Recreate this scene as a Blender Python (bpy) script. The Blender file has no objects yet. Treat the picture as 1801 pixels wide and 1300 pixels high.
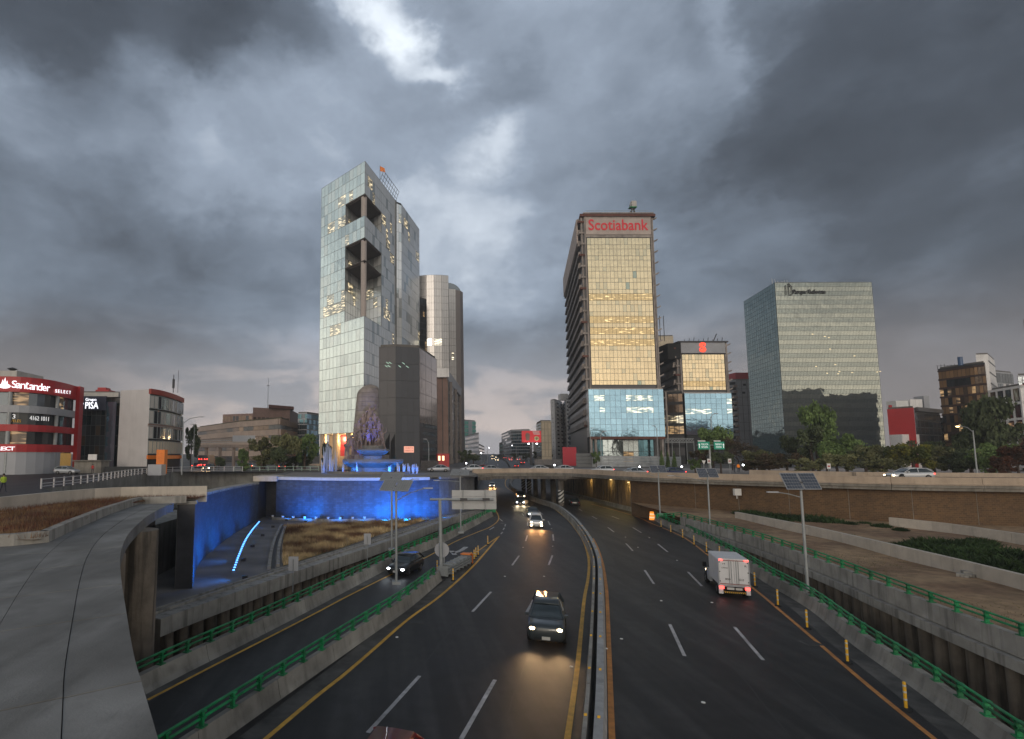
import bpy, math, random
from mathutils import Vector, Matrix
random.seed(7)
R = math.radians
scene = bpy.context.scene
col = scene.collection
# ------------------------------------------------------------------ camera
F, CX, YH, PIT, CH = 950.0, 690.0, 800.0, R(5.4), 10.0
CY = YH - F * math.tan(PIT)
cam_d = bpy.data.cameras.new('camera'); cam = bpy.data.objects.new('camera', cam_d); col.objects.link(cam)
cam.location = (0, 0, CH); cam.rotation_euler = (math.pi / 2 + PIT, 0, 0)
cam_d.sensor_width = 36; cam_d.lens = F / 1801 * 36
cam_d.shift_x = (900.5 - CX) / 1801; cam_d.shift_y = (CY - 650) / 1801
cam_d.clip_start = 0.3; cam_d.clip_end = 6000
scene.camera = cam
# ------------------------------------------------------------------ world
world = bpy.data.worlds.new('World'); scene.world = world; world.use_nodes = True
SUN_EL, SUN_AZ = 5.0, 188.0     # low behind the camera, slightly right to left
def build_world():
    nt = world.node_tree; N = nt.nodes; L = nt.links; N.clear()
    def n(t, **k):
        x = N.new(t)
        for a, b in k.items(): setattr(x, a, b)
        return x
    def m(op, a, b=None, c=None):
        x = n('ShaderNodeMath', operation=op)
        for i, v in enumerate((a, b, c)):
            if v is None: continue
            if isinstance(v, (int, float)): x.inputs[i].default_value = v
            else: L.new(v, x.inputs[i])
        return x.outputs[0]
    def mixc(f, a, b, blend='MIX'):
        x = n('ShaderNodeMix', data_type='RGBA', blend_type=blend)
        if isinstance(f, (int, float)): x.inputs[0].default_value = f
        else: L.new(f, x.inputs[0])
        for i, v in ((6, a), (7, b)):
            if isinstance(v, tuple): x.inputs[i].default_value = (*v, 1)
            else: L.new(v, x.inputs[i])
        return x.outputs[2]
    def ss(v, a, b):
        x = n('ShaderNodeMapRange', interpolation_type='SMOOTHSTEP', clamp=True)
        L.new(v, x.inputs[0]); x.inputs[1].default_value = a; x.inputs[2].default_value = b
        return x.outputs[0]
    out = n('ShaderNodeOutputWorld'); tc = n('ShaderNodeTexCoord')
    vn = n('ShaderNodeVectorMath', operation='NORMALIZE'); L.new(tc.outputs['Generated'], vn.inputs[0])
    sep = n('ShaderNodeSeparateXYZ'); L.new(vn.outputs[0], sep.inputs[0])
    x, y, z = sep.outputs
    zc = m('MAXIMUM', z, 0.0)
    den = m('ADD', zc, 0.26)
    cp = n('ShaderNodeCombineXYZ'); L.new(m('DIVIDE', x, den), cp.inputs[0]); L.new(m('DIVIDE', y, den), cp.inputs[1])
    # big masses, medium billows, fine wisps
    def noise(scale, det, rough, off, dist=0.0, lac=2.0):
        mp = n('ShaderNodeMapping'); L.new(cp.outputs[0], mp.inputs[0]); mp.inputs['Location'].default_value = off
        t = n('ShaderNodeTexNoise', noise_dimensions='2D'); L.new(mp.outputs[0], t.inputs['Vector'])
        t.inputs['Scale'].default_value = scale; t.inputs['Detail'].default_value = det
        t.inputs['Roughness'].default_value = rough; t.inputs['Distortion'].default_value = dist; t.inputs['Lacunarity'].default_value = lac
        return t.outputs['Fac']
    def n3(scale, det, rough, off, out='Fac', stretch=(1, 1, 1.5), vec=None):
        mp = n('ShaderNodeMapping'); L.new(vec or vn.outputs[0], mp.inputs[0]); mp.inputs['Location'].default_value = off; mp.inputs['Scale'].default_value = stretch
        t = n('ShaderNodeTexNoise'); L.new(mp.outputs[0], t.inputs['Vector']); t.inputs['Scale'].default_value = scale; t.inputs['Detail'].default_value = det; t.inputs['Roughness'].default_value = rough
        return t.outputs[out]
    wn = n3(4.0, 6, 0.62, (4.2, 1.1, 7.7), 'Color')
    ws = n('ShaderNodeVectorMath', operation='SUBTRACT'); L.new(wn, ws.inputs[0]); ws.inputs[1].default_value = (.5, .5, .5)
    wm_ = n('ShaderNodeVectorMath', operation='MULTIPLY_ADD'); L.new(ws.outputs[0], wm_.inputs[0]); wm_.inputs[1].default_value = (.26, .26, .26); L.new(vn.outputs[0], wm_.inputs[2])
    wv = wm_.outputs[0]
    big = n3(1.9, 2, 0.5, (SKY_OFF[0], SKY_OFF[1], 0), vec=wv)
    med = n3(4.2, 5, 0.48, (SKY_OFF[2], SKY_OFF[3], 0), vec=wv)
    fine = noise(1.9, 6, 0.55, (5.5, 9.1, 0), 0.25)
    dens = m('ADD', m('ADD', m('MULTIPLY', big, 0.48), m('MULTIPLY', med, 0.30)), m('MULTIPLY', fine, 0.22))
    # breaks in the cloud deck where the brighter layer shows (directions in the sky)
    def spot(az, el, w, h, amp):
        d = Vector((math.sin(R(az)) * math.cos(R(el)), math.cos(R(az)) * math.cos(R(el)), math.sin(R(el))))
        rt = Vector((math.cos(R(az)), -math.sin(R(az)), 0)); up = rt.cross(d)
        def dot(v):
            q = n('ShaderNodeVectorMath', operation='DOT_PRODUCT'); L.new(wv, q.inputs[0]); q.inputs[1].default_value = v
            return q.outputs['Value']
        a = m('DIVIDE', dot(rt), math.sin(R(w))); b = m('DIVIDE', dot(up), math.sin(R(h)))
        e = m('ADD', m('MULTIPLY', a, a), m('MULTIPLY', b, b))
        front = m('GREATER_THAN', dot(d), 0.0)
        return m('MULTIPLY', m('MULTIPLY', m('POWER', 2.718, m('MULTIPLY', e, -1.0)), front), amp)
    acc = dens
    for s in SKY_SPOTS: acc = m('ADD', acc, spot(*s))
    cr = n('ShaderNodeValToRGB'); L.new(acc, cr.inputs[0])
    el = cr.color_ramp.elements
    for i, (p, c) in enumerate(SKY_RAMP):
        e = el[i] if i < 2 else el.new(p)
        e.position = p; e.color = (*c, 1)
    cloud = cr.outputs[0]
    # toward the horizon the deck thins to a warm pinkish grey
    hz = m('SUBTRACT', 1.0, ss(z, 0.0, 0.27))
    warm = mixc(ss(m('ADD', fine, m('MULTIPLY', med, .4)), 0.66, 0.84), (0.47, 0.455, 0.48), (0.80, 0.68, 0.63))
    side = ss(m('ABSOLUTE', m('SUBTRACT', x, 0.08)), 0.25, 0.72)
    warm = mixc(side, warm, (0.27, 0.23, 0.22))
    base = mixc(m('MULTIPLY', hz, 0.92), cloud, warm)
    # the side behind the camera: evening light coming in under the cloud deck, strongest to the back left
    bl = m('ADD', m('MULTIPLY', x, -0.72), m('MULTIPLY', y, -0.69))
    f1 = ss(bl, 0.02, 0.5); f2 = m('MULTIPLY', ss(m('MULTIPLY', y, -1.0), -0.25, 0.4), 0.8)
    back = m('MAXIMUM', f1, f2)
    low = m('SUBTRACT', 1.0, ss(z, 0.12, 0.36)); mid = m('SUBTRACT', 1.0, ss(z, 0.35, 0.75))
    gmid = mixc(ss(med, 0.36, 0.60), (0.40, 0.43, 0.45), (0.85, 0.86, 0.82))
    glow = mixc(ss(med, 0.30, 0.60), (1.05, 0.94, 0.80), (1.45, 1.28, 1.06))
    gl = mixc(low, gmid, glow)
    base = mixc(m('MULTIPLY', m('MULTIPLY', back, mid), 0.95), base, gl)
    gnd = ss(z, -0.03, 0.0)
    base = mixc(gnd, (0.05, 0.05, 0.052), base)
    b1 = n('ShaderNodeBackground'); L.new(base, b1.inputs[0]); b1.inputs[1].default_value = CLOUD_STRENGTH
    sky = n('ShaderNodeTexSky', sky_type='NISHITA'); sky.sun_disc = False
    sky.sun_elevation = R(SUN_EL); sky.sun_rotation = R(SUN_AZ)
    b2 = n('ShaderNodeBackground'); L.new(sky.outputs[0], b2.inputs[0]); b2.inputs[1].default_value = 0.05
    ms = n('ShaderNodeMixShader'); ms.inputs[0].default_value = 0.93
    L.new(b2.outputs[0], ms.inputs[1]); L.new(b1.outputs[0], ms.inputs[2]); L.new(ms.outputs[0], out.inputs[0])
CLOUD_STRENGTH = 1.0
SKY_OFF = (3.1, 1.7, 7.3, 2.2)
SKY_SPOTS = [(4, 30, 22, 16, 0.20), (-4.5, 42, 3.0, 2.4, 0.17), (0, 39.8, 2.8, 2.2, 0.22), (4.6, 37.0, 2.8, 1.6, 0.19), (-6, 36, 4, 3, .05), (11.3, 30, 2.2, 1.6, 0.07),
             (-37, 27, 6, 3.5, 0.11), (-24, 30, 8, 6, 0.04), (14, 17, 17, 9, 0.10), (33.5, 34, 1.6, 5, 0.08), (29, 27, 6, 7, 0.05),
             (-22, 39, 8, 3.5, -0.07), (-30, 23, 11, 4.5, -0.06), (-38, 36, 10, 6, -0.11), (48, 28, 15, 18, -0.13), (-20, 17, 10, 5, -0.03), (20, 37, 5, 5, -0.04)]
SKY_RAMP = [(0.34, (0.034, 0.041, 0.053)), (0.46, (0.074, 0.090, 0.116)), (0.56, (0.15, 0.184, 0.235)), (0.68, (0.29, 0.345, 0.43)), (0.88, (0.85, 0.92, 1.0))]
build_world()
sun_d = bpy.data.lights.new('sun', 'SUN'); sun_d.energy = 0.5; sun_d.angle = R(20); sun_d.color = (1, 0.86, 0.7)
sun = bpy.data.objects.new('sun', sun_d); col.objects.link(sun)
sdir = Vector((math.sin(R(SUN_AZ)) * math.cos(R(SUN_EL + 9)), math.cos(R(SUN_AZ)) * math.cos(R(SUN_EL + 9)), math.sin(R(SUN_EL + 9))))
sun.rotation_euler = sdir.to_track_quat('Z', 'Y').to_euler(); sun.location = (0, -20, 60)
vs = scene.view_settings
vs.view_transform = 'Standard'; vs.look = 'None'; vs.exposure = 0.38; vs.gamma = 1; vs.use_curve_mapping = False
scene.render.engine = 'CYCLES'
scene.cycles.use_denoising = True
scene.cycles.max_bounces = 5; scene.cycles.diffuse_bounces = 2; scene.cycles.glossy_bounces = 3; scene.cycles.transmission_bounces = 4
scene.cycles.sample_clamp_indirect = 2.0; scene.cycles.caustics_reflective = False; scene.cycles.caustics_refractive = False
# ------------------------------------------------------------------ pixel -> place helpers (measurements of the photograph)
cp_, sp_ = math.cos(PIT), math.sin(PIT)
def ray(u, v):
    a = (u - CX) / F; b = (CY - v) / F
    return Vector((a, cp_ - b * sp_, sp_ + b * cp_))
CAM = Vector((0, 0, CH))
def on_z(u, v, z=0.0):
    d = ray(u, v); return CAM + d * ((z - CH) / d.z)
def on_y(u, v, Y):
    d = ray(u, v); return CAM + d * (Y / d.y)
def smooth(t):
    t = max(0.0, min(1.0, t)); return t * t * (3 - 2 * t)
ZS = 6.5
def zr(Y): return smooth((Y - 165) / 105) * (ZS + 0.02) + max(0, min(1, (Y - 255) / 420)) ** 1.3 * 4.3
def zg(Y): return ZS + max(0, min(1, (Y - 255) / 420)) ** 1.3 * 4.3
def on_road(u, v, dz=0.0):
    d = ray(u, v); t = 0; st = 0.5
    p = CAM.copy()
    for i in range(4000):
        q = CAM + d * t
        if q.z <= zr(q.y) + dz: break
        p = q; t += max(0.25, t * 0.004)
    a, b = p, q
    for i in range(20):
        m = (a + b) / 2
        if m.z <= zr(m.y) + dz: b = m
        else: a = m
    return b
def zpath(pts, z=0.0): return [on_z(u, v, z) for u, v in pts]
def rpath(pts, dz=0.0): return [on_road(u, v, dz) for u, v in pts]
def resample(pts, step, smoothit=True):
    P = [Vector(p) for p in pts]
    if smoothit and len(P) > 2:
        E = [2 * P[0] - P[1]] + P + [2 * P[-1] - P[-2]]
        out = []
        for i in range(1, len(E) - 2):
            p0, p1, p2, p3 = E[i - 1:i + 3]
            n = max(2, int((p2 - p1).length / step * 2) + 1)
            for k in range(n):
                t = k / n
                out.append(0.5 * ((2 * p1) + (p2 - p0) * t + (2 * p0 - 5 * p1 + 4 * p2 - p3) * t * t + (3 * p1 - p0 - 3 * p2 + p3) * t ** 3))
        out.append(P[-1]); P = out
    L = [0]
    for a, b in zip(P, P[1:]): L.append(L[-1] + (b - a).length)
    n = max(1, round(L[-1] / step)); res = []; j = 0
    for k in range(n + 1):
        s = L[-1] * k / n
        while j < len(L) - 2 and L[j + 1] < s: j += 1
        t = (s - L[j]) / max(1e-9, L[j + 1] - L[j]); res.append(P[j].lerp(P[j + 1], min(1, t)))
    return res
def normals(P):
    out = []
    for i in range(len(P)):
        d = (P[min(i + 1, len(P) - 1)] - P[max(i - 1, 0)]); d.z = 0; d.normalize()
        out.append(Vector((d.y, -d.x, 0)))
    return out
def offset(P, o):
    return [p + n * o for p, n in zip(P, normals(P))]
# ------------------------------------------------------------------ mesh building
class MB:
    def __init__(s): s.v = []; s.f = []; s.uv = []; s.hasuv = False
    def add(s, verts, faces, uvs=None):
        b = len(s.v); s.v += [tuple(p) for p in verts]
        for i, f in enumerate(faces):
            s.f.append(tuple(b + k for k in f))
            s.uv.append(uvs[i] if uvs else None)
        if uvs: s.hasuv = True
        return s
    def box(s, c, size, rz=0.0, M=None):
        x, y, z = (a / 2 for a in size)
        P = [Vector((i * x, j * y, k * z)) for k in (-1, 1) for j in (-1, 1) for i in (-1, 1)]
        Mx = Matrix.Rotation(rz, 3, 'Z') if M is None else M
        P = [Mx @ p + Vector(c) for p in P]
        return s.add(P, [(0, 2, 3, 1), (4, 5, 7, 6), (0, 1, 5, 4), (2, 6, 7, 3), (0, 4, 6, 2), (1, 3, 7, 5)])
    def b2(s, lo, hi):
        return s.box(((lo[0] + hi[0]) / 2, (lo[1] + hi[1]) / 2, (lo[2] + hi[2]) / 2), (hi[0] - lo[0], hi[1] - lo[1], hi[2] - lo[2]))
    def prism(s, poly, z0, z1):
        n = len(poly); a = sum(poly[i][0] * poly[(i + 1) % n][1] - poly[(i + 1) % n][0] * poly[i][1] for i in range(n))
        if a < 0: poly = list(reversed(poly))
        zf = (lambda z, p: z(p) if callable(z) else z)
        V = [(p[0], p[1], zf(z0, p)) for p in poly] + [(p[0], p[1], zf(z1, p)) for p in poly]
        return s.add(V, [tuple(range(n - 1, -1, -1)), tuple(range(n, 2 * n))] + [(i, (i + 1) % n, n + (i + 1) % n, n + i) for i in range(n)])
    def cyl(s, p0, p1, r0, r1=None, n=8, caps=True):
        r1 = r0 if r1 is None else r1
        p0, p1 = Vector(p0), Vector(p1); d = (p1 - p0).normalized()
        a = d.orthogonal().normalized(); b = d.cross(a)
        V = []
        for p, r in ((p0, r0), (p1, r1)):
            V += [p + (a * math.cos(2 * math.pi * k / n) + b * math.sin(2 * math.pi * k / n)) * r for k in range(n)]
        Fc = [(k, (k + 1) % n, n + (k + 1) % n, n + k) for k in range(n)]
        if caps: Fc += [tuple(range(n - 1, -1, -1)), tuple(range(n, 2 * n))]
        return s.add(V, Fc)
    def tube(s, pts, r, n=6):
        rs = r if isinstance(r, (list, tuple)) else [r] * len(pts)
        P = [Vector(p) for p in pts]; V = []; N = len(P)
        a = None
        for i, p in enumerate(P):
            d = (P[min(i + 1, N - 1)] - P[max(i - 1, 0)]).normalized()
            if a is None: a = d.orthogonal().normalized()
            a = (a - d * a.dot(d)).normalized(); b = d.cross(a)
            V += [p + (a * math.cos(2 * math.pi * k / n) + b * math.sin(2 * math.pi * k / n)) * rs[i] for k in range(n)]
        Fc = [(i * n + k, i * n + (k + 1) % n, (i + 1) * n + (k + 1) % n, (i + 1) * n + k) for i in range(N - 1) for k in range(n)]
        Fc += [tuple(range(n - 1, -1, -1)), tuple(range((N - 1) * n, N * n))]
        return s.add(V, Fc)
    def lathe(s, prof, c=(0, 0, 0), n=24):
        V = []; m = len(prof)
        for r, z in prof:
            V += [(c[0] + r * math.cos(2 * math.pi * k / n), c[1] + r * math.sin(2 * math.pi * k / n), c[2] + z) for k in range(n)]
        return s.add(V, [(i * n + k, i * n + (k + 1) % n, (i + 1) * n + (k + 1) % n, (i + 1) * n + k) for i in range(m - 1) for k in range(n)]
                     + [tuple(range(n - 1, -1, -1)), tuple(range((m - 1) * n, m * n))])
    def loft(s, rings, closed=True, caps=True):
        n = len(rings[0]); V = [p for r in rings for p in r]
        Fc = []
        for i in range(len(rings) - 1):
            for k in range(n if closed else n - 1):
                Fc.append((i * n + k, i * n + (k + 1) % n, (i + 1) * n + (k + 1) % n, (i + 1) * n + k))
        if caps: Fc += [tuple(range(n - 1, -1, -1)), tuple(range((len(rings) - 1) * n, len(rings) * n))]
        return s.add(V, Fc)
    def sweep(s, P, prof, caps=True, zfun=None, u0=0.0, closed=True):
        """prof: list of (offset to the right of travel, height), closed loop; path P."""
        N = normals(P); n = len(prof); V = []; U = [u0]
        for a, b in zip(P, P[1:]): U.append(U[-1] + (b - a).length)
        pl = [0]
        for k in range(n):
            a, b = prof[k], prof[(k + 1) % n]; pl.append(pl[-1] + math.hypot(a[0] - b[0], a[1] - b[1]))
        for p, q in zip(P, N): V += [p + q * o + Vector((0, 0, h)) for o, h in prof]
        Fc = []; UV = []
        for i in range(len(P) - 1):
            for k in range(n if closed else n - 1):
                k2 = (k + 1) % n
                Fc.append((i * n + k, i * n + k2, (i + 1) * n + k2, (i + 1) * n + k))
                UV.append([(U[i], pl[k]), (U[i], pl[k + 1]), (U[i + 1], pl[k + 1]), (U[i + 1], pl[k])])
        if caps and closed:
            for f in (tuple(range(n - 1, -1, -1)), tuple(range((len(P) - 1) * n, len(P) * n))):
                Fc.append(f); UV.append([(prof[k % n][0], prof[k % n][1]) for k in f])
        return s.add(V, Fc, UV)
    def strip(s, P, o0, o1, dz=0.0):
        a, b = offset(P, o0), offset(P, o1); n = len(P)
        U = [0]
        for p, q in zip(P, P[1:]): U.append(U[-1] + (q - p).length)
        V = [p + Vector((0, 0, dz)) for p in a] + [p + Vector((0, 0, dz)) for p in b]
        return s.add(V, [(i, n + i, n + i + 1, i + 1) for i in range(n - 1)], [[(U[i], 0), (U[i], abs(o1 - o0)), (U[i + 1], abs(o1 - o0)), (U[i + 1], 0)] for i in range(n - 1)])
    def wall(s, P, z0, z1):
        """vertical sheet along P; z0, z1 numbers or lists"""
        n = len(P); U = [0]
        for p, q in zip(P, P[1:]): U.append(U[-1] + math.hypot(q[0] - p[0], q[1] - p[1]))
        A = [z0] * n if isinstance(z0, (int, float)) else z0; B = [z1] * n if isinstance(z1, (int, float)) else z1
        V = [(p[0], p[1], a) for p, a in zip(P, A)] + [(p[0], p[1], b) for p, b in zip(P, B)]
        return s.add(V, [(i, i + 1, n + i + 1, n + i) for i in range(n - 1)], [[(U[i], A[i]), (U[i + 1], A[i + 1]), (U[i + 1], B[i + 1]), (U[i], B[i])] for i in range(n - 1)])
    def mesh(s, name, org=(0, 0, 0), smooth_=False, m=None):
        me = bpy.data.meshes.new(name); o = Vector(org)
        me.from_pydata([tuple(Vector(p) - o) for p in s.v], [], s.f)
        if s.hasuv:
            uvl = me.uv_layers.new(name='UVMap'); i = 0; flat = []
            for f, uv in zip(s.f, s.uv):
                flat += [c for q in (uv or [(0, 0)] * len(f)) for c in q]
            uvl.data.foreach_set('uv', flat)
        if smooth_:
            me.polygons.foreach_set('use_smooth', [True] * len(me.polygons))
        if m is not None: me.materials.append(m)
        me.update(); return me
    def build(s, name, m, parent=None, org=None, smooth_=False, local=False, angle=None):
        if parent is None:
            if org is None:
                xs = [p[0] for p in s.v]; ys = [p[1] for p in s.v]
                org = ((min(xs) + max(xs)) / 2, (min(ys) + max(ys)) / 2, min(p[2] for p in s.v))
            o = bpy.data.objects.new(name, s.mesh(name, org, smooth_, m)); o.location = org
            ORG[o.name] = Vector(org)
        else:
            base = Vector((0, 0, 0)) if local else ORG[parent.name]
            o = bpy.data.objects.new(name, s.mesh(name, base, smooth_, m)); o.parent = parent; ORG[o.name] = base
        col.objects.link(o)
        if angle and smooth_:
            try: o.data.set_sharp_from_angle(angle=R(angle))
            except Exception: pass
        return o
ORG = {}
def tag(o, label=None, cat=None, group=None, kind=None):
    if label: o['label'] = label
    if cat: o['category'] = cat
    if group: o['group'] = group
    if kind: o['kind'] = kind
    return o
def struct(o): o['kind'] = 'structure'; return o
def stuff(o): o['kind'] = 'stuff'; return o
def thing(name, label, cat, loc=(0, 0, 0), rz=0.0, group=None):
    o = bpy.data.objects.new(name, None); col.objects.link(o); o.location = loc; o.rotation_euler = (0, 0, rz); o.empty_display_size = .3
    ORG[o.name] = Vector(loc)
    return tag(o, label, cat, group)
def inst(me, name, parent, loc, rot=(0, 0, 0), m=None, world_=True):
    """part sharing a mesh; loc in world when parent is unrotated"""
    o = bpy.data.objects.new(name, me); o.parent = parent
    o.location = Vector(loc) - (ORG[parent.name] if world_ else Vector((0, 0, 0))); o.rotation_euler = rot
    col.objects.link(o)
    if m is not None:
        o.material_slots[0].link = 'OBJECT'; o.material_slots[0].material = m
    return o
def copy_thing(o, loc, rz=None, label=None, scale=None):
    r = o.copy(); col.objects.link(r); r.location = loc
    if rz is not None: r.rotation_euler = (0, 0, rz)
    if label: r['label'] = label
    if scale: r.scale = scale
    for c in list(o.children):
        d = c.copy(); col.objects.link(d); d.parent = r
        for g in c.children:
            e = g.copy(); col.objects.link(e); e.parent = d
    return r
# ------------------------------------------------------------------ materials
def mat(name, c, rough=0.7, metal=0.0, var=0.12, scale=2.0, bump=0.0, bscale=None, streak=0.0, spec=0.5, c2=None, mixs=0.5, brick=None, emit=None, es=1.0, objrand=0.0, coat=0.0, alpha=1.0, joint=None, tracks=None):
    m_ = bpy.data.materials.new(name); m_.use_nodes = True; nt = m_.node_tree; N = nt.nodes; L = nt.links
    b = N['Principled BSDF']; b.inputs['Roughness'].default_value = rough; b.inputs['Metallic'].default_value = metal
    b.inputs['Specular IOR Level'].default_value = spec; b.inputs['Coat Weight'].default_value = coat; b.inputs['Alpha'].default_value = alpha
    geo = N.new('ShaderNodeNewGeometry'); pos = geo.outputs['Position']
    tc = N.new('ShaderNodeTexCoord')
    def noise(sc, det=4, vec=None, stretch=None, ro=0.55):
        t = N.new('ShaderNodeTexNoise'); t.inputs['Scale'].default_value = sc; t.inputs['Detail'].default_value = det; t.inputs['Roughness'].default_value = ro
        v = vec or pos
        if stretch:
            mp = N.new('ShaderNodeMapping'); mp.inputs['Scale'].default_value = stretch; L.new(v, mp.inputs[0]); v = mp.outputs[0]
        L.new(v, t.inputs['Vector']); return t.outputs['Fac']
    def mix(f, a, b_, blend='MIX'):
        x = N.new('ShaderNodeMix'); x.data_type = 'RGBA'; x.blend_type = blend
        if isinstance(f, (int, float)): x.inputs[0].default_value = f
        else: L.new(f, x.inputs[0])
        for i, v in ((6, a), (7, b_)):
            if isinstance(v, tuple): x.inputs[i].default_value = (*v[:3], 1)
            else: L.new(v, x.inputs[i])
        return x.outputs[2]
    def rng(v, a, b_, lo=0.0, hi=1.0):
        x = N.new('ShaderNodeMapRange'); L.new(v, x.inputs[0]); x.inputs[1].default_value = a; x.inputs[2].default_value = b_
        x.inputs[3].default_value = lo; x.inputs[4].default_value = hi; return x.outputs[0]
    cur = tuple(c)
    if c2 is not None:
        cur = mix(rng(noise(mixs, 5), 0.42, 0.60), cur, tuple(c2))
    if tracks:
        cur = mix(rng(noise(1.0, 4, stretch=(.75, .035, 1)), 0.44, 0.62), cur, tuple(tracks))
        sm = rng(noise(1.0, 5, stretch=(.5, .10, 1), ro=.7), 0.62, 0.68, 0, .45)
        cur = mix(sm, cur, tuple(k * .45 for k in c))
    if brick:
        bw, bh, mort, mc = brick
        bt = N.new('ShaderNodeTexBrick'); L.new(tc.outputs['UV'], bt.inputs['Vector'])
        bt.inputs['Brick Width'].default_value = bw; bt.inputs['Row Height'].default_value = bh; bt.inputs['Mortar Size'].default_value = mort
        bt.inputs['Scale'].default_value = 1.0; bt.inputs['Bias'].default_value = 0.0
        if isinstance(cur, tuple):
            bt.inputs['Color1'].default_value = (*[k * 0.75 for k in cur], 1); bt.inputs['Color2'].default_value = (*[k * 1.25 for k in cur], 1)
        else: L.new(cur, bt.inputs['Color1']); L.new(mix(1.0, cur, (1.35, 1.3, 1.25), 'MULTIPLY'), bt.inputs['Color2'])
        bt.inputs['Mortar'].default_value = (*mc, 1)
        cur = bt.outputs['Color']
    if var:
        v = rng(noise(scale, 6), 0.3, 0.7, 1 - var, 1 + var)
        cb = N.new('ShaderNodeCombineXYZ'); [L.new(v, cb.inputs[i]) for i in range(3)]
        cur = mix(1.0, cur, cb.outputs[0], 'MULTIPLY')
        v2 = rng(noise(scale * 0.13, 3), 0.3, 0.7, 1 - var * .8, 1 + var * .8)
        cb2 = N.new('ShaderNodeCombineXYZ'); [L.new(v2, cb2.inputs[i]) for i in range(3)]
        cur = mix(1.0, cur, cb2.outputs[0], 'MULTIPLY')
    if streak:
        sn = rng(noise(1.0, 4, stretch=(2.2, 2.2, 0.16)), 0.5, 0.66, 0.0, streak)
        cur = mix(sn, cur, (0.025, 0.023, 0.02))
    if objrand:
        oi = N.new('ShaderNodeObjectInfo'); v = rng(oi.outputs['Random'], 0, 1, 1 - objrand, 1 + objrand)
        cb = N.new('ShaderNodeCombineXYZ'); [L.new(v, cb.inputs[i]) for i in range(3)]
        cur = mix(1.0, cur, cb.outputs[0], 'MULTIPLY')
    if isinstance(cur, tuple): b.inputs['Base Color'].default_value = (*cur, 1)
    else: L.new(cur, b.inputs['Base Color'])
    if bump:
        bp = N.new('ShaderNodeBump'); bp.inputs['Strength'].default_value = bump; bp.inputs['Distance'].default_value = 0.05
        L.new(noise(bscale or scale * 6, 5), bp.inputs['Height']); L.new(bp.outputs[0], b.inputs['Normal'])
    if emit is not None:
        b.inputs['Emission Color'].default_value = (*emit, 1); b.inputs['Emission Strength'].default_value = es
    return m_
def pane_mat(name, c, rough=0.06, metal=0.9, rnd=0.15, lit=None, litamt=0.5, ls=1.5, wav=0.04, wscale=0.5, blinds=0.0):
    """curtain-wall glass: tinted mirror-like coating, slight waviness, some panes with blinds or lights behind"""
    m_ = bpy.data.materials.new(name); m_.use_nodes = True; nt = m_.node_tree; N = nt.nodes; L = nt.links
    b = N['Principled BSDF']; b.inputs['Roughness'].default_value = rough; b.inputs['Metallic'].default_value = metal
    geo = N.new('ShaderNodeNewGeometry'); oi = N.new('ShaderNodeObjectInfo')
    mr = N.new('ShaderNodeMapRange'); L.new(oi.outputs['Random'], mr.inputs[0]); mr.inputs[3].default_value = 1 - rnd; mr.inputs[4].default_value = 1 + rnd
    mx = N.new('ShaderNodeMix'); mx.data_type = 'RGBA'; mx.blend_type = 'MULTIPLY'; mx.inputs[0].default_value = 1; mx.inputs[6].default_value = (*c, 1)
    cb = N.new('ShaderNodeCombineXYZ'); [L.new(mr.outputs[0], cb.inputs[i]) for i in range(3)]; L.new(cb.outputs[0], mx.inputs[7])
    L.new(mx.outputs[2], b.inputs['Base Color'])
    t = N.new('ShaderNodeTexNoise'); t.inputs['Scale'].default_value = wscale; t.inputs['Detail'].default_value = 2; L.new(geo.outputs['Position'], t.inputs['Vector'])
    bp = N.new('ShaderNodeBump'); bp.inputs['Strength'].default_value = wav; bp.inputs['Distance'].default_value = 1.0
    L.new(t.outputs['Fac'], bp.inputs['Height']); L.new(bp.outputs[0], b.inputs['Normal'])
    if lit:
        t2 = N.new('ShaderNodeTexNoise'); t2.inputs['Scale'].default_value = 0.9; t2.inputs['Detail'].default_value = 1
        mp = N.new('ShaderNodeMapping'); mp.inputs['Scale'].default_value = (0.45, 0.45, 2.6); L.new(geo.outputs['Position'], mp.inputs[0]); L.new(mp.outputs[0], t2.inputs['Vector'])
        r2 = N.new('ShaderNodeMapRange'); L.new(t2.outputs['Fac'], r2.inputs[0]); r2.inputs[1].default_value = 0.62 - litamt * 0.3; r2.inputs[2].default_value = 0.70
        r2.inputs[3].default_value = 0.03 * ls; r2.inputs[4].default_value = ls
        b.inputs['Emission Color'].default_value = (*lit, 1); L.new(r2.outputs[0], b.inputs['Emission Strength'])
    return m_
def emis(name, c, s):
    return mat(name, (0.02, 0.02, 0.02), var=0, emit=c, es=s, rough=.3)
M = {}
M['asphalt'] = mat('asphalt', (0.015, 0.0145, 0.016), rough=0.52, var=0.3, scale=1.1, bump=0.35, bscale=50, spec=0.28, tracks=(0.036, 0.035, 0.036))
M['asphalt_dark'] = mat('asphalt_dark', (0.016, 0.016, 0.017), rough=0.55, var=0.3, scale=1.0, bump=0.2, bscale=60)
M['shoulder'] = mat('shoulder', (0.10, 0.095, 0.088), rough=0.85, var=0.35, scale=1.2, bump=0.3, bscale=30, c2=(0.06, 0.058, 0.055), mixs=0.4)
M['concrete'] = mat('concrete', (0.32, 0.305, 0.28), rough=0.85, var=0.22, scale=1.0, bump=0.3, bscale=18, streak=0.45)
M['concrete_light'] = mat('concrete_light', (0.50, 0.45, 0.39), rough=0.85, var=0.12, scale=1.0, bump=0.2, bscale=18, streak=0.12)
M['concrete_dark'] = mat('concrete_dark', (0.13, 0.115, 0.10), rough=0.9, var=0.35, scale=0.8, bump=0.4, bscale=12, streak=0.7)
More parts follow.
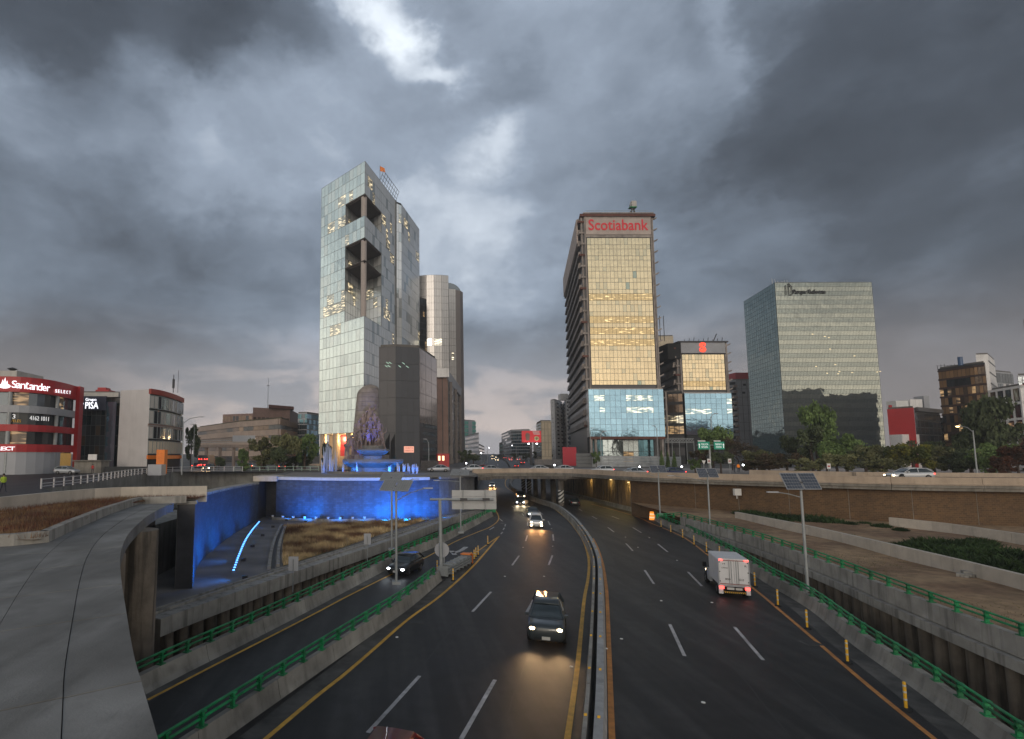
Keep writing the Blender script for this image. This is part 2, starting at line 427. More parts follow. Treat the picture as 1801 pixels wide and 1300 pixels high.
M['slab'] = mat('slab_concrete', (0.225, 0.222, 0.215), rough=0.8, var=0.16, scale=2.2, bump=0.2, bscale=25, c2=(0.15, 0.147, 0.14), mixs=0.55, tracks=(.15, .147, .14), objrand=.10, streak=.0)
M['pile'] = mat('pile_concrete', (0.17, 0.14, 0.11), rough=0.9, var=0.4, scale=0.7, bump=0.5, bscale=8, streak=0.8)
M['yellow_line'] = mat('yellow_line', (0.62, 0.34, 0.04), rough=0.6, var=0.25, scale=3, bump=0.05)
M['orange_line'] = mat('orange_line', (0.50, 0.21, 0.05), rough=0.6, var=0.25, scale=3, bump=0.05)
M['white_line'] = mat('white_line', (0.42, 0.41, 0.41), rough=0.6, var=0.3, scale=3)
M['green'] = mat('green_paint', (0.012, 0.23, 0.08), rough=0.55, var=0.35, scale=2.5, spec=0.35, objrand=.18, c2=(0.03, 0.17, 0.075), mixs=1.5)
M['steel'] = mat('galvanised_steel', (0.30, 0.32, 0.33), rough=0.5, metal=0.3, var=0.12)
M['steel_dark'] = mat('dark_steel', (0.06, 0.06, 0.065), rough=0.5, metal=0.4, var=0.1)
M['white'] = mat('white_paint', (0.68, 0.68, 0.67), rough=0.5, var=0.06)
M['offwhite'] = mat('offwhite_render', (0.50, 0.48, 0.45), rough=0.8, var=0.1, scale=.5, streak=0.12)
M['black'] = mat('black_rubber', (0.012, 0.012, 0.013), rough=0.8, var=0.1)
M['yellow'] = mat('yellow_plastic', (0.75, 0.42, 0.03), rough=0.45, var=0.06)
M['orange'] = mat('orange_plastic', (0.85, 0.22, 0.02), rough=0.5, var=0.08)
M['red'] = mat('red_panel', (0.42, 0.018, 0.022), rough=0.45, var=0.08)
M['dirt'] = mat('dirt', (0.32, 0.215, 0.125), rough=0.95, var=0.3, scale=1.4, bump=0.6, bscale=10, c2=(0.20, 0.12, 0.07), mixs=0.2)
M['mulch'] = mat('mulch', (0.12, 0.038, 0.02), rough=0.95, var=0.5, scale=3, bump=0.9, bscale=18, c2=(0.17, 0.10, 0.05), mixs=0.6)
M['grass_ground'] = mat('dry_grass_ground', (0.30, 0.21, 0.10), rough=0.95, var=0.4, scale=2, bump=0.6, bscale=12, c2=(0.09, 0.095, 0.03), mixs=0.25)
M['blue_tile'] = mat('dark_slate_tiles', (0.05, 0.07, 0.105), rough=0.6, var=0.18, scale=.6, brick=(0.6, 0.30, 0.02, (0.06, 0.06, 0.065)), streak=0.25)
M['end_tile'] = mat('black_slate_tiles', (0.045, 0.045, 0.05), rough=0.5, var=0.3, scale=1.2, streak=0.1)
M['brown_tile'] = mat('brown_brick_tiles', (0.100, 0.054, 0.022), rough=0.75, var=0.16, scale=.7, brick=(0.42, 0.21, 0.015, (0.15, 0.095, 0.05)), streak=0.10)
M['gray_wall'] = mat('grey_retaining_wall', (0.20, 0.20, 0.19), rough=0.9, var=0.25, scale=0.5, streak=0.35)
M['deck'] = mat('bridge_parapet_concrete', (0.43, 0.34, 0.26), rough=0.85, var=0.14, scale=0.7, bump=0.15, streak=0.12)
M['fascia'] = mat('bridge_fascia_concrete', (0.22, 0.205, 0.18), rough=0.85, var=0.25, scale=0.7, bump=0.2, streak=0.3)
M['glass_dark'] = mat('dark_car_glass', (0.02, 0.03, 0.035), rough=0.06, var=0, spec=0.8, metal=0.0, coat=0.5)
M['chrome'] = mat('chrome', (0.6, 0.6, 0.62), rough=0.15, metal=1, var=0)
M['head'] = emis('headlight_glow', (1.0, 0.74, 0.42), 14)
M['headw'] = emis('headlight_white_glow', (0.85, 0.92, 1.0), 16)
M['tail'] = emis('taillight_glow', (1.0, 0.05, 0.04), 5)
M['taildim'] = mat('taillight_lens', (0.25, 0.01, 0.01), rough=.2, var=0)
M['lens'] = mat('clear_lens', (0.35, 0.36, 0.38), rough=.15, var=0)
M['amber'] = emis('amber_light', (1.0, 0.35, 0.05), 8)
M['led'] = emis('blue_led_glow', (0.08, 0.30, 1.0), 4.5)
M['lampw'] = emis('white_lamp_glow', (0.9, 0.93, 1.0), 14)
M['lampy'] = emis('warm_lamp_glow', (1.0, 0.62, 0.25), 10)
# ================================================================== ROADS
def lerp_tab(tab, y, k):
    for a, b in zip(tab, tab[1:]):
        if y <= b[0]:
            t = max(0, (y - a[0]) / (b[0] - a[0])); return a[k] + (b[k] - a[k]) * t
    return tab[-1][k]
TR = [(90, 14.4, 44.2), (113, 16.5, 45.2), (140, 20.5, 46.5), (172, 27, 51), (215, 36, 59), (265, 45, 66), (420, 73, 93), (675, 116, 134), (1400, 235, 252)]
footR1 = rpath([(1147, 913), (1162, 922), (1201, 940), (1243, 962), (1300, 995), (1350, 1028), (1420, 1070), (1495, 1131), (1606, 1211), (1717, 1295)])
far_R = [Vector((lerp_tab(TR, y, 2) - 2.5, y, zr(y))) for y in (140, 122, 105, 95)]
nearR = [footR1[-1] + (footR1[-1] - footR1[-2]) * k for k in (1, 2, 3)]
R1 = resample(far_R + footR1 + nearR, 1.5)          # far -> near, trench is on the left of travel
footL1 = rpath([(868, 908), (862, 911), (784, 953), (724, 980), (662, 1012), (562, 1065), (450, 1123), (330, 1183), (254, 1223)])
L1 = resample(footL1 + [footL1[-1] + (footL1[-1] - footL1[-2]) * k for k in (1, 2)], 1.5)   # far -> near, trench on the right of travel
footL2 = rpath([(778, 1021), (722, 1069), (655, 1116.6), (600, 1155.5), (500, 1226), (396, 1300)])
L2 = resample(footL2 + [footL2[-1] + (footL2[-1] - footL2[-2]) * k for k in (1, 2)], 1.5)

# asphalt sheet between the outer barriers, then the climbing road beyond the bridge
def x_at(path, y):
    for a, b in zip(path, path[1:]):
        lo, hi = sorted((a.y, b.y))
        if lo <= y <= hi and hi > lo: return a.x + (b.x - a.x) * (y - a.y) / (b.y - a.y)
    p = min(path, key=lambda q: abs(q.y - y)); return p.x
ys = [-6 + 2 * i for i in range(48)] + [90 + 3 * i for i in range(60)] + [270 + 12 * i for i in range(34)] + [680, 900, 1400]
rows = []
for y in ys:
    if y <= 88:
        xl = x_at(L1, max(y, L1[-1].y)) - 0.3 if y > L1[-1].y else -25
        if y < L1[-1].y: xl = L1[-1].x - (L1[-1].y - y) * 1.2
        xr = x_at(R1, max(y, R1[-1].y)) + 0.4 if y > R1[-1].y else R1[-1].x + 0.4 - (R1[-1].y - y) * 0.2
        if y > 84: xl = min(xl, 16)
    else:
        xl = lerp_tab(TR, y, 1) - 0.2; xr = lerp_tab(TR, y, 2) + 0.2
        if y < 96: xr = x_at(R1, y) + .4
    rows.append((y, xl, xr))
mb = MB(); NX = 10
V = []
for y, xl, xr in rows:
    for k in range(NX + 1): V.append((xl + (xr - xl) * k / NX, y, zr(y)))
mb.add(V, [(i * (NX + 1) + k, i * (NX + 1) + k + 1, (i + 1) * (NX + 1) + k + 1, (i + 1) * (NX + 1) + k) for i in range(len(rows) - 1) for k in range(NX)])
struct(mb.build('road', M['asphalt'], org=(0, 0, 0)))
# deep floor below everything
mb = MB(); mb.b2((-900, -40, -5.4), (900, 175, -5)); struct(mb.build('trench_floor', M['concrete_dark'], org=(0, 0, -5.4)))
# street-level ground around and beyond the underpass, one sheet out to the horizon
gy = [88, 95, 105, 115, 125, 140, 155, 172, 190, 215, 240, 265, 300, 340, 390, 450, 520, 600, 680, 900, 1400]
mb = MB(); V = []
gy = [88, 95, 105, 111.9, 112] + gy[5:]
for y in gy:
    V += [(-1300 if y > 111.95 else -21, y, zg(y)), (lerp_tab(TR, y, 1) - .2, y, zg(y))]
mb.add(V, [(2 * i, 2 * i + 1, 2 * i + 3, 2 * i + 2) for i in range(len(gy) - 1)])
V = []
gy2 = [y for y in gy if y >= 125]
for y in gy2: V += [(lerp_tab(TR, y, 2) + .2, y, zg(y)), (1300, y, zg(y))]
mb.add(V, [(2 * i, 2 * i + 1, 2 * i + 3, 2 * i + 2) for i in range(len(gy2) - 1)])
M['street'] = mat('street_paving', (0.085, 0.082, 0.08), rough=0.7, var=0.3, scale=.3, bump=.2, c2=(0.14, 0.13, 0.12), mixs=0.05)
struct(mb.build('ground', M['street'], org=(0, 88, ZS)))

# painted lines: each a thin sheet just above the asphalt
LINES = MB(); OL = MB(); WL = MB()
def line(pts, w, mb_, step=1.0, dz=0.006):
    P = resample(rpath(pts), step)
    for p in P: p.z = zr(p.y)
    mb_.strip(P, -w / 2, w / 2, dz + (0.02 if P[0].y > 150 else 0))
line([(460, 1306), (560, 1222), (600, 1191), (655, 1144), (717, 1090), (767, 1054), (800, 1026), (830, 998), (850, 976), (878, 943)], .2, LINES)
line([(878, 943), (862, 954), (848, 964), (826, 979)], .16, LINES)
line([(866, 893), (871, 897), (877, 909), (874, 918), (860, 928), (840, 936), (800, 953), (745, 982.7), (678, 1015.5), (609, 1050), (562, 1075), (475, 1120), (387, 1165), (260, 1231)], .16, LINES)
line([(896, 835.5), (889, 846), (890, 856), (900, 864), (912, 870), (930, 878), (966, 890), (980, 899), (1000, 916), (1016, 936), (1026, 952), (1033, 972), (1036, 992), (1034, 1020), (1027.5, 1055.5), (1016.4, 1166.6), (998, 1300), (992, 1340)], .22, LINES)
line([(1043, 947), (1052, 966), (1060, 992), (1066, 1030), (1068.5, 1069), (1073, 1194), (1076.5, 1300), (1078, 1340)], .22, OL)
line([(1040, 886.5), (1090, 900), (1128, 912), (1140, 918), (1200, 944), (1250, 980), (1321, 1032), (1383.5, 1083.5), (1439, 1130.7), (1481, 1167), (1550, 1225), (1643.5, 1300), (1690, 1336)], .2, OL)
# lane dashes
for a in [((738, 1189), (647, 1289)), ((863.7, 1041), (831, 1076)), ((913, 977.4), (900.6, 994.6)), ((927.6, 941.6), (924.4, 952)), ((928, 918), (928, 925)), ((918, 903), (921, 907)), ((900, 890), (905, 894)),
          ((870.7, 1195.7), (811, 1300)), ((945.6, 1041.6), (926, 1077.7)), ((971.6, 977), (965, 994)), ((972.4, 940), (973.6, 951)), ((964, 916.6), (967.6, 923.6)), ((949, 900), (955, 905)),
          ((1178, 1098), (1204, 1154)), ((1134, 1003), (1150, 1027)), ((1101, 956), (1113, 969)), ((1069, 927.6), (1080, 936)), ((1041, 908), (1050, 913)), ((1018, 895), (1024, 899)),
          ((1292, 1103), (1342, 1161)), ((1210, 1006), (1234.4, 1031)), ((1157, 957), (1174.4, 971)), ((1113, 928), (1128, 937)), ((1076, 908), (1089, 913)),
          ((881, 939.5), (884, 936)), ((885, 932), (887, 928.5)), ((888, 926), (889, 922)), ((880, 920.5), (886, 920.5)), ((878, 912), (884, 917)), ((861, 932), (869, 927))]:
    line(a, .17, WL)
line([(795, 973), (809, 969), (820, 962)], .5, WL)                # arrow on the ramp
line([(794, 969), (800, 976)], .5, WL)
struct(LINES.build('yellow_road_lines', M['yellow_line'], org=(0, 0, 0)))
struct(OL.build('orange_road_lines', M['orange_line'], org=(0, 0, 0)))
struct(WL.build('white_lane_dashes', M['white_line'], org=(0, 0, 0)))
SM_ = MB()
for pts_ in ([(1003, 880 + 60), (985, 1000), (965, 1060), (930, 1150), (880, 1290)], [(830, 1060), (760, 1150), (650, 1290)], [(1150, 1000), (1230, 1100), (1390, 1295)], [(1120, 960), (1240, 1060), (1300, 1110), (1500, 1290)]):
    P = resample(rpath(pts_), 1.0); P = [p + Vector((random.uniform(-.03, .03), 0, 0)) for p in P]; SM_.strip(P, -.025, .03, .0045)
struct(SM_.build('asphalt_seams', M['asphalt_dark'], org=(0, 0, 0)))
# far road markings
mb = MB()
for k, ww in ((.28, .15), (.72, .15)):
    for s in range(12):
        y0 = 240 + s * 26; P = [Vector((lerp_tab(TR, y, 1) + (lerp_tab(TR, y, 2) - lerp_tab(TR, y, 1)) * k, y, zr(y))) for y in (y0, y0 + 4, y0 + 8)]
        mb.strip(P, -ww, ww, .03)
struct(mb.build('far_lane_dashes', M['white_line'], org=(0, 0, 0)))
# shoulders
SH = MB()
def shoulder(pts, o0, o1, step=1.5, dz=.003):
    P = resample(rpath(pts), step); SH.strip(P, o0, o1, dz)
shoulder([(460, 1306), (560, 1222), (655, 1144), (717, 1090), (767, 1054), (800, 1026), (830, 998), (850, 976), (876, 944)], -0.95, -0.12)
SH2 = MB()
SH2.strip([p for p in R1 if p.y < 84], 0.0, 1.0, .003)
SH.strip(L1, -.62, 0, .003)
struct(SH.build('road_shoulder', M['shoulder'], org=(0, 0, 0)))
struct(SH2.build('road_shoulder', M['shoulder'], org=(0, 0, 0)))
# cat's-eye studs on the lane lines
stud = MB().lathe([(0.09, 0), (0.085, .02), (0.03, .035)], n=8).mesh('road_stud', m=M['white'])
studs = [(698, 1121), (1093, 1124), (1066, 1141), (1037, 1159), (888, 1014), (957, 1014), (920, 963), (972, 961), (1122, 963), (1191, 986), (1237, 1236), (1005, 1173), (1100, 945), (1142, 946), (1163, 1057), (1252, 1060), (970, 930), (931, 930)]
for i, (u, v) in enumerate(studs):
    o = bpy.data.objects.new('road_stud', stud); o.location = on_road(u, v) + Vector((0, 0, .005)); col.objects.link(o)
    tag(o, 'small white reflective road stud set in the dark asphalt between lanes', 'road stud', 'reflective studs along the lane lines')

# ------------------------------------------------------------------ barriers
def jersey(h, base, top, side=1):
    """concrete barrier section, foot at offset 0, body on +side"""
    s = side; d = (base - top) / 2
    return [(0, 0), (s * d * .45, h * .28), (s * d, h), (s * (d + top), h), (s * (d + top + d * .55), h * .28), (s * base, 0)]
def barrier(name, P, prof, m_, label, seg=4, gap=0.03, parent=None, cat='barrier', group=None, pname='barrier_segment'):
    t = parent or thing(name, label, cat, P[len(P) // 2], group=group)
    i = 0
    while i < len(P) - 1:
        j = min(i + seg, len(P) - 1); Q = [p.copy() for p in P[i:j + 1]]
        d = (Q[-1] - Q[-2]).normalized(); Q[-1] = Q[-1] - d * gap
        MB().sweep(Q, prof).build(pname, m_, t); i = j
    return t
BH = 0.75
M['barrier'] = mat('barrier_concrete', (0.30, 0.285, 0.255), rough=0.85, objrand=.09, var=0.32, scale=1.2, bump=0.3, bscale=14, streak=0.25, c2=(0.22, 0.21, 0.19), mixs=.6)
vR1 = [p for p in R1]
barrier('concrete_barrier', vR1, jersey(BH, .75, .3, -1), M['barrier'], 'long sloped concrete barrier along the right edge of the motorway under the green rail', seg=3)
barrier('concrete_barrier', L1, jersey(BH, .8, .3, 1), M['barrier'], 'sloped concrete barrier along the far side of the left slip road by the trench', seg=3)
barrier('concrete_barrier', L2, jersey(BH, .6, .22, 1), M['barrier'], 'concrete barrier dividing the left slip road from the main carriageway', seg=3)
# median: two barriers back to back
topL = [on_road(u, v, .8) - Vector((0, 0, .8)) for u, v in [(1024, 1340), (1026, 1300), (1037, 1166), (1045, 1000), (1041, 970), (1030, 944), (1015, 922), (999, 905), (974, 887), (940, 876), (910, 864), (898, 855), (896, 846), (902, 836)]]
MD = resample(topL, 1.5)
barrier('median_barrier', MD, [(-.17, 0), (-.09, .25), (-.07, .8), (.07, .8), (.09, .25), (.12, 0)], M['barrier'], 'narrow concrete median barrier nearest the oncoming lanes', seg=4)
MD2 = [p for p in offset(MD, 0.44)]
barrier('median_barrier', MD2, [(-.2, 0), (-.17, .25), (-.15, .84), (.15, .84), (.18, .25), (.24, 0)], mat('median_concrete', (0.33, 0.33, 0.33), rough=.85, var=.15, streak=.15), 'wide grey concrete median barrier on the outbound side', seg=4)
mb = MB(); mb.strip([p for p in MD2 if 50 < p.y < 112], .3, 1.5, .004); struct(mb.build('median_dark_strip', M['asphalt_dark'], org=(0, 0, 0)))  # plain darker strip on the road beside the median
refl = MB().box((0, 0, 0), (.1, .03, .08)).mesh('reflector', m=M['amber'] if False else M['yellow'])
for side, PP in ((0, MD), (1, MD2)):
    base = bpy.data.objects['median_barrier' if side == 0 else 'median_barrier.001']
    for p in PP[2:40:3]: inst(refl, 'reflector', base, p + Vector((0, 0, .88)))
# ------------------------------------------------------------------ green rails
postm = MB(); postm.box((0, 0, .27), (.10, .16, .54)); postm.box((0, .02, .30), (.22, .2, .10)); postm.box((0, .02, .5), (.22, .2, .06)); postm.box((0, 0, .02), (.3, .3, .04))
postm = postm.mesh('rail_post', m=M['green'])
def green_rail(P, dz, label, every=1.6, side=0.0, name='green_rail'):
    P = resample([p + Vector((0, 0, dz)) for p in offset(P, side)], every, False)
    t = thing(name, label, 'guard rail', P[len(P) // 2], group='green guard rails on the concrete barriers')
    for h in (.28, .52):
        mb = MB().tube([p + Vector((0, 0, h)) for p in P], .055, 8); mb.build('rail', M['green'], t, smooth_=True)
    for a, b in zip(P, P[1:]):
        inst(postm, 'rail_post', t, a, (0, 0, math.atan2(b.y - a.y, b.x - a.x) + math.pi / 2 * 0))
    return t
green_rail([p for p in R1 if p.y < 86], BH, 'green two-pipe guard rail on top of the right motorway barrier', side=-.38)
green_rail(L1, BH, 'green two-pipe guard rail on the barrier beyond the left slip road', side=.4)
green_rail([p for p in L2 if p.y < 43], BH, 'green two-pipe guard rail on the barrier between slip road and motorway', side=.3)
# ------------------------------------------------------------------ right trench wall, beams, piles and rail
RW = resample(zpath([(1196, 909), (1320, 943), (1460, 992), (1538, 1023), (1677, 1076), (1801, 1122), (1950, 1178), (2150, 1255)], 2.05), 1.6)
t = thing('trench_wall', 'stained concrete wall on piles behind the right barrier, holding up the dirt terrace', 'retaining wall', RW[8] - Vector((0, 0, 2)))
for i in range(0, len(RW) - 1, 3):
    Q = [p.copy() for p in RW[i:i + 4]]
    if len(Q) < 2: continue
    Q[-1] = Q[-1] - (Q[-1] - Q[-2]).normalized() * .04
    MB().sweep(Q, [(0, 0), (0, -.95), (-.35, -.95), (-.35, 0)]).build('wall_panel', M['concrete'], t)
    MB().sweep(Q, [(.3, -1.0), (.3, -1.5), (-.3, -1.5), (-.3, -1.0)]).build('ledge_beam', M['concrete'], t)
RP = resample([p - Vector((0, 0, 2.05)) for p in RW], 1.15, False)
pile = MB().cyl((0, 0, -5), (0, 0, .55), .42, n=10, caps=False).mesh('pile', m=M['pile'], smooth_=True)
NR = normals(RP)
for p, q in zip(RP, NR): inst(pile, 'pile', t, p - q * .3)
MB().wall(offset(RP, -.55), -5, .6).build('backing_wall', M['concrete_dark'], t)
green_rail(RW, 0.0, 'green two-pipe guard rail on the trench wall below the dirt terrace', every=1.9, side=-.17)
wing = resample(zpath([(1158, 908), (1196, 909)], 2.05), 1.6)
green_rail(resample(zpath([(1156, 912), (1176, 911), (1196, 909)], 2.0), 1.5), 0.0, 'short green rail end closing the gap beside the solar lamp', every=1.5)
# terrace (dirt) with two low white walls stepping up to the brown wall
BE = zpath([(833, 825), (900, 824), (980, 824), (1040, 826), (1080, 828), (1140, 830.5)], 7.3) + zpath([(1300, 834)], 7.4) + zpath([(1450, 837)], 7.44) + zpath([(1600, 839), (1801, 841), (2000, 843), (2250, 846)], 7.5)
for p in BE: p.z = 0
BEs = resample(BE, 2.0)
W1 = resample(zpath([(1293, 914), (1400, 937), (1510, 964), (1619, 992), (1710, 1016), (1801, 1041), (1960, 1084)], 2.0), 2.0)
W2 = resample(zpath([(1564, 923), (1660, 934), (1769, 951), (1801, 956), (1960, 982)], 2.3), 2.0)
def terrace(front, back, z, m_, name, nsub=8):
    V = []; n = len(front)
    for a, b in zip(front, back):
        for k in range(nsub + 1):
            q = a.lerp(b, k / nsub); V.append((q.x, q.y, z(a, b, k / nsub) if callable(z) else z))
    mb = MB().add(V, [(i * (nsub + 1) + k, i * (nsub + 1) + k + 1, (i + 1) * (nsub + 1) + k + 1, (i + 1) * (nsub + 1) + k) for i in range(n - 1) for k in range(nsub)])
    return struct(mb.build(name, m_, org=(0, 0, 0)))
bw = [p for p in BEs if p.x > 38]
ft = resample([RW[0]] + RW, (sum((a - b).length for a, b in zip(RW, RW[1:]))) / 39, False)
bk = resample(bw, (sum((a - b).length for a, b in zip(bw, bw[1:]))) / 39, False)
n = min(len(ft), len(bk)); ft = offset(ft[:n], -.2); bk = offset(bk[:n], -1.0)
random.seed(3)
terrace(ft, bk, lambda a, b, k: 1.96 + .3 * k + .06 * math.sin(a.x * 1.3 + k * 9) * (k > 0) * (k < 1), M['dirt'], 'dirt_terrace', 16)
def low_wall(P, h, th, m_, label, seg=3, zb=-.15):
    t = thing('low_wall', label, 'wall', P[len(P) // 2])
    for i in range(0, len(P) - 1, seg):
        Q = [p.copy() for p in P[i:i + seg + 1]]
        if len(Q) < 2: continue
        Q[-1] = Q[-1] - (Q[-1] - Q[-2]).normalized() * .03
        MB().sweep(Q, [(0, zb), (-0, h), (-th, h), (-th, zb)]).build('wall_panel', m_, t)
    return t
low_wall(W1, .95, .35, M['concrete_light'], 'long pale concrete wall crossing the dirt terrace on the right')
low_wall(W2, .8, .35, M['concrete_light'], 'shorter pale concrete wall in front of the brown tiled wall, behind the bushes')
# rubble heaps at the foot of the pale wall
for (u, v, lab) in [(1457, 944, 'small pile of broken concrete at the foot of the pale wall near its far end'), (1714, 1018, 'small pile of broken concrete by the pale wall near the frame edge')]:
    p = on_z(u, v, 1.95); mb = MB(); random.seed(int(u))
    for k in range(9): mb.box((p.x + random.uniform(-.8, .8), p.y + random.uniform(-.3, .3), 2.05 + random.random() * .2), (random.uniform(.3, .6), random.uniform(.2, .5), random.uniform(.15, .3)), random.random() * 3)
    tag(mb.build('rubble_pile', M['concrete'], None), lab, 'rubble')
# ------------------------------------------------------------------ brown wall and bridge
def deckz(p):  # parapet top height follows the bridge
    return 7.3 + .2 * smooth((p.x - 35) / 25)
wallP = [p for p in bw]
t = thing('brown_wall', 'long brown tiled retaining wall beneath the viaduct on the right', 'retaining wall', wallP[len(wallP) // 2])
wo = offset(wallP, -1.1)
for i in range(0, len(wo) - 1, 3):
    Q = [p.copy() for p in wo[i:i + 4]]
    if len(Q) < 2: continue
    MB().wall(Q, -5, 6.3).build('wall_panel', M['brown_tile'], t)
    e = Q[0]; MB().b2((e.x - .02, e.y - .03, -1), (e.x + .02, e.y, 6.1)).build('panel_joint', M['fascia'], t)
p = on_z(1293, 862, 5.3)
q = min(wo, key=lambda w: abs((w.x / w.y) - (on_y(1293, 862, 70).x / 70)))
tag(MB().box((q.x - .35, q.y - .35, 4.95), (.9, .4, .9)).box((q.x - .35, q.y - .2, 4.3), (.1, .1, .5)).build('junction_box', M['white']), 'small white electrical box fixed high on the brown tiled wall', 'electrical box')
t = thing('bridge', 'curved concrete road bridge with tan parapets crossing over the motorway', 'bridge', (22, 108, 0))
NB = normals(BEs)
seg = 4
for i in range(0, len(BEs) - 1, seg):
    Q = BEs[i:i + seg + 1]
    if len(Q) < 2: continue
    H = [deckz(p) for p in Q]
    QQ = [Vector((p.x, p.y, h)) for p, h in zip(Q, H)]
    QQ[-1] = QQ[-1] - (QQ[-1] - QQ[-2]).normalized() * .03
    # travel goes left -> right, its right-hand normal points to the camera
    MB().sweep(QQ, [(0, 0), (.06, -.75), (.3, -.8), (.3, -.86), (-.45, -.86), (-.35, 0)]).build('parapet_panel', M['deck'], t)
    MB().sweep(QQ, [(.22, -.87), (.22, -1.15), (.06, -1.18), (.02, -1.5), (-.6, -1.5), (-.6, -.87)]).build('edge_beam', M['fascia'], t)
# deck body with depth varying: wide where the motorway passes beneath
def dtop(p): return deckz(p) - .95 + .36 * smooth((p.x - 40) / 18)
def depth_at(p): return 20 + 28 * (1 - smooth((p.x - 33) / 14))
V = []; fa = []
P2 = offset(BEs, -.5)
for p, q in zip(P2, NB):
    d = depth_at(p); h = deckz(p)
    b = p - q * d if p.x > 40 else Vector((p.x + (6 + 5 * (1 - smooth((p.x - 30) / 10))), p.y + d, 0))
    h2 = dtop(p); V += [(p.x, p.y, h2), (p.x, p.y, h - 1.45), (b.x, b.y, h2), (b.x, b.y, h - 1.45)]
n = len(P2)
for i in range(n - 1):
    a = 4 * i; b = 4 * (i + 1)
    fa += [(a, b, b + 2, a + 2), (a + 1, a + 3, b + 3, b + 1), (a + 2, b + 2, b + 3, a + 3), (a, a + 1, b + 1, b)]
fa += [(0, 2, 3, 1), (4 * n - 4, 4 * n - 3, 4 * n - 1, 4 * n - 2)]
MB().add(V, fa).build('deck', M['asphalt'], t)
# far parapet on the right
FP = [p - q * 20 for p, q in zip(BEs, NB) if p.x > 42]
for p in FP: p.z = deckz(p)
for i in range(0, len(FP) - 1, 5):
    Q = FP[i:i + 6]
    if len(Q) > 1: MB().sweep(Q, [(0, 0), (.1, -.9), (-.35, -.9), (-.25, 0)]).build('far_parapet_panel', M['deck'], t)
# soffit girders
for k in range(10):
    y0 = 105.5 + k * 4.4; x0 = 14.5 + k * .8
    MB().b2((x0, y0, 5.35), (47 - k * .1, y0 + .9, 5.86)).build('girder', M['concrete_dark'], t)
# columns on the median
colm = M['concrete_dark']
stripe = None
def striped():
    m_ = bpy.data.materials.new('hazard_stripes'); m_.use_nodes = True; nt = m_.node_tree; b = nt.nodes['Principled BSDF']; b.inputs['Roughness'].default_value = .6
    g = nt.nodes.new('ShaderNodeNewGeometry'); s = nt.nodes.new('ShaderNodeSeparateXYZ'); nt.links.new(g.outputs['Position'], s.inputs[0])
    a = nt.nodes.new('ShaderNodeMath'); a.operation = 'ADD'; nt.links.new(s.outputs[2], a.inputs[0])
    mu = nt.nodes.new('ShaderNodeMath'); mu.operation = 'MULTIPLY'; nt.links.new(s.outputs[0], mu.inputs[0]); mu.inputs[1].default_value = -0.8; nt.links.new(mu.outputs[0], a.inputs[1])
    f = nt.nodes.new('ShaderNodeMath'); f.operation = 'FRACT'; q = nt.nodes.new('ShaderNodeMath'); q.operation = 'MULTIPLY'; q.inputs[1].default_value = 1.35
    nt.links.new(a.outputs[0], q.inputs[0]); nt.links.new(q.outputs[0], f.inputs[0]); gt = nt.nodes.new('ShaderNodeMath'); gt.operation = 'GREATER_THAN'; gt.inputs[1].default_value = .5; nt.links.new(f.outputs[0], gt.inputs[0])
    mx = nt.nodes.new('ShaderNodeMix'); mx.data_type = 'RGBA'; nt.links.new(gt.outputs[0], mx.inputs[0]); mx.inputs[6].default_value = (.02, .02, .02, 1); mx.inputs[7].default_value = (.6, .6, .58, 1); nt.links.new(mx.outputs[2], b.inputs['Base Color'])
    return m_
SM = striped()
for i, (x, y) in enumerate([(33.2, 107.5), (33.9, 115), (34.3, 124), (34.9, 133), (35.6, 142), (36.3, 151)]):
    c = MB().cyl((x, y, 0), (x, y, 5.3), .55, n=16).build('column', colm, t, smooth_=True, angle=40)
    if i in (0, 4, 5):
        cy = MB().cyl((x, y, .7), (x, y, 3.1), .57, n=16, caps=False); o = cy.build('stripe_wrap', SM, c, smooth_=True)
MB().add(*(lambda L_: ([(p[0] + s, p[1], z) for p in L_ for s in (-.8, .8) for z in (5.0, 5.62)], [(4 * i + a, 4 * i + b, 4 * i + 4 + b, 4 * i + 4 + a) for i in range(len(L_) - 1) for a, b in ((0, 1), (1, 3), (3, 2), (2, 0))] + [(0, 1, 3, 2)]))([(33.2, 106.3), (34.3, 124), (36.3, 152)])).build('cap_beam', colm, t)
MB().b2((14.6, 104, -1), (15.6, 150, 5.7)).build('abutment', M['concrete'], t)
MB().cyl((15.3, 103.4, 0), (15.3, 103.4, 5.6), .3, n=10).build('column', M['concrete'], t)
MB().b2((13.2, 102.6, 5.25), (18.8, 104.6, 5.8)).build('cap_beam', colm, t)
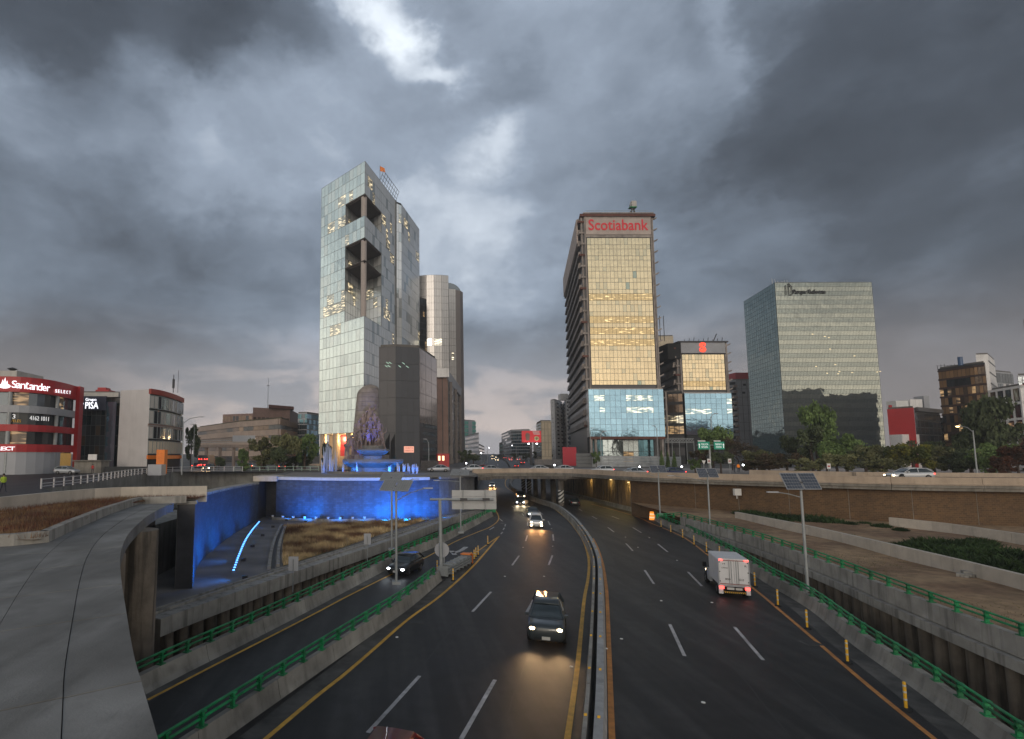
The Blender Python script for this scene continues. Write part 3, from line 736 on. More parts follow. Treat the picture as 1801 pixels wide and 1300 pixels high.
# yellow-lit pile wall under the right side of the bridge
t = thing('pile_wall', 'row of rough brown concrete piles lining the underpass beneath the bridge', 'retaining wall', (44, 100, 0))
pm = mat('brown_piles', (0.21, 0.145, 0.085), rough=.85, var=.35, scale=.8, bump=.4, streak=.8)
bigpile = MB().cyl((0, 0, -5), (0, 0, 5.9), .62, n=10, caps=False).mesh('pile', m=pm, smooth_=True)
PW = resample([Vector((41.6, 86.5, 0)), Vector((43.2, 100, 0)), Vector((44.6, 113, 0)), Vector((46.2, 135, 0)), Vector((49, 160, 0))], 1.38)
for p in PW: inst(bigpile, 'pile', t, p + Vector((.5, 0, 0)))
MB().wall(offset(PW, .9), -5, 6).build('backing_wall', M['concrete_dark'], t)
for i, (x, y) in enumerate([(42.9, 99), (44.1, 110), (45.2, 124)]):
    w = tag(MB().box((x, y, 5.0), (.25, .4, .18)).build('wall_lamp', emis('wall_lamp_glow', (1, .7, .3), 1.5) if i == 0 else bpy.data.materials['wall_lamp_glow']), ['nearest', 'middle', 'deepest'][i] + ' warm lamp glowing on the brown pile wall under the bridge', 'lamp', 'lamps on the underpass wall')
    ld = bpy.data.lights.new('wall_lamp_light', 'POINT'); ld.energy = 110; ld.color = (1, .72, .25); ld.shadow_soft_size = .3
    lo = bpy.data.objects.new('wall_lamp_light', ld); col.objects.link(lo); lo.location = (x - .9, y, 4.6)
# trench side walls beyond the bridge
for k, nm in ((1, 'left'), (2, 'right')):
    P = [Vector((lerp_tab(TR, y, k), y, 0)) for y in ([94, 104, 113, 125, 140, 155, 172, 190, 215, 240, 262] if k == 1 else [150, 172, 190, 215, 240, 262])]
    tag(MB().wall(P, [zr(p.y) - .5 for p in P], [ZS + .02] * len(P)).build('retaining_wall', M['gray_wall']), 'grey retaining wall on the %s of the road climbing out of the underpass' % ('inner side' if k == 1 else 'outer side'), 'retaining wall')
# railing barrier along far road edges
for k, nm in ((1, 'inner'), (2, 'outer')):
    P = [Vector((lerp_tab(TR, y, k), y, zg(y))) for y in range(262, 660, 14)]
    barrier('concrete_barrier', P, [(-.2, 0), (-.12, .8), (.12, .8), (.2, 0)], M['barrier'], 'pale concrete barrier on the %s edge of the distant climbing road' % nm, seg=4)
P = [Vector(((lerp_tab(TR, y, 1) + lerp_tab(TR, y, 2)) / 2, y, zr(y))) for y in range(200, 660, 12)]
barrier('median_barrier', P, [(-.25, 0), (-.15, .9), (.15, .9), (.25, 0)], M['asphalt_dark'], 'dark median barrier dividing the distant climbing road', seg=5)

# ================================================================== LEFT SIDE: apron, beam, blue walls
mb = MB()
LB = resample(zpath([(283, 1089), (295, 1084), (400, 1047), (500, 1012), (600, 979), (695, 947.5), (787, 914), (800, 909), (855, 899)], .6), 1.7)   # near -> far, road on the right
t = thing('trench_beam', 'stained concrete beam on piles edging the trench beside the left slip road', 'retaining wall', LB[10])
for i in range(0, len(LB) - 1, 3):
    Q = [p.copy() for p in LB[i:i + 4]]
    if len(Q) < 2: continue
    Q[-1] = Q[-1] - (Q[-1] - Q[-2]).normalized() * .035
    MB().sweep(Q, [(0, 0), (0, -1.0), (-.9, -1.0), (-.9, 0)]).build('beam_segment', M['concrete'], t)
    MB().sweep(Q, [(-1.0, .12), (-1.0, -.4), (-1.25, -.4), (-1.25, .12)]).build('kerb_segment', M['concrete'], t)
    MB().sweep(Q, [(-1.75, .06), (-1.75, -.4), (-1.9, -.4), (-1.9, .06)]).build('kerb_segment', M['concrete'], t)
LP = resample([Vector((p.x, p.y, 0)) for p in LB], 1.25, False)
lpile = MB().cyl((0, 0, -5), (0, 0, -.42), .42, n=10, caps=False).mesh('pile', m=M['pile'], smooth_=True)
for p, q in zip(LP, normals(LP)): inst(lpile, 'pile', t, p - q * .75)
MB().wall(offset(LP, -1.05), -5, -.3).build('backing_wall', M['concrete_dark'], t)
MB().wall([Vector((LB[0].x, LB[0].y, 0)), Vector((LB[0].x - 9, LB[0].y + 1.5, 0))], -5, .55).build('end_wall', M['concrete_dark'], t)
# apron sheet behind the beam up to the blue walls
ap = [p for p in LB if p.y < 92]
ft = offset(ap, -1.0); n = len(ft)
back = resample([Vector((-24, 34, 0)), Vector((-24, 60, 0)), Vector((-24, 84, 0)), Vector((-5, 88, 0)), Vector((9, 92, 0))], 1.0)
back = [back[int(i * (len(back) - 1) / (n - 1))] for i in range(n)]
M['apron'] = mat('apron_concrete', (0.235, 0.22, 0.205), rough=.8, var=.3, scale=.7, bump=.15, c2=(.15, .14, .135), mixs=.35, streak=0)
terrace(ft, back, .28, M['apron'], 'apron_paving', 10)
BT = [Vector((-14.6, 40.5, 0)), Vector((-17.4, 50, 0)), Vector((-18.9, 61, 0)), Vector((-19.7, 71, 0)), Vector((-20.0, 81.5, 0))]
BT = resample(BT, 2.0)
t = thing('fountain_wall', 'slate-tiled water wall lit blue, curving away beside the concrete apron', 'wall', BT[len(BT) // 2])
hL = [6.6 - .75 * (i / (len(BT) - 1)) for i in range(len(BT))]
for i in range(0, len(BT) - 1, 3):
    MB().wall(BT[i:i + 4], .1, [h - .25 for h in hL[i:i + 4]]).build('tiled_panel', M['blue_tile'], t)
Q = [Vector((p.x, p.y, h)) for p, h in zip(BT, hL)]
for i in range(0, len(Q) - 1, 3): MB().sweep(Q[i:i + 4], [(.12, 0), (.12, -.24), (-1.25, -.24), (-1.25, 0)]).build('coping', M['concrete'], t)
a, b = BT[0], BT[0] + Vector((-1.25, -.15, 0))
MB().prism([a, b, BT[2] + Vector((-1.2, 0, 0)), BT[2] + Vector((-.05, 0, 0))], -5, 6.34).build('end_pier', M['end_tile'], t)
BTb = offset(BT, -1.2)
MB().wall(BTb, -5, [h - .25 for h in hL]).build('back_wall', M['gray_wall'], t)
MW = [Vector((-17.9, 84.2, 0)), Vector((-13, 82.2, 0)), Vector((-7.7, 81, 0)), Vector((.85, 81.5, 0)), Vector((7.1, 84, 0)), Vector((11.2, 88.5, 0)), Vector((14.5, 95.5, 0)), Vector((15.0, 104.0, 0))]
MWs = resample(MW, 2.0); iw = max(i for i, p in enumerate(MWs) if p.x < 7.6)
t = thing('fountain_wall', 'wide slate-tiled water wall glowing blue below the fountain plaza', 'wall', MWs[5])
for i in range(0, iw, 3): MB().wall(MWs[i:min(i + 4, iw + 1)], .1, 6.3).build('tiled_panel', M['blue_tile'], t)
mcop = mat('pale_coping', (0.55, 0.55, 0.56), rough=.7, var=.1)
for i in range(0, iw - 1, 3):
    Q = [Vector((p.x, p.y, 6.62)) for p in MWs[i:min(i + 4, iw)]]
    if len(Q) > 1: MB().sweep(Q, [(.45, 0), (.45, -.42), (-1.6, -.42), (-1.6, 0)]).build('coping', mcop, t)
t2 = thing('retaining_wall', 'dark grey tiled retaining wall curving from the blue wall to the bridge', 'retaining wall', MWs[-3])
for i in range(iw, len(MWs) - 1, 3):
    MB().wall(MWs[i:i + 4], -1, 6.3).build('tiled_panel', M['end_tile'] if False else mat('grey_slate_tiles', (.13, .135, .145), rough=.6, var=.25, streak=.2), t2)
    Q = [Vector((p.x, p.y, 6.6)) for p in MWs[i:i + 4]]
    if len(Q) > 1: MB().sweep(Q, [(.35, 0), (.35, -.35), (-1.6, -.35), (-1.6, 0)]).build('coping', M['fascia'], t2)
# recess between both blue walls
t = thing('wall_recess', 'dark stone recess with a water stain between the two blue-lit walls', 'wall', (-19, 85, 0))
MB().wall([Vector((-20.0, 81.5, 0)), Vector((-20.3, 88, 0)), Vector((-18.3, 88.2, 0)), Vector((-17.9, 84.2, 0))], .1, 6.0).build('recess_panel', M['end_tile'], t)
MB().b2((-21.2, 83.0, 5.98), (-17.6, 88.6, 6.75)).build('recess_cap', M['concrete_light'], t)
# plaza floor between the wall top and the street ground
P = [p for p in MWs]; V = []
for p in P: V += [(p.x, p.y + .3, 6.52), (p.x - 2, 108, 6.52)]
mb = MB().add(V, [(2 * i, 2 * i + 2, 2 * i + 3, 2 * i + 1) for i in range(len(P) - 1)])
mb.b2((-21.6, 88, -1), (-21, 112, 6.49))
struct(mb.build('plaza_paving', mat('plaza_paving', (.22, .2, .18), rough=.8, var=.2), org=(0, 80, 6.5)))
# low curb in front of the blue wall with nozzles
P = resample(zpath([(478, 914), (520, 916), (600, 917.5), (690, 914.5), (765, 908)], .3), 2)
tag(MB().sweep(P, [(0, -.2), (0, .35), (-.35, .35), (-.35, -.2)]).build('low_kerb', M['concrete'], None), 'pale low kerb dividing the dry grass from the blue-lit water wall', 'kerb')
noz = MB().cyl((0, 0, 0), (0, 0, .28), .16, .22, 8).mesh('water_nozzle', m=M['white'])
for p in resample(offset(P, -.17), 1.75, False):
    o = bpy.data.objects.new('water_nozzle', noz); o.location = p + Vector((0, 0, .35)); col.objects.link(o)
    tag(o, 'small white water nozzle on the low kerb before the blue wall', 'nozzle', 'water nozzles on the low kerb')
# led strip on a curb
P = resample(zpath([(411, 1003), (421, 975), (432, 950), (444, 932), (456, 918)], .45), 1.0)
t = thing('led_kerb', 'low curved kerb carrying a line of bright blue lights on the apron', 'light strip', P[0])
MB().sweep(P, [(.25, 0), (.3, -.4), (-.3, -.4), (-.25, 0)]).build('kerb', M['fascia'], t)
ledm = MB().lathe([(.10, 0), (.09, .05), (.03, .08)], n=8).mesh('blue_light', m=M['led'])
for p in resample(P, 1.05, False): inst(ledm, 'blue_light', t, p)
# double curved kerbs left of the grass patch
for pts, lab in ([[(493, 925), (481, 950), (474, 975), (470, 1002)], 'inner curved kerb between the apron and the drain channel'], [[(500, 928), (491, 952), (487, 972), (486, 997)], 'outer curved kerb edging the dry grass patch']):
    P = resample(zpath(pts, .3), 1.5); tag(MB().sweep(P, [(.0, .25), (.0, -.2), (-.3, -.2), (-.3, .25)]).build('curved_kerb', M['concrete']), lab, 'kerb')
P = resample(zpath([(496, 927), (486, 951), (480, 974), (478, 1000)], .3), 1.5); struct(MB().strip(P, -.25, .3, .006).build('drain_channel', M['asphalt_dark'], org=(0, 0, 0)))
gp = zpath([(500, 925), (560, 922), (620, 920), (700, 916), (757, 913), (700, 930), (640, 950), (600, 964), (545, 981), (498, 996), (497, 970), (499, 945)], .32)
GP = [(p.x, p.y) for p in gp]
struct(MB().add([(p[0], p[1], .33) for p in GP], [tuple(range(len(GP)))]).build('dry_grass_bed', M['grass_ground'], org=(0, 60, .3)))

# ================================================================== FOREGROUND LEFT SLAB
SE = zpath([(330, 1560), (300, 1400), (278, 1300), (252, 1210), (235, 1150), (222, 1075), (213, 1015), (212, 975), (222, 945), (238, 926), (262, 906), (290, 891), (306, 885)], 6.6)
SE = resample(SE, .5)            # near -> far, void on the right
def stations(P, vs):
    out = []
    for v_ in vs:
        out.append(min(range(len(P)), key=lambda i: abs(P[i].y - v_)))
    return out
t = thing('concrete_walkway', 'broad grey cracked concrete slab at lower left overhanging the slip road', 'walkway', SE[20] - Vector((0, 0, 2)))
yst = [on_z(240, v_, 6.6).y for v_ in (1560, 1197, 1083, 1026, 988, 960, 935, 915, 900, 890)]
idx = sorted(set([0] + stations(SE, yst) + [len(SE) - 1]))
N_ = normals(SE)
def widths(i):
    y = SE[i].y; return 0.92 + .012 * y
for a, b in zip(idx, idx[1:]):
    if b - a < 1: continue
    Q = SE[a:b + 1]
    for (w0, w1, dz) in ((0, 1.0, 0.0), (1.014, 2.3, -.02), (2.314, 5.5, -.05)):
        top = []; n = len(Q)
        V = []
        for k, p in enumerate(Q):
            q = N_[a + k]; sh = .0
            t0 = p.copy()
            if k == n - 1: t0 = t0 - (Q[-1] - Q[-2]).normalized() * .05
            lo, hi = t0 - q * w0, t0 - q * w1
            zz = 6.6 + dz; z2 = 6.6 + (dz - .03 if w1 < 3 else -.02)
            V += [(lo.x, lo.y, zz), (hi.x, hi.y, z2), (lo.x, lo.y, 6.05), (hi.x, hi.y, 6.05)]
        fa = []
        for k in range(n - 1):
            c, d = 4 * k, 4 * k + 4
            fa += [(c, d, d + 1, c + 1), (c + 2, c + 3, d + 3, d + 2), (c, c + 2, d + 2, d), (c + 1, d + 1, d + 3, c + 3)]
        fa += [(0, 1, 3, 2), (4 * n - 4, 4 * n - 2, 4 * n - 1, 4 * n - 3)]
        MB().add(V, fa).build('slab_panel', M['slab'], t)
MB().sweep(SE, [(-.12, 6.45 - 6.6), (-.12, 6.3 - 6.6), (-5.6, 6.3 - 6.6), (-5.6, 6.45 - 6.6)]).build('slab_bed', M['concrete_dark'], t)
inner = offset(SE, -5.5)
V = []
for p in inner[::3]: V += [(p.x, p.y, 6.57), (-70, p.y, 6.57)]
MB().add(V, [(2 * i, 2 * i + 2, 2 * i + 3, 2 * i + 1) for i in range(len(V) // 2 - 1)]).build('slab_field', M['slab'], t)
# diagonal joints as thin dark grooves are real gaps; piers under the walkway
cv = zpath([(246, 950)], 5.5)[0]
for (x, y, r) in [(-13.4, 29.0, 1.0), (-11.5, 22, .8), (-16.5, 34, 1.0)]:
    MB().cyl((x, y, -5), (x, y, 6.05), r, n=14).build('pier', M['pile'], t, smooth_=True, angle=40)
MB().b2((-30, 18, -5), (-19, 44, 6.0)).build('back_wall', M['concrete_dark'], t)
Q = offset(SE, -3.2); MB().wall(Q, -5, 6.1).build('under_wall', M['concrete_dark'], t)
# planter with red-brown mulch
pc = zpath([(-60, 944), (0, 941), (80, 936.5), (130, 915), (190, 892), (247, 874.5), (328, 872.5)], 7.0)
PC = resample(pc, 1.5, False)
t = thing('planter_kerb', 'weathered concrete kerb wrapping the mulch planter beside the walkway', 'kerb', PC[len(PC) // 2])
for i in range(0, len(PC) - 1, 2):
    MB().sweep(PC[i:i + 3], [(0, 0), (.02, -.5), (-.35, -.5), (-.35, 0)]).build('kerb_block', M['concrete'], t)
pb = zpath([(-60, 880), (0, 875), (80, 867), (160, 860), (215, 857), (364, 855)], 7.6)
PB = resample(pb, 2.0)
t = thing('planter_wall', 'pale low wall behind the mulch planter at the left', 'wall', PB[3])
i2 = [i for i, p in enumerate(PB)]
for i in range(0, len(PB) - 1, 2):
    lt = PB[i].x > -20.5
    MB().sweep(PB[i:i + 3], [(0, 0), (0, -1.2), (-.3, -1.2), (-.3, 0)]).build('wall_panel', M['concrete_light'], t)
n = 22
A = resample(pc, sum((a - b).length for a, b in zip(pc, pc[1:])) / n, False); B = resample(pb, sum((a - b).length for a, b in zip(pb, pb[1:])) / n, False)
n = min(len(A), len(B)); terrace(A[:n], B[:n], lambda a, b, k: 6.78 + .08 * math.sin(a.x * 2 + k * 7), M['mulch'], 'mulch_bed', 10)
# street on the left with its retaining wall and white railing
FN = zpath([(76, 862)], 6.3) + zpath([(160, 848), (250, 833.5), (320, 829.5), (382, 828.8), (440, 829.4), (505, 829.7)], 6.5)
FNs = resample(FN, 2.0)
tag(MB().wall(FNs, -1, 6.45).build('retaining_wall', M['gray_wall']), 'grey stained retaining wall below the white street railing', 'retaining wall')
V = []
for p in FNs: V += [(p.x, p.y, 6.45), (-200, p.y + 4, 6.45)]
mb = MB().add(V, [(2 * i, 2 * i + 1, 2 * i + 3, 2 * i + 2) for i in range(len(FNs) - 1)])
mb.add([(-200, 20, 6.45), (-24, 20, 6.45), (-24, 42, 6.45), (FNs[0].x, FNs[0].y, 6.45), (-200, FNs[0].y + 4, 6.45)], [(0, 1, 2, 3, 4)])
struct(mb.build('street', M['asphalt'], org=(-60, 60, 6.45)))
struct(MB().b2((-60, 42.2, .1), (-19, 56, 4.4)).build('lower_yard', M['gray_wall']))
FR = resample([p + Vector((0, 0, -p.z + 6.45)) for p in FNs if p.y < 118 and p.x < -30], 2.3, False)
FR = [FR[0] + (FR[0] - FR[1]) * .2] + FR[1:]
t = thing('white_railing', 'long white metal railing along the upper street at the left', 'railing', FR[len(FR) // 2])
wr = mat('white_railing_paint', (.5, .49, .5), rough=.5, var=.08)
for h in (.25, .55, 1.0): MB().tube([p + Vector((0, 0, h)) for p in FR], .045, 5).build('rail', wr, t)
rp = MB().b2((-.07, -.07, 0), (.07, .07, 1.08)).mesh('railing_post', m=wr)
for p in FR: inst(rp, 'railing_post', t, p)
FR2 = resample([Vector((-34, 117, 6.5)), Vector((-16, 118, 6.5))], 1.8, False)
t = thing('pale_green_railing', 'low pale green railing between the trees and the fountain', 'railing', FR2[3])
gr_ = mat('pale_green_paint', (.30, .40, .33), rough=.5)
for h in (.3, .95): MB().tube([p + Vector((0, 0, h)) for p in FR2], .05, 5).build('rail', gr_, t)
for p in FR2: inst(MB().b2((-.06, -.06, 0), (.06, .06, 1)).mesh('railing_post', m=gr_), 'railing_post', t, p)
# ================================================================== BUILDINGS
def pane_rand(m_):
    nt = m_.node_tree; N = nt.nodes; L = nt.links
    oi = [n for n in N if n.bl_idname == 'ShaderNodeObjectInfo']
    if not oi: return m_
    oi = oi[0]; geo = N.new('ShaderNodeNewGeometry'); tgt = [l.to_socket for l in oi.outputs['Random'].links]
    a = N.new('ShaderNodeMath'); a.operation = 'ADD'; L.new(oi.outputs['Random'], a.inputs[0]); L.new(geo.outputs['Random Per Island'], a.inputs[1])
    f = N.new('ShaderNodeMath'); f.operation = 'FRACT'; L.new(a.outputs[0], f.inputs[0])
    for t_ in tgt: L.new(f.outputs[0], t_)
    return m_
def PM(name, *a, **k):
    M[name] = pane_rand(pane_mat(name, *a, **k)); return M[name]
PM('glass_pale', (0.67, 0.77, 0.77), rnd=.04, rough=.12, metal=.8)
PM('glass_pale_r', (0.95, 0.98, 1.0), rnd=.05, rough=.2, metal=.5)  # paler copy for the right face; brighter sky reflection put into the tint
PM('glass_pale_r_dark', (0.66, 0.72, 0.74), rnd=.08, metal=.6)
PM('glass_pale_dark', (0.54, 0.62, 0.63), rnd=.08)
PM('glass_pale_blind', (0.73, 0.81, 0.80), rnd=.04, metal=.75, rough=.25)
PM('glass_pale_lit', (0.42, 0.44, 0.42), lit=(1, .80, .48), litamt=.35, ls=1.1)
PM('glass_gold', (0.88, 0.73, 0.48), rnd=.07, rough=.16, metal=.9)
PM('glass_gold_pale', (0.74, 0.66, 0.46), rnd=.08, rough=.2, metal=.7)
PM('glass_gold_lit', (0.72, 0.55, 0.30), rnd=.07, rough=.2, metal=.8, lit=(1, .72, .35), litamt=.05, ls=.9)
PM('glass_gold_green', (0.42, 0.48, 0.40), rnd=.07, rough=.2, metal=.8)
PM('glass_blue', (0.33, 0.54, 0.70), rnd=.10, rough=.10)
PM('glass_blue_lit', (0.31, 0.50, 0.63), rnd=.1, lit=(1, .86, .55), litamt=.55, ls=1.5)
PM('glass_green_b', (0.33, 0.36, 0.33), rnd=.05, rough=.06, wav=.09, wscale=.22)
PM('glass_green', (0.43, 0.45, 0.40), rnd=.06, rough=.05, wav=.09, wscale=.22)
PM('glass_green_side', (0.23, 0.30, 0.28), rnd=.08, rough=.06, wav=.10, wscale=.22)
PM('glass_teal', (0.10, 0.20, 0.24), rnd=.25, rough=.1)
PM('glass_silver', (0.58, 0.57, 0.57), rnd=.05, rough=.32, metal=.35)
PM('glass_silver_lit', (0.45, 0.45, 0.45), rnd=.08, lit=(1, .88, .62), litamt=.7, ls=2.0)
PM('glass_black', (0.035, 0.04, 0.045), rnd=.4, rough=.12, metal=.3)
PM('glass_grey', (0.14, 0.16, 0.18), rnd=.3, rough=.1, metal=.7)
PM('glass_brown', (0.17, 0.12, 0.085), rnd=.3, rough=.12, metal=.6)
PM('window_lit', (0.2, 0.16, 0.12), metal=.3, lit=(1, .62, .28), litamt=.8, ls=.5)
PM('window_lit_dim', (0.15, 0.12, 0.10), metal=.2, lit=(1, .62, .3), litamt=.3, ls=.3)
M['granite'] = mat('dark_granite', (0.095, 0.092, 0.095), rough=.35, var=.08, scale=.2, spec=.5)
PM('panel_granite', (0.085, 0.083, 0.088), rnd=.07, rough=.4, metal=.25, wav=.01)
PM('panel_granite_b', (0.062, 0.065, 0.075), rnd=.07, rough=.4, metal=.25, wav=.01)
PM('panel_mirror', (0.85, 0.72, 0.64), rnd=.05, rough=.12, metal=.9, wav=.02)  # peach sky reflection of the right face put into the panel tint
M['mull'] = mat('mullion_dark', (0.05, 0.055, 0.055), rough=.5, var=0)
M['mull_light'] = mat('mullion_pale', (0.30, 0.33, 0.33), rough=.5, var=0)
M['core'] = mat('building_core', (0.035, 0.037, 0.04), rough=.8, var=.1)
M['roof'] = mat('flat_roof', (0.14, 0.13, 0.12), rough=.9, var=.2)
M['pinkgrey'] = mat('pink_grey_stone', (0.36, 0.28, 0.235), rough=.85, var=.12, scale=.4, streak=.2)
M['brownstone'] = mat('brown_stone', (0.24, 0.155, 0.13), rough=.85, var=.15, scale=.4)
M['beige'] = mat('beige_render', (0.62, 0.54, 0.42), rough=.85, var=.12, scale=.2, streak=.15)
M['white_render'] = mat('white_render', (0.78, 0.76, 0.75), rough=.8, var=.1, scale=.3, streak=.12)
M['grey_metal'] = mat('grey_metal_cladding', (0.36, 0.37, 0.40), rough=.5, var=.08, scale=.3)
M['rust'] = mat('rusty_steel', (0.13, 0.05, 0.035), rough=.8, var=.3)
M['scaf'] = mat('exposed_concrete', (0.32, 0.28, 0.255), rough=.85, var=.3, scale=.5, streak=.3)
M['lettering_black'] = mat('black_lettering', (.02, .02, .02), rough=.5, var=0)
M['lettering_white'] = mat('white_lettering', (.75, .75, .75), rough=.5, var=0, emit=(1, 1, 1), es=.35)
M['sign_lit_white'] = mat('lit_white_lettering', (.8, .8, .8), rough=.5, var=0, emit=(.92, .93, 1), es=1.1)
M['red_letter'] = mat('red_lettering', (.50, .015, .03), rough=.5, var=0, emit=(1, .03, .04), es=.12)
M['neon_red'] = mat('lit_red_letter', (.7, .04, .02), rough=.5, var=0, emit=(1, .07, .03), es=1.4)
def xy(p): return Vector((p[0], p[1], 0))
OVER = {}
USED = {}
def facade(t, A, B, z0, z1, nc, nr, pick, frame=None, name='pane', mw=.12, mh=.14, skip=None, off=.05, th=.06, fr_th=.12, budget=300, rowsplit=None, vbars=True, hbars=True, bar=.09):
    A, B = xy(A), xy(B); d = B - A; W = d.length; d.normalize()
    n = Vector((d.y, -d.x, 0))
    if n.dot(xy(CAM) - A) < 0: n = -n
    rz = math.atan2(d.y, d.x); cw = W / nc
    if rowsplit is None: zsx = [z1 - (z1 - z0) * j / nr for j in range(nr + 1)]
    else:
        zsx = [z1]
        for k in range(nr):
            for f in rowsplit: zsx.append(zsx[-1] - (z1 - z0) / nr * f)
    meshes = {}
    ov = OVER.setdefault(t.name, [])
    for j in range(len(zsx) - 1):
        ch = zsx[j] - zsx[j + 1]; zc = (zsx[j] + zsx[j + 1]) / 2
        for i in range(nc):
            if skip and skip(i, j): continue
            m_ = pick(i, j)
            if m_ is None: continue
            c = A + d * ((i + .5) * cw) + n * (off); c.z = zc
            key = round(ch, 3)
            USED[t.name] = USED.get(t.name, 0) + 1
            if USED[t.name] <= budget:
                if key not in meshes: meshes[key] = MB().box((0, 0, 0), (cw - mw, th, ch - mh)).mesh(name, m=m_)
                inst(meshes[key], name, t, c, (0, 0, rz), m_)
            else: ov.append((c, (cw - mw, th, ch - mh), rz, m_))
    if frame:
        mb = MB()
        if vbars:
            for i in range(nc + 1):
                c = A + d * (i * cw) + n * off; mb.box((c.x, c.y, (z0 + z1) / 2), (bar, fr_th, z1 - z0), rz)
        if hbars:
            for z in zsx:
                c = A + d * (W / 2) + n * (off + .004); mb.box((c.x, c.y, z), (W, fr_th + .01, bar), rz)
        if skip is None: mb.build('mullions', frame, t)
        else:
            mb = MB()
            for j in range(len(zsx) - 1):
                for i in range(nc):
                    if skip(i, j): continue
                    c = A + d * (i * cw) + n * off; mb.box((c.x, c.y, (zsx[j] + zsx[j + 1]) / 2), (bar, fr_th, zsx[j] - zsx[j + 1]), rz)
                    c = A + d * ((i + .5) * cw) + n * (off + .004); mb.box((c.x, c.y, zsx[j]), (cw, fr_th + .01, bar), rz)
            mb.build('mullions', frame, t)
    return n, d
def finish(t):
    ov = OVER.get(t.name)
    if not ov: return
    mb = MB(); mats_ = []; idx = []
    for c, s, rz, m_ in ov:
        if m_ not in mats_: mats_.append(m_)
        a = len(mb.f); mb.box(c, s, rz); idx += [mats_.index(m_)] * (len(mb.f) - a)
    me = mb.mesh('pane_field', ORG[t.name])
    for m_ in mats_: me.materials.append(m_)
    me.polygons.foreach_set('material_index', idx); me.update()
    o = bpy.data.objects.new('pane_field', me); o.parent = t; col.objects.link(o); o['kind'] = 'stuff'
def text_mesh(s, w, h, m_, ext=.06, offset=0.0, shear=0.0):
    cu = bpy.data.curves.new('lettering', 'FONT'); cu.body = s; cu.size = 1; cu.extrude = 0.02; cu.offset = offset; cu.shear = shear; cu.resolution_u = 3
    o = bpy.data.objects.new('tmp', cu); col.objects.link(o)
    dg = bpy.context.evaluated_depsgraph_get(); me = bpy.data.meshes.new_from_object(o.evaluated_get(dg))
    bpy.data.objects.remove(o)
    xs = [v.co.x for v in me.vertices]; ysx = [v.co.y for v in me.vertices]; zs_ = [v.co.z for v in me.vertices]
    cx, cy = (min(xs) + max(xs)) / 2, (min(ysx) + max(ysx)) / 2; sx = w / (max(xs) - min(xs)); sy = h / (max(ysx) - min(ysx)) if h else sx; sz = ext / max(1e-6, (max(zs_) - min(zs_)))
    for v in me.vertices: v.co = ((v.co.x - cx) * sx, (v.co.y - cy) * sy, v.co.z * sz)
    me.materials.clear(); me.materials.append(m_); me.name = 'lettering'; return me
def text(t, s, c, rz, w, h, m_, name='lettering', ext=.08, offset=0.0, shear=0.0):
    return inst(text_mesh(s, w, h, m_, ext, offset, shear), name, t, c, (math.pi / 2, 0, rz))
def rough_poly(pts, depth):
    """visible roof line left->right plus points behind"""
    a, b = xy(pts[0]), xy(pts[-1])
    ca = xy(a).normalized(); cb = xy(b).normalized(); m_ = ((a + b) / 2).normalized()
    return [(p[0], p[1]) for p in pts] + [tuple((b + m_ * depth)[:2]), tuple((a + m_ * depth)[:2])]
def skyline(px, ref, Y):
    z = on_y(px[ref][0], px[ref][1], Y).z; P = [on_z(u, v, z) for u, v in px]; P[ref] = on_y(px[ref][0], px[ref][1], Y)
    return P, z
def shrink(poly, k=.12):
    c = Vector((sum(p[0] for p in poly) / len(poly), sum(p[1] for p in poly) / len(poly)))
    return [tuple(Vector(p[:2]) + (c - Vector(p[:2])).normalized() * k) for p in poly]
def block(label, px, ref, Y, m_, faces=(), depth=18, zb=ZS - .3, name='building', roofm=None, cat='building', par=.5):
    P, z = skyline(px, ref, Y); t = thing(name, label, cat, (P[0].x, P[0].y, zb))
    poly = rough_poly(P, depth)
    MB().prism(shrink(poly, .02), zb, z).build('wall', m_, t)
    MB().prism(shrink(poly, .5), z + .004, z + par).build('roof', roofm or M['roof'], t)
    for (i, kw) in faces:
        kw = dict(kw); kw.setdefault('z0', zb + 3); kw.setdefault('z1', z - .4)
        facade(t, P[i], P[i + 1], **kw)
    finish(t)
    return t, P, z
def rnd_pick(opts, seed=0):
    rr = random.Random(seed); names = [o for o, w in opts]; ws = [w for o, w in opts]
    return lambda i, j: M[rr.choices(names, ws)[0]]

# ---- tall pale glass tower on the left
A = on_y(642, 283.5, 190); zt = A.z; B = on_z(566, 332, zt); C = on_z(696, 353.5, zt); D_ = on_z(706, 357.5, zt); E_ = on_z(737, 402, zt)
t = thing('glass_tower', 'tall pale green glass tower with open corner terraces, left of the motorway', 'office tower', (A.x, A.y, ZS))
A2, B2, C2 = xy(A), xy(B), xy(C); uL = (B2 - A2); uR = (C2 - A2)
back = [xy(E_) + Vector((-6, 22, 0)), B2 + (xy(E_) - xy(A)) * .9]
zb_ = on_y(560, 764, B.y).z
NR = 24; rh = (zt - zb_) / NR
fa_, fb_ = 5 / 12, 7 / 14
PL = A2 + uL * fa_; PR = A2 + uR * fb_; I_ = PL + uR * fb_
full = [B2, A2, C2, xy(D_) + (xy(D_) - A2).normalized() * 0, xy(E_)] + back
notch = [B2, PL, I_, PR, C2, xy(D_), xy(E_)] + back
rowz = [zt - rh * j for j in range(NR + 1)]
openr = [(3, 5), (7, 9), (9, 14)]
def is_open(j): return 3 <= j < 5 or 7 <= j < 9 or 9 <= j < 14
segs = [(0, 3, full), (3, 5, notch), (5, 7, full), (7, 14, notch), (14, NR, full)]
for a, b, poly in segs:
    MB().prism(shrink([tuple(p[:2]) for p in poly], .25), rowz[b], rowz[a] - .01).build('core_section', M['core'], t)
soff = mat('terrace_soffit', (0.055, 0.04, 0.033), rough=.7, var=.2)
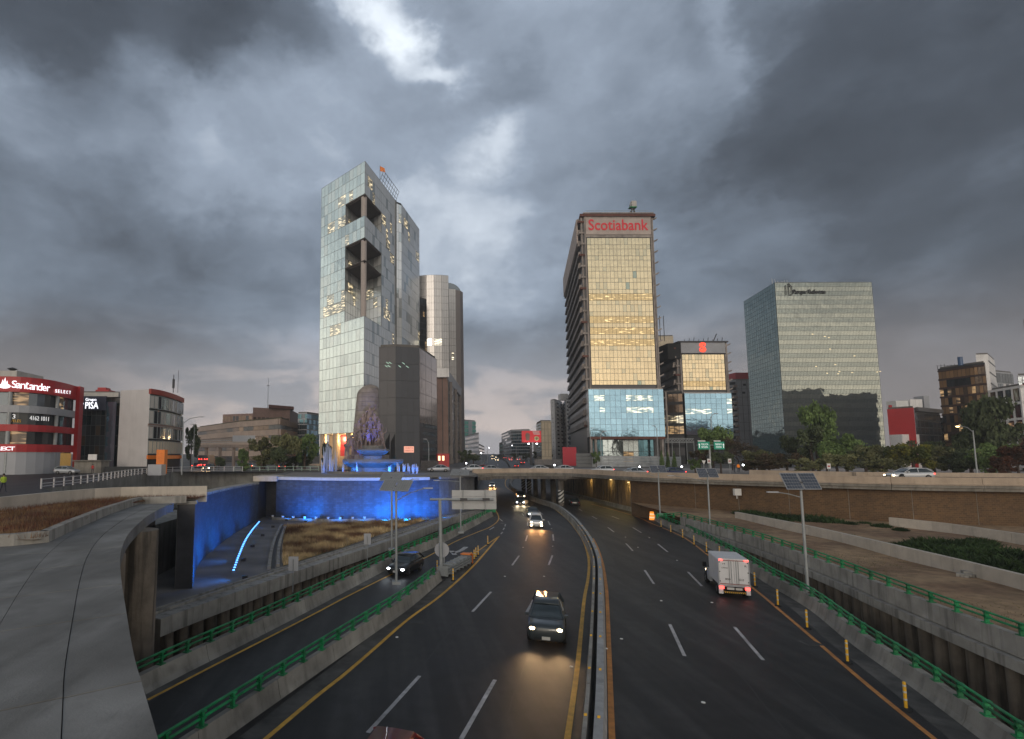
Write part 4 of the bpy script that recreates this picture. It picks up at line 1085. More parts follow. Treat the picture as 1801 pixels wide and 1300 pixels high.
for z in (rowz[3], rowz[7], rowz[9]):
    MB().prism([tuple(p[:2]) for p in (PL, A2, PR, I_)], z - .5, z + .02).build('terrace_slab', soff, t)
    MB().prism([tuple((A2 + (p - A2) * .8 + Vector((0, .6, 0)))[:2]) for p in (PL, A2, PR, I_)], z - .9, z - .5).build('soffit_beam', soff, t)
cin = A2 + (uL.normalized() + uR.normalized()) * 1.2
MB().cyl((cin.x, cin.y, ZS), (cin.x, cin.y, rowz[3] - .5), 1.05, n=16).build('corner_column', mat('pale_column', (.42, .36, .33), rough=.6, var=.08), t, smooth_=True, angle=40)
litL = {(i, 2) for i in (5, 6, 8)} | {(2, 4), (3, 4), (5, 4), (6, 4)} | {(i, 12) for i in range(1, 7)} | {(i, 11) for i in (2, 3, 6)} | {(3, 14), (4, 14), (5, 14), (7, 6)}
litR = {(1, 1), (2, 1), (7, 3), (8, 3), (9, 4), (11, 3), (9, 5), (10, 5), (11, 6), (12, 6), (8, 12), (9, 12), (10, 12), (9, 11), (12, 14), (3, 2)}
rr = random.Random(5)
strip_dark = {(i, j) for j in (5, 8, 15, 17, 20) for i in range(12) if rr.random() < .5}
def pickL(i, j):
    if (i, j) in litL: return M['glass_pale_lit']
    if (i, j) in strip_dark: return M['glass_pale_dark']
    r = rr.random(); return M['glass_pale_dark'] if r < .10 else M['glass_pale_blind'] if r < .42 else M['glass_pale']
def pickR(i, j):
    if (i, j) in litR: return M['glass_pale_lit']
    r = rr.random(); return M['glass_pale_r_dark'] if r < .2 else M['glass_pale_r']
facade(t, B2, A2, zb_, zt, 12, NR, pickL, M['mull_light'], skip=lambda i, j: is_open(j) and i >= 7, budget=230, mw=.07, bar=.06)
facade(t, A2, C2, zb_, zt, 14, NR, pickR, M['mull_light'], skip=lambda i, j: is_open(j) and i < 7, budget=300, mw=.07, bar=.06)
for a, b in ((3, 5), (7, 9), (9, 14)):
    facade(t, PL, I_, rowz[b], rowz[a] - .5, 7, b - a, pickR, M['mull'], budget=0, mw=.07)
    facade(t, I_, PR, rowz[b], rowz[a] - .5, 5, b - a, pickR, M['mull'], budget=0, mw=.07)
facade(t, C2, D_, zb_, zt - 1, 2, NR, pickR, M['mull_light'], budget=0, mw=.07)
facade(t, D_, E_, zb_, zt - .5, 9, NR, pickR, M['mull_light'], budget=0, mw=.07, bar=.06)
MB().box((C2.x + .1, C2.y - .4, (zt + zb_) / 2), (.5, .5, zt - zb_)).build('vertical_groove', M['mull'], t)
finish(t)
# rooftop catwalk and flag
mb = MB(); q0 = A2 + uR * .45; q1 = C2
for k in range(9):
    p = q0.lerp(q1, k / 8); mb.cyl((p.x, p.y, zt), (p.x + 1.5, p.y - .5, zt + 4), .1, n=4)
for h in (1, 2.5, 4): mb.cyl((q0.x + h * .37, q0.y, zt + h), (q1.x + h * .37, q1.y, zt + h), .09, n=4)
mb.build('roof_frame', M['mull'], t)
MB().cyl((q0.x, q0.y, zt), (q0.x, q0.y, zt + 6), .08, n=5).build('flag_pole', M['mull'], t)
MB().add([(q0.x, q0.y, zt + 6), (q0.x + 1.8, q0.y + .3, zt + 5.2), (q0.x + 2.1, q0.y, zt + 3.4), (q0.x, q0.y, zt + 3.9)], [(0, 1, 2, 3)]).add([(q0.x, q0.y + .05, zt + 6), (q0.x + 1.8, q0.y + .35, zt + 5.2), (q0.x + 2.1, q0.y + .05, zt + 3.4), (q0.x, q0.y + .05, zt + 3.9)], [(3, 2, 1, 0)]).build('flag', M['neon_red'] if False else M['orange'], t)
# lobby columns and warm lobby
lob = mat('lobby_stone', (.42, .33, .24), rough=.6, var=.1)
for k in range(4):
    p = B2.lerp(A2, .04 + k * .3); MB().cyl((p.x + 1, p.y + 1.2, ZS), (p.x + 1, p.y + 1.2, zb_), 1.3, n=14).build('lobby_column', lob, t, smooth_=True, angle=40)
MB().prism([tuple(p[:2]) for p in (B2 + Vector((3, 9, 0)), A2 + Vector((1, 9, 0)), xy(E_), back[0], back[1])], ZS, zb_).build('lobby_wall', lob, t)
for k in range(3):
    p = B2.lerp(A2, .2 + k * .3); ld = bpy.data.lights.new('lobby_light', 'POINT'); ld.energy = 2600; ld.color = (1, .66, .32); ld.shadow_soft_size = .5
    lo = bpy.data.objects.new('lobby_light', ld); col.objects.link(lo); lo.location = (p.x + 1.5, p.y + 4.5, zb_ - 2)
MB().b2((B2.x + 9, B2.y - 5, ZS + 3), (B2.x + 11.4, B2.y - 4.8, ZS + 11)).build('red_banner', M['red'], t)

# ---- dark granite block in front of it
P, z = skyline([(667, 611), (696, 609.5), (737, 611.7), (767.5, 632.5)], 1, 150)
t = thing('dark_office_block', 'dark grey granite office block with one mirrored side, left of the avenue', 'office building', (P[1].x, P[1].y, ZS))
poly = rough_poly(P, 14); MB().prism(shrink(poly, .2), ZS, z).build('core', M['core'], t)
pg = rnd_pick([('panel_granite', 1)], 1); pb_ = rnd_pick([('panel_granite_b', 1)], 2)
facade(t, P[0], P[1], ZS, z, 2, 7, pg, M['mull'], mw=.04, mh=.1, bar=.05, name='cladding_panel')
rl = random.Random(9)
facade(t, P[1], P[2], ZS, z, 4, 7, pb_, M['mull'], mw=.04, mh=.1, bar=.05, name='cladding_panel')
facade(t, P[2], P[3], ZS + 12.5, z, 3, 5, lambda i, j: M['panel_mirror'], M['mull'], mw=.04, mh=.1, bar=.05, name='cladding_panel')
facade(t, P[2], P[3], ZS, ZS + 12.5, 6, 11, lambda i, j: M['glass_grey'] if (i + 0) % 6 not in (0,) and j % 2 == 0 else M['panel_granite'], M['mull'], mw=.04, mh=.06, bar=.04)  # darker panes painted in as the reflection of a windowed building
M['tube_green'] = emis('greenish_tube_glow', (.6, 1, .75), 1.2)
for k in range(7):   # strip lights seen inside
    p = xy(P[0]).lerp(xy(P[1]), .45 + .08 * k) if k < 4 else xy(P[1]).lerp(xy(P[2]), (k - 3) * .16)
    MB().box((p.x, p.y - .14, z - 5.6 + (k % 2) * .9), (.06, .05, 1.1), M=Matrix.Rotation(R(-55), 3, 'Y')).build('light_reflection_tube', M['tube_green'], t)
MB().prism(shrink(poly, .6), z + .01, z + .8).build('roof', M['roof'], t)
finish(t)
# three dark pointed shapes at the block's base, added in the form of flags
for k in range(3):
    p = on_y(675 + 9.5 * k, 815, 128); h = 8.6; p.z = ZS
    ft_ = thing('dark_pointed_shape', ['left', 'middle', 'right'][k] + ' one of three dark pointed shapes added as flags before the granite block', 'flag', p, group='dark pointed shapes added as flags in front of the granite block')
    MB().cyl(p, p + Vector((0, 0, h)), .07, n=6).build('pole', M['steel_dark'], ft_)
    MB().loft([[(p.x + .05, p.y, ZS + h - .2), (p.x + .12, p.y + .1, ZS + h - .2), (p.x + .12, p.y - .1, ZS + h - .2)], [(p.x - .9, p.y, ZS + h - 2), (p.x + .1, p.y + .3, ZS + h - 1.4), (p.x + .1, p.y - .3, ZS + h - 1.6)], [(p.x - 1.0, p.y, ZS + 1.6), (p.x + .1, p.y + .25, ZS + 1.5), (p.x + .1, p.y - .25, ZS + 1.5)]]).build('cloth', M['black'], ft_)
# ---- curved silver tower
t = thing('curved_tower', 'curved silver glass tower with a rounded dark crown behind the granite block', 'office tower', on_y(762, 484, 262) * 1.0)
ORG[t.name] = Vector(t.location)
z = on_y(762, 484, 262).z
pts = [on_y(u, 484, 262 + dy) for u, dy in ((737, 1.3), (750, .35), (763, 0), (776, .25), (788, 1.1))]
poly = [tuple(p[:2]) for p in pts] + [(pts[-1].x, pts[-1].y + 25), (pts[0].x, pts[0].y + 25)]
MB().prism(shrink(poly, .3), ZS, z).build('core', M['core'], t)
rs = random.Random(4)
def pk(k):
    def f(i, j):
        if j in (17, 18) and k > 0 and rs.random() < .5: return M['glass_silver_lit']
        if j in (9,) and rs.random() < .3: return M['glass_silver_lit']
        return M['glass_silver']
    return f
for k in range(4):
    facade(t, pts[k], pts[k + 1], ZS, z, 3, 26, pk(k), M['mull'], mw=.06, mh=.1, bar=.05, off=.35)
z2 = on_y(800, 509, 268).z; a, b, c = on_y(789, 509, 267), on_y(801, 509, 268), on_y(814, 511, 272)
MB().prism([tuple(p[:2]) for p in (a, b)] + [(b.x, b.y + 20), (a.x, a.y + 20)], ZS, z2 - .1).build('side_wing', M['core'], t)
facade(t, a, b, ZS, z2, 3, 24, pk(1), M['mull'], mw=.06, mh=.1, bar=.05, off=.1)
MB().prism([tuple(p[:2]) for p in (b, on_y(809, 510, 269), c)] + [(c.x, c.y + 22), (b.x, b.y + 20)], ZS, z2 - .3).build('stone_flank', mat('mauve_stone', (.22, .20, .20), rough=.6, var=.06), t)
z3 = on_y(790, 496, 275).z
cr = MB(); ringsx = []
for k in range(7):
    a_ = k / 6 * math.pi / 2; ringsx.append([(a.x + 7.6 * math.sin(a_), 276, z2 + (z3 - z2) * math.cos(a_)), (a.x + 7.6 * math.sin(a_), 292, z2 + (z3 - z2) * math.cos(a_)), (a.x + 7.6 * math.sin(a_), 292, z2 - 3), (a.x + 7.6 * math.sin(a_), 276, z2 - 3)])
cr.loft(ringsx).build('rounded_crown', M['glass_grey'], t)
finish(t)
block('narrow black glass building with a few lit floors between pale and silver towers', [(736.8, 523), (750, 527)], 0, 250, M['core'], [(0, dict(nc=4, nr=26, pick=rnd_pick([('glass_black', 9), ('window_lit', 1)], 3), frame=None, mw=.3, mh=.5))])
# ---- brown brick building with thick grey columns
t, P, z = block('brown brick slab building with thick grey vertical ribs beside the avenue', [(767.5, 651), (788, 650)], 1, 200, M['brownstone'], [(0, dict(nc=2, nr=1, pick=lambda i, j: None, frame=M['mull'], bar=.2))], depth=10)
MB().b2((P[0].x, P[0].y - 2.2, z - 3), (P[1].x + .3, P[1].y - .05, z + .3)).build('white_cap', M['white_render'], t)
P2, zz = skyline([(788, 650), (808.8, 684)], 0, 200)
dd = xy(P2[1]) - xy(P2[0])
for k in range(3):
    p = xy(P2[0]) + dd * (k * .4 + .1); MB().b2((p.x - .9, p.y - .9, ZS), (p.x + .9, p.y + .9, zz - 4)).build('rib_column', mat('grey_rib', (.20, .175, .165), rough=.8, var=.12), t)
facade(t, P2[0], P2[1], ZS, zz - 4, 5, 18, rnd_pick([('glass_grey', 3), ('panel_granite', 2)], 6), M['mull'])
MB().prism([tuple(p[:2]) for p in (P2[0], P2[1])] + [(P2[1].x + 1, P2[1].y + 20), (P2[0].x + 1, P2[0].y + 8)], ZS, zz - 4.2).build('flank_core', M['core'], t)
MB().loft([[(P2[0].x - .5, P2[0].y - 1.2, zz - 4), (P2[1].x + .6, P2[1].y - 1.2, zz - 4), (P2[1].x + .6, P2[1].y + 1, zz - 4), (P2[0].x - .5, P2[0].y + 1, zz - 4)], [(P2[0].x - .5, P2[0].y - 1.2, zz + .2), (P2[1].x + .6, P2[1].y - 1.2, zz + .2), (P2[1].x + .6, P2[1].y + 1, zz + .2), (P2[0].x - .5, P2[0].y + 1, zz + .2)]]).build('top_beam', M['grey_metal'], t)
finish(t)
# ---- far buildings closing the avenue
WL_ = rnd_pick([('glass_grey', 8), ('glass_black', 4), ('window_lit_dim', 1)], 11)
t, P, z = block('distant teal glass block with a grey middle strip at the left of the avenue', [(816, 739), (836, 740.5)], 0, 430, M['grey_metal'], [(0, dict(nc=6, nr=9, pick=lambda i, j: M['glass_teal2'] if i not in (2, 3) else M['glass_grey'], frame=None, mw=.2, mh=.2))] if False else [], depth=20)
tq = mat('turquoise_glass', (.10, .34, .30), rough=.25, var=.1)
for i in range(6):
    for j in range(8):
        q = P[0].lerp(P[1], (i + .5) / 6); w = (P[1] - P[0]).length / 6
        if i in (2, 3): continue
        MB().box((q.x, q.y - .2, z - 2 - j * 3.1), (w - .3, .3, 2.5)).build('window', tq, t)
block('distant grey low block stepped beside the teal block', [(818, 768), (842, 762)], 0, 400, M['grey_metal'], [(0, dict(nc=8, nr=5, pick=WL_, mw=.8, mh=1.2, name='window'))], depth=15)
block('distant dull concrete block above the climbing road', [(826, 781), (838, 779), (852, 786)], 0, 520, M['fascia'], [(0, dict(nc=5, nr=3, pick=WL_, mw=.9, mh=1.4, name='window')), (1, dict(nc=5, nr=3, pick=WL_, mw=.9, mh=1.4, name='window'))], depth=25)
t, P, z = block('wide greenish glass office block at the end of the avenue right of the road', [(882, 764), (899, 757), (931, 756), (943, 772)], 1, 380, M['grey_metal'], [(0, dict(nc=8, nr=8, pick=rnd_pick([('glass_grey', 3), ('panel_granite', 2)], 4), mw=.1, mh=1.0)), (1, dict(nc=10, nr=8, pick=rnd_pick([('glass_teal', 3), ('glass_grey', 2)], 5), mw=.1, mh=.5)), (2, dict(nc=5, nr=6, pick=rnd_pick([('glass_teal', 3), ('glass_grey', 2)], 5), mw=.1, mh=.5))], depth=25)
block('low grey building at the foot of the greenish glass block', [(878, 780), (884, 779)], 0, 360, M['fascia'], [(0, dict(nc=3, nr=3, pick=WL_, mw=.5, mh=1, name='window'))], depth=10)
block('plain white low building behind the red billboard', [(938, 778), (951, 779)], 0, 300, M['white_render'], depth=10)
t, P, z = block('cream windowless building with a dark glass side behind the red billboard', [(943, 745), (951.5, 741), (969, 741)], 1, 235, M['beige'], [(0, dict(nc=4, nr=12, pick=rnd_pick([('glass_grey', 2), ('glass_teal', 2)], 8), mw=.1, mh=.3)), (1, dict(nc=3, nr=5, pick=lambda i, j: None, frame=mat('cream_joint', (.25, .22, .17), var=0), bar=.12))], depth=14)
t, P, z = block('white apartment tower with paired dark windows left of the Scotiabank tower', [(968, 704.5), (975, 703), (989, 708)], 1, 300, M['white_render'], [(0, dict(nc=3, nr=14, pick=lambda i, j: M['glass_grey'] if i == 1 else None, mw=1.2, mh=1.9, name='window')), (1, dict(nc=4, nr=14, pick=lambda i, j: M['glass_black'] if i in (1, 3) else None, mw=.3, mh=1.5, name='window'))], depth=14)
t, P, z = block('stepped white apartment wing with dark window bands beside the paired-window tower', [(989, 712), (996, 702.5), (1012, 703)], 1, 297, M['white_render'], [(0, dict(nc=3, nr=14, pick=lambda i, j: M['glass_black'] if i == 1 else None, mw=.1, mh=1.5, name='window')), (1, dict(nc=4, nr=14, pick=lambda i, j: M['glass_black'] if j < 2 or i == 0 else None, mw=.4, mh=1.5, name='window'))], depth=14)
MB().b2((P[1].x - 2, P[1].y + 3, z), (P[1].x + 2, P[1].y + 8, z + 3.5)).build('roof_tank_room', M['white_render'], t)
t, P, z = block('teal glass building with white diagonal bracing beside the Scotiabank podium', [(999, 728), (1012, 727), (1025, 728)], 1, 280, M['grey_metal'], [(0, dict(nc=4, nr=8, pick=rnd_pick([('glass_teal', 3), ('glass_grey', 1)], 5), mw=.2, mh=.9)), (1, dict(nc=4, nr=8, pick=rnd_pick([('glass_teal', 3), ('glass_grey', 1)], 6), mw=.2, mh=.9))], depth=12)
mb = MB(); hh = (z - ZS) / 8
for j in range(8):
    a, b = P[1] + Vector((-1.4, -.6, 0)), P[1] + Vector((1.4, -.6, 0)); z0 = ZS + j * hh
    mb.cyl((a.x, a.y, z0), (b.x, b.y, z0 + hh), .12, n=4); mb.cyl((b.x, b.y, z0), (a.x, a.y, z0 + hh), .12, n=4)
mb.build('bracing', M['white'], t)

# ---- gold glass tower with the bank banner
def gold_tower(label, uL_, uR_, vbt, vbb, vg, Y, ngf, nc, podium, depth, side_back=True):
    """uL_/uR_: (px at banner top), vbt/vbb banner rows, vg bottom of the gold glass"""
    a = on_y(uL_[0], vbb[0], Y); b = on_y(uR_[0], vbb[1], Y); zb1 = (a.z + b.z) / 2; z0 = on_y(uL_[0], vg, Y).z; zt1 = on_y(uL_[0], vbt, Y).z
    xa, xb = a.x, b.x
    t = thing('gold_glass_tower', label, 'office tower', ((xa + xb) / 2, Y, ZS))
    dirv = Vector(((xa + xb) / 2 * depth[1], depth[0], 0))
    front = [Vector((xa - 1.9, Y + 1.2, 0)), Vector((xa, Y + .2, 0)), Vector((xb, Y + .2, 0)), Vector((xb + 1.4, Y + 1.4, 0))]
    bk = [front[3] + Vector((depth[1], depth[0], 0)), front[0] + Vector((depth[1], depth[0], 0))]
    MB().prism([tuple(p[:2]) for p in front + bk], ZS, zt1 - .4).build('core', M['granite'], t)
    rg = random.Random(int(Y))
    lit_rows = podium.get('lit', ())
    def pk_(i, j):
        if (j // 2) in lit_rows and j % 2 == 0: return M['glass_gold_lit']
        r = rg.random(); return M['glass_gold_green'] if r < .012 else M['glass_gold_pale'] if r < .10 else M['glass_gold']
    facade(t, (xa, Y), (xb, Y), z0, zb1, nc, ngf, pk_, M['mull'], rowsplit=(.62, .38), mw=.07, mh=.12, bar=.075)
    # floor edges / brackets left and right
    fh = (zb1 - z0) / ngf; nfl = int((zt1 - ZS - 14) / fh)
    rib = MB().b2((-.5, -.5, 0), (.5, 1.0, .35)); 
    for k in range(nfl + 1):
        zz = zt1 - 3 - k * fh
        if side_back:
            q = front[0]; d = Vector((depth[1], depth[0], 0))
            e = MB(); o = Vector((-1.1, 0, 0))
            e.add([q + o + Vector((0, .5, zz)), q + Vector((.2, .5, zz)), q + Vector((.2, .5, zz)) + d, q + o + d + Vector((0, 0, zz)),
                   q + o * .7 + Vector((0, .5, zz + 2.1)), q + Vector((.2, .5, zz + 2.1)), q + Vector((.2, .5, zz + 2.1)) + d, q + o * .7 + d + Vector((0, 0, zz + 2.1))],
                  [(0, 3, 2, 1), (4, 5, 6, 7), (0, 1, 5, 4), (1, 2, 6, 5), (2, 3, 7, 6), (3, 0, 4, 7)])
            e.build('floor_ledge', M['scaf'], t)
        MB().b2((xa - 2.9 + .3 * (k % 3), Y + .1, zz), (xa - .3, Y + 1.4, zz + .7)).build('left_bracket', M['rust'] if k % 3 == 0 else M['scaf'], t)
        zw = zz + 1
        MB().loft([[(xb + .3, Y + .3, zw), (xb + .3, Y + 1.6, zw), (xb + .3, Y + 1.6, zw - .3), (xb + .3, Y + .3, zw - .3)], [(xb + 3.4, Y + .6, zw + 1.5), (xb + 3.4, Y + 1.6, zw + 1.5), (xb + 3.2, Y + 1.6, zw + .9), (xb + 3.2, Y + .6, zw + .9)]]).build('right_bracket', M['scaf'], t)
    for x in (xa - 1.6, xa - .55, xb + .55, xb + 1.5):
        MB().b2((x - .25, Y - .15 + (abs(x - (xa + xb) / 2) > (xb - xa) / 2 + 1) * .6, ZS), (x + .25, Y + .5 + .6, zt1 - .5)).build('edge_post', M['scaf'], t)
    return t, xa, xb, z0, zb1, zt1, fh
t, xa, xb, z0, zb1, zt1, fh = gold_tower('tall gold glass tower with the Scotiabank banner and a pale blue podium', (1032, 0), (1142.5, 0), 378, (421.5, 416), 677, 198, 13, 17, {'lit': (7, 8, 9, 5)}, (70, 17))
ORG_t = t
bn = mat('grey_banner_fabric', (.50, .42, .38), rough=.85, var=.14, scale=.35)
MB().b2((xa - .3, 197.5, zb1 + 1.2), (xb + .3, 197.7, zt1 - 1.6)).build('banner', bn, t)
MB().b2((xa - .6, 197.72, zb1 + .15), (xb + .6, 198.1, zt1 - .4)).build('banner_backing', M['scaf'], t)
text(t, 'Scotiabank', ((xa + xb) / 2, 197.4, (zb1 + zt1) / 2 + .4), 0, (xb - xa) * .95, 4.3, M['red_letter'], offset=.012)
MB().prism([(xa - 2.6, 197.2), (xb + 2.2, 197.2), (xb + 18, 268), (xa + 14.5, 268)], zt1 - .8, zt1 + .1).build('roof', M['rust'], t)
MB().b2((xa - 1.3, 197.0, zt1 + .12), (xb + 1.5, 198, zt1 + .55)).build('parapet', M['scaf'], t)
mb = MB()
for k in range(22): mb.cyl((xa + k * 1.1, 197.6, zt1 + .5), (xa + k * 1.1, 197.6, zt1 + 1.5), .05, n=4)
mb.b2((xa, 197.57, zt1 + 1.4), (xb, 197.63, zt1 + 1.5)); mb.build('roof_railing', M['steel'], t)
p = on_y(1113, 371, 200)
c = MB().cyl((p.x - 1.5, 201, zt1), (p.x, 200, zt1 + 3.6), .35, n=6).cyl((p.x + 1.2, 201, zt1), (p.x + .4, 200, zt1 + 3.6), .3, n=6).build('crane_arm', M['steel_dark'], t)
MB().b2((p.x - 1.3, 199.2, zt1 + 3.6), (p.x + 1.3, 201, zt1 + 4.0)).build('crane_platform', M['green'], t)
MB().b2((p.x - .6, 199.2, zt1 + 4), (p.x + 1.2, 200.8, zt1 + 6.2)).build('crane_cabin', M['offwhite'], t)
MB().b2((p.x - 1.2, 199.6, zt1 + 4), (p.x - .7, 200.2, zt1 + 5)).build('crane_counterweight', M['steel'], t)
# side sign band
q = Vector((xa - 3.1, 200, 0)); d = Vector((17, 70, 0))
MB().add([q + Vector((0, 0, zt1 - 10.5)), q + d + Vector((0, 0, zt1 - 10.5)), q + d + Vector((0, 0, zt1 - 1)), q + Vector((0, 0, zt1 - 1))] + [q + Vector((.5, 0, zt1 - 10.5)), q + d + Vector((.5, 0, zt1 - 10.5)), q + d + Vector((.5, 0, zt1 - 1)), q + Vector((.5, 0, zt1 - 1))], [(0, 3, 2, 1), (4, 5, 6, 7), (0, 1, 5, 4), (3, 7, 6, 2), (0, 4, 7, 3), (1, 2, 6, 5)]).build('side_sign_band', bn, t)
# podium
pl, pr = on_y(1034.5, 686, 190), on_y(1166, 683.5, 190); pb0 = on_y(1036, 768, 190).z; pz = (pl.z + pr.z) / 2
sd = on_z(1013, 714, pz)
MB().prism([(pl.x + .3, 190.2), (pr.x - .2, 190.2), (pr.x - .2, 200), (sd.x + 20, sd.y), (sd.x + .4, sd.y)], pb0, pz - .1).build('podium_core', M['core'], t)
rb = random.Random(12)
def pkb(i, j):
    if j in (1, 3): return M['glass_blue_lit'] if (i in (1, 2, 7, 8, 9, 10, 11) and rb.random() < .8) else M['glass_blue']
    return M['glass_blue']
facade(t, (pl.x, 190), (pr.x, 190), pb0, pz, 14, 8, pkb, M['mull'], mw=.05, mh=.05, bar=.06, budget=600)
MB().b2((pl.x, 190.1, pz + .02), (pr.x, 197.9, pz + .25)).build('podium_roof', M['white_render'], t)
facade(t, sd, pl, pb0, pz, 14, 8, rnd_pick([('glass_silver', 1)], 1), M['mull_light'], budget=0, mw=.06)
# lobby
MB().b2((pl.x + 2, 196, ZS), (pr.x - 1, 198, pb0)).build('lobby_core', M['core'], t)
facade(t, (pl.x + 3, 195.8), (pr.x - 1.5, 195.8), ZS + .4, pb0 - .9, 12, 2, lambda i, j: M['glass_teal'] if i < 2 or i > 8 else M['glass_pale_dark'] if i < 6 else M['window_lit'] if j > 0 and i in (6, 7) else M['glass_pale_blind'], M['mull'], budget=700, mw=.1)
for x in (pl.x + .6, pl.x + 2.2, pr.x - .8): MB().b2((x - .35, 190.3, ZS), (x + .35, 191.2, pb0)).build('lobby_column', M['scaf'], t)
mb = MB(); mb.b2((pl.x, 189.9, pb0 - .9), (pr.x, 190.4, pb0 - .05)); mb.build('canopy_edge', M['rust'], t)
finish(t)
# ---- second gold tower
t, xa, xb, z0, zb1, zt1, fh = gold_tower('shorter gold glass tower with a red letter S sign and blue podium', (1199, 0), (1273, 0), 601, (625, 622), 686, 215, 4, 13, {'lit': (3,)}, (40, 9))
MB().b2((xa - .4, 214.5, zb1 + .5), (xb + .4, 214.7, zt1 - .2)).build('banner', M['grey_metal'], t)
MB().b2((xa - .6, 214.72, zb1), (xb + .6, 215.3, zt1 - .4)).build('banner_backing', M['core'], t)
text(t, 'S', (on_y(1236, 614, 214.4).x, 214.35, (zb1 + zt1) / 2 + .2), 0, 2.7, 4.0, M['neon_red'], offset=.05)
MB().b2((xa - 1.5, 214, zt1 - .4), (xb + 1.5, 250, zt1 + .1)).build('roof', M['steel_dark'], t)
MB().prism([(xa - 5, 216), (xa - .6, 214.6), (xa - .6, 225), (xa - 5, 235)], zt1 - 7, zt1 - .5).build('black_net', M['black'], t)
mb = MB()
for k in range(9): mb.cyl((xa + 1 + k * 1.9, 214.5, zt1), (xa + 1.3 + k * 1.9, 214.5, zt1 + .8 + .4 * (k % 3)), .12, n=4)
mb.cyl((xb - 4, 215, zt1), (xb - 2.5, 215, zt1 + 3.2), .18, n=5); mb.build('roof_gear', M['steel_dark'], t)
pl, pr = on_y(1203.5, 693, 208), on_y(1286, 691, 208); pb0 = on_y(1205, 765, 208).z; pz = (pl.z + pr.z) / 2
MB().b2((pl.x + .2, 208.2, ZS), (pr.x - .2, 214.6, pz - .1)).build('podium_core', M['core'], t)
facade(t, (pl.x, 208), (pr.x, 208), pb0, pz, 9, 8, lambda i, j: M['glass_blue_lit'] if (j == 3 and (i < 5 or i > 7)) or (j == 1 and i == 8) else M['glass_blue'], M['mull'], mw=.05, mh=.05, bar=.06, budget=700)
MB().b2((pl.x, 208.1, pz + .02), (pr.x, 214.4, pz + .3)).build('podium_roof', M['white_render'], t)
finish(t)
# ---- link block between the two towers, beige shaft behind
t, P, z = block('beige concrete shaft with narrow slots between the two gold towers', [(1156, 591.5), (1184, 591)], 0, 245, M['beige'], [(0, dict(nc=8, nr=1, pick=lambda i, j: M['glass_black'] if i in (1, 3) else None, z0=62, z1=74, mw=1.2, mh=.1, name='slot'))], depth=14)
t, P, z = block('dark unfinished floors with lit rooms between the two blue glass podiums', [(1166, 690), (1200, 688)], 0, 206, M['core'], [(0, dict(nc=4, nr=6, pick=lambda i, j: M['glass_pale_lit'] if j in (2,) else M['window_lit'] if j == 3 else M['glass_brown'] if j < 2 else M['panel_granite'], mw=.2, mh=1.1))], depth=14)
for u in (1171, 1186, 1194):
    p = on_y(u, 700, 204.5); MB().b2((p.x - .3, 204.3, ZS), (p.x + .3, 205, z)).build('column', M['scaf'] if u < 1190 else M['rust'], t)
mb = MB()
for k in range(10):
    a = on_y(1169 + k * 5, 775, 200); b = on_y(1169 + (k + 1) * 5, 775, 200)
    mb.cyl((a.x, 200, a.z - .6), (b.x, 200, a.z + .6), .1, n=4); mb.cyl((a.x, 200, a.z + .6), (b.x, 200, a.z - .6), .1, n=4)
a = on_y(1169, 775, 200); b = on_y(1220, 775, 200)
mb.b2((a.x, 199.9, a.z + .6), (b.x, 200.2, a.z + .8)); mb.b2((a.x, 199.9, a.z - .8), (b.x, 200.2, a.z - .6))
for k in range(5):
    x = a.x + (b.x - a.x) * k / 4; mb.cyl((x, 200, ZS), (x, 200, a.z), .15, n=5)
tag(mb.build('scaffold_truss', M['steel']), 'light steel truss canopy at street level between the podiums', 'scaffold')
# ---- building with balconies right of second tower
t, P, z = block('pale grey building with a column of balconies and a red roof box', [(1282, 669), (1294.5, 668), (1322, 668)], 1, 290, M['grey_metal'], [(1, dict(nc=3, nr=9, pick=lambda i, j: None, frame=M['mull'], bar=.1)), (0, dict(nc=1, nr=14, pick=lambda i, j: M['glass_black'], mw=.6, mh=1.4, name='window'))], depth=14)
for j in range(13):
    zz = ZS + 3 + (z - ZS - 4) * j / 13; MB().b2((P[0].x + .3, P[1].y - 1.2, zz), (P[1].x - .3, P[1].y - .2, zz + 1.1)).build('balcony', M['pinkgrey'], t)
MB().b2((P[1].x + .3, P[1].y + .6, z + .55), (P[2].x - .8, P[1].y + 8, z + 4)).build('roof_box', M['red'], t)
for (u, v) in ((1309, 677), (1308, 691)):
    p = on_y(u, v, 290); MB().b2((p.x - .7, 289.7, p.z - .5), (p.x + .7, 289.95, p.z + .6)).build('window', M['glass_black'], t)
# ---- green mirror-glass block
P, z = skyline([(1308.5, 530.5), (1362.5, 497.3), (1532.5, 496.5)], 1, 232)
t = thing('green_glass_block', 'broad green mirror-glass office block with dark lettering at its top', 'office tower', (P[1].x, P[1].y, ZS))
poly = rough_poly([P[0], P[1], P[2]], 30); MB().prism(shrink([tuple(p[:2]) for p in poly], .25), ZS, z - .1).build('core', M['core'], t)
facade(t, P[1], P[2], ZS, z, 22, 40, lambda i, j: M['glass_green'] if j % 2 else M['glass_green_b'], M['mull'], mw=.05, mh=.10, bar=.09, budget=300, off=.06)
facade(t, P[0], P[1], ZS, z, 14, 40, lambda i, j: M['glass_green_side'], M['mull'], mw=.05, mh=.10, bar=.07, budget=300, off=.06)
mb = MB(); A_, B_ = xy(P[1]), xy(P[2])
rz_ = math.atan2((B_ - A_).y, (B_ - A_).x)
for i in range(67):
    q = A_.lerp(B_, i / 66); mb.box((q.x, q.y - .1, (z + ZS) / 2), (.045, .06, z - ZS), rz_)
mb.build('fine_mullions', M['mull'], t)
q = A_.lerp(B_, .345) ; zz = on_y(1420, 514.5, q.y).z
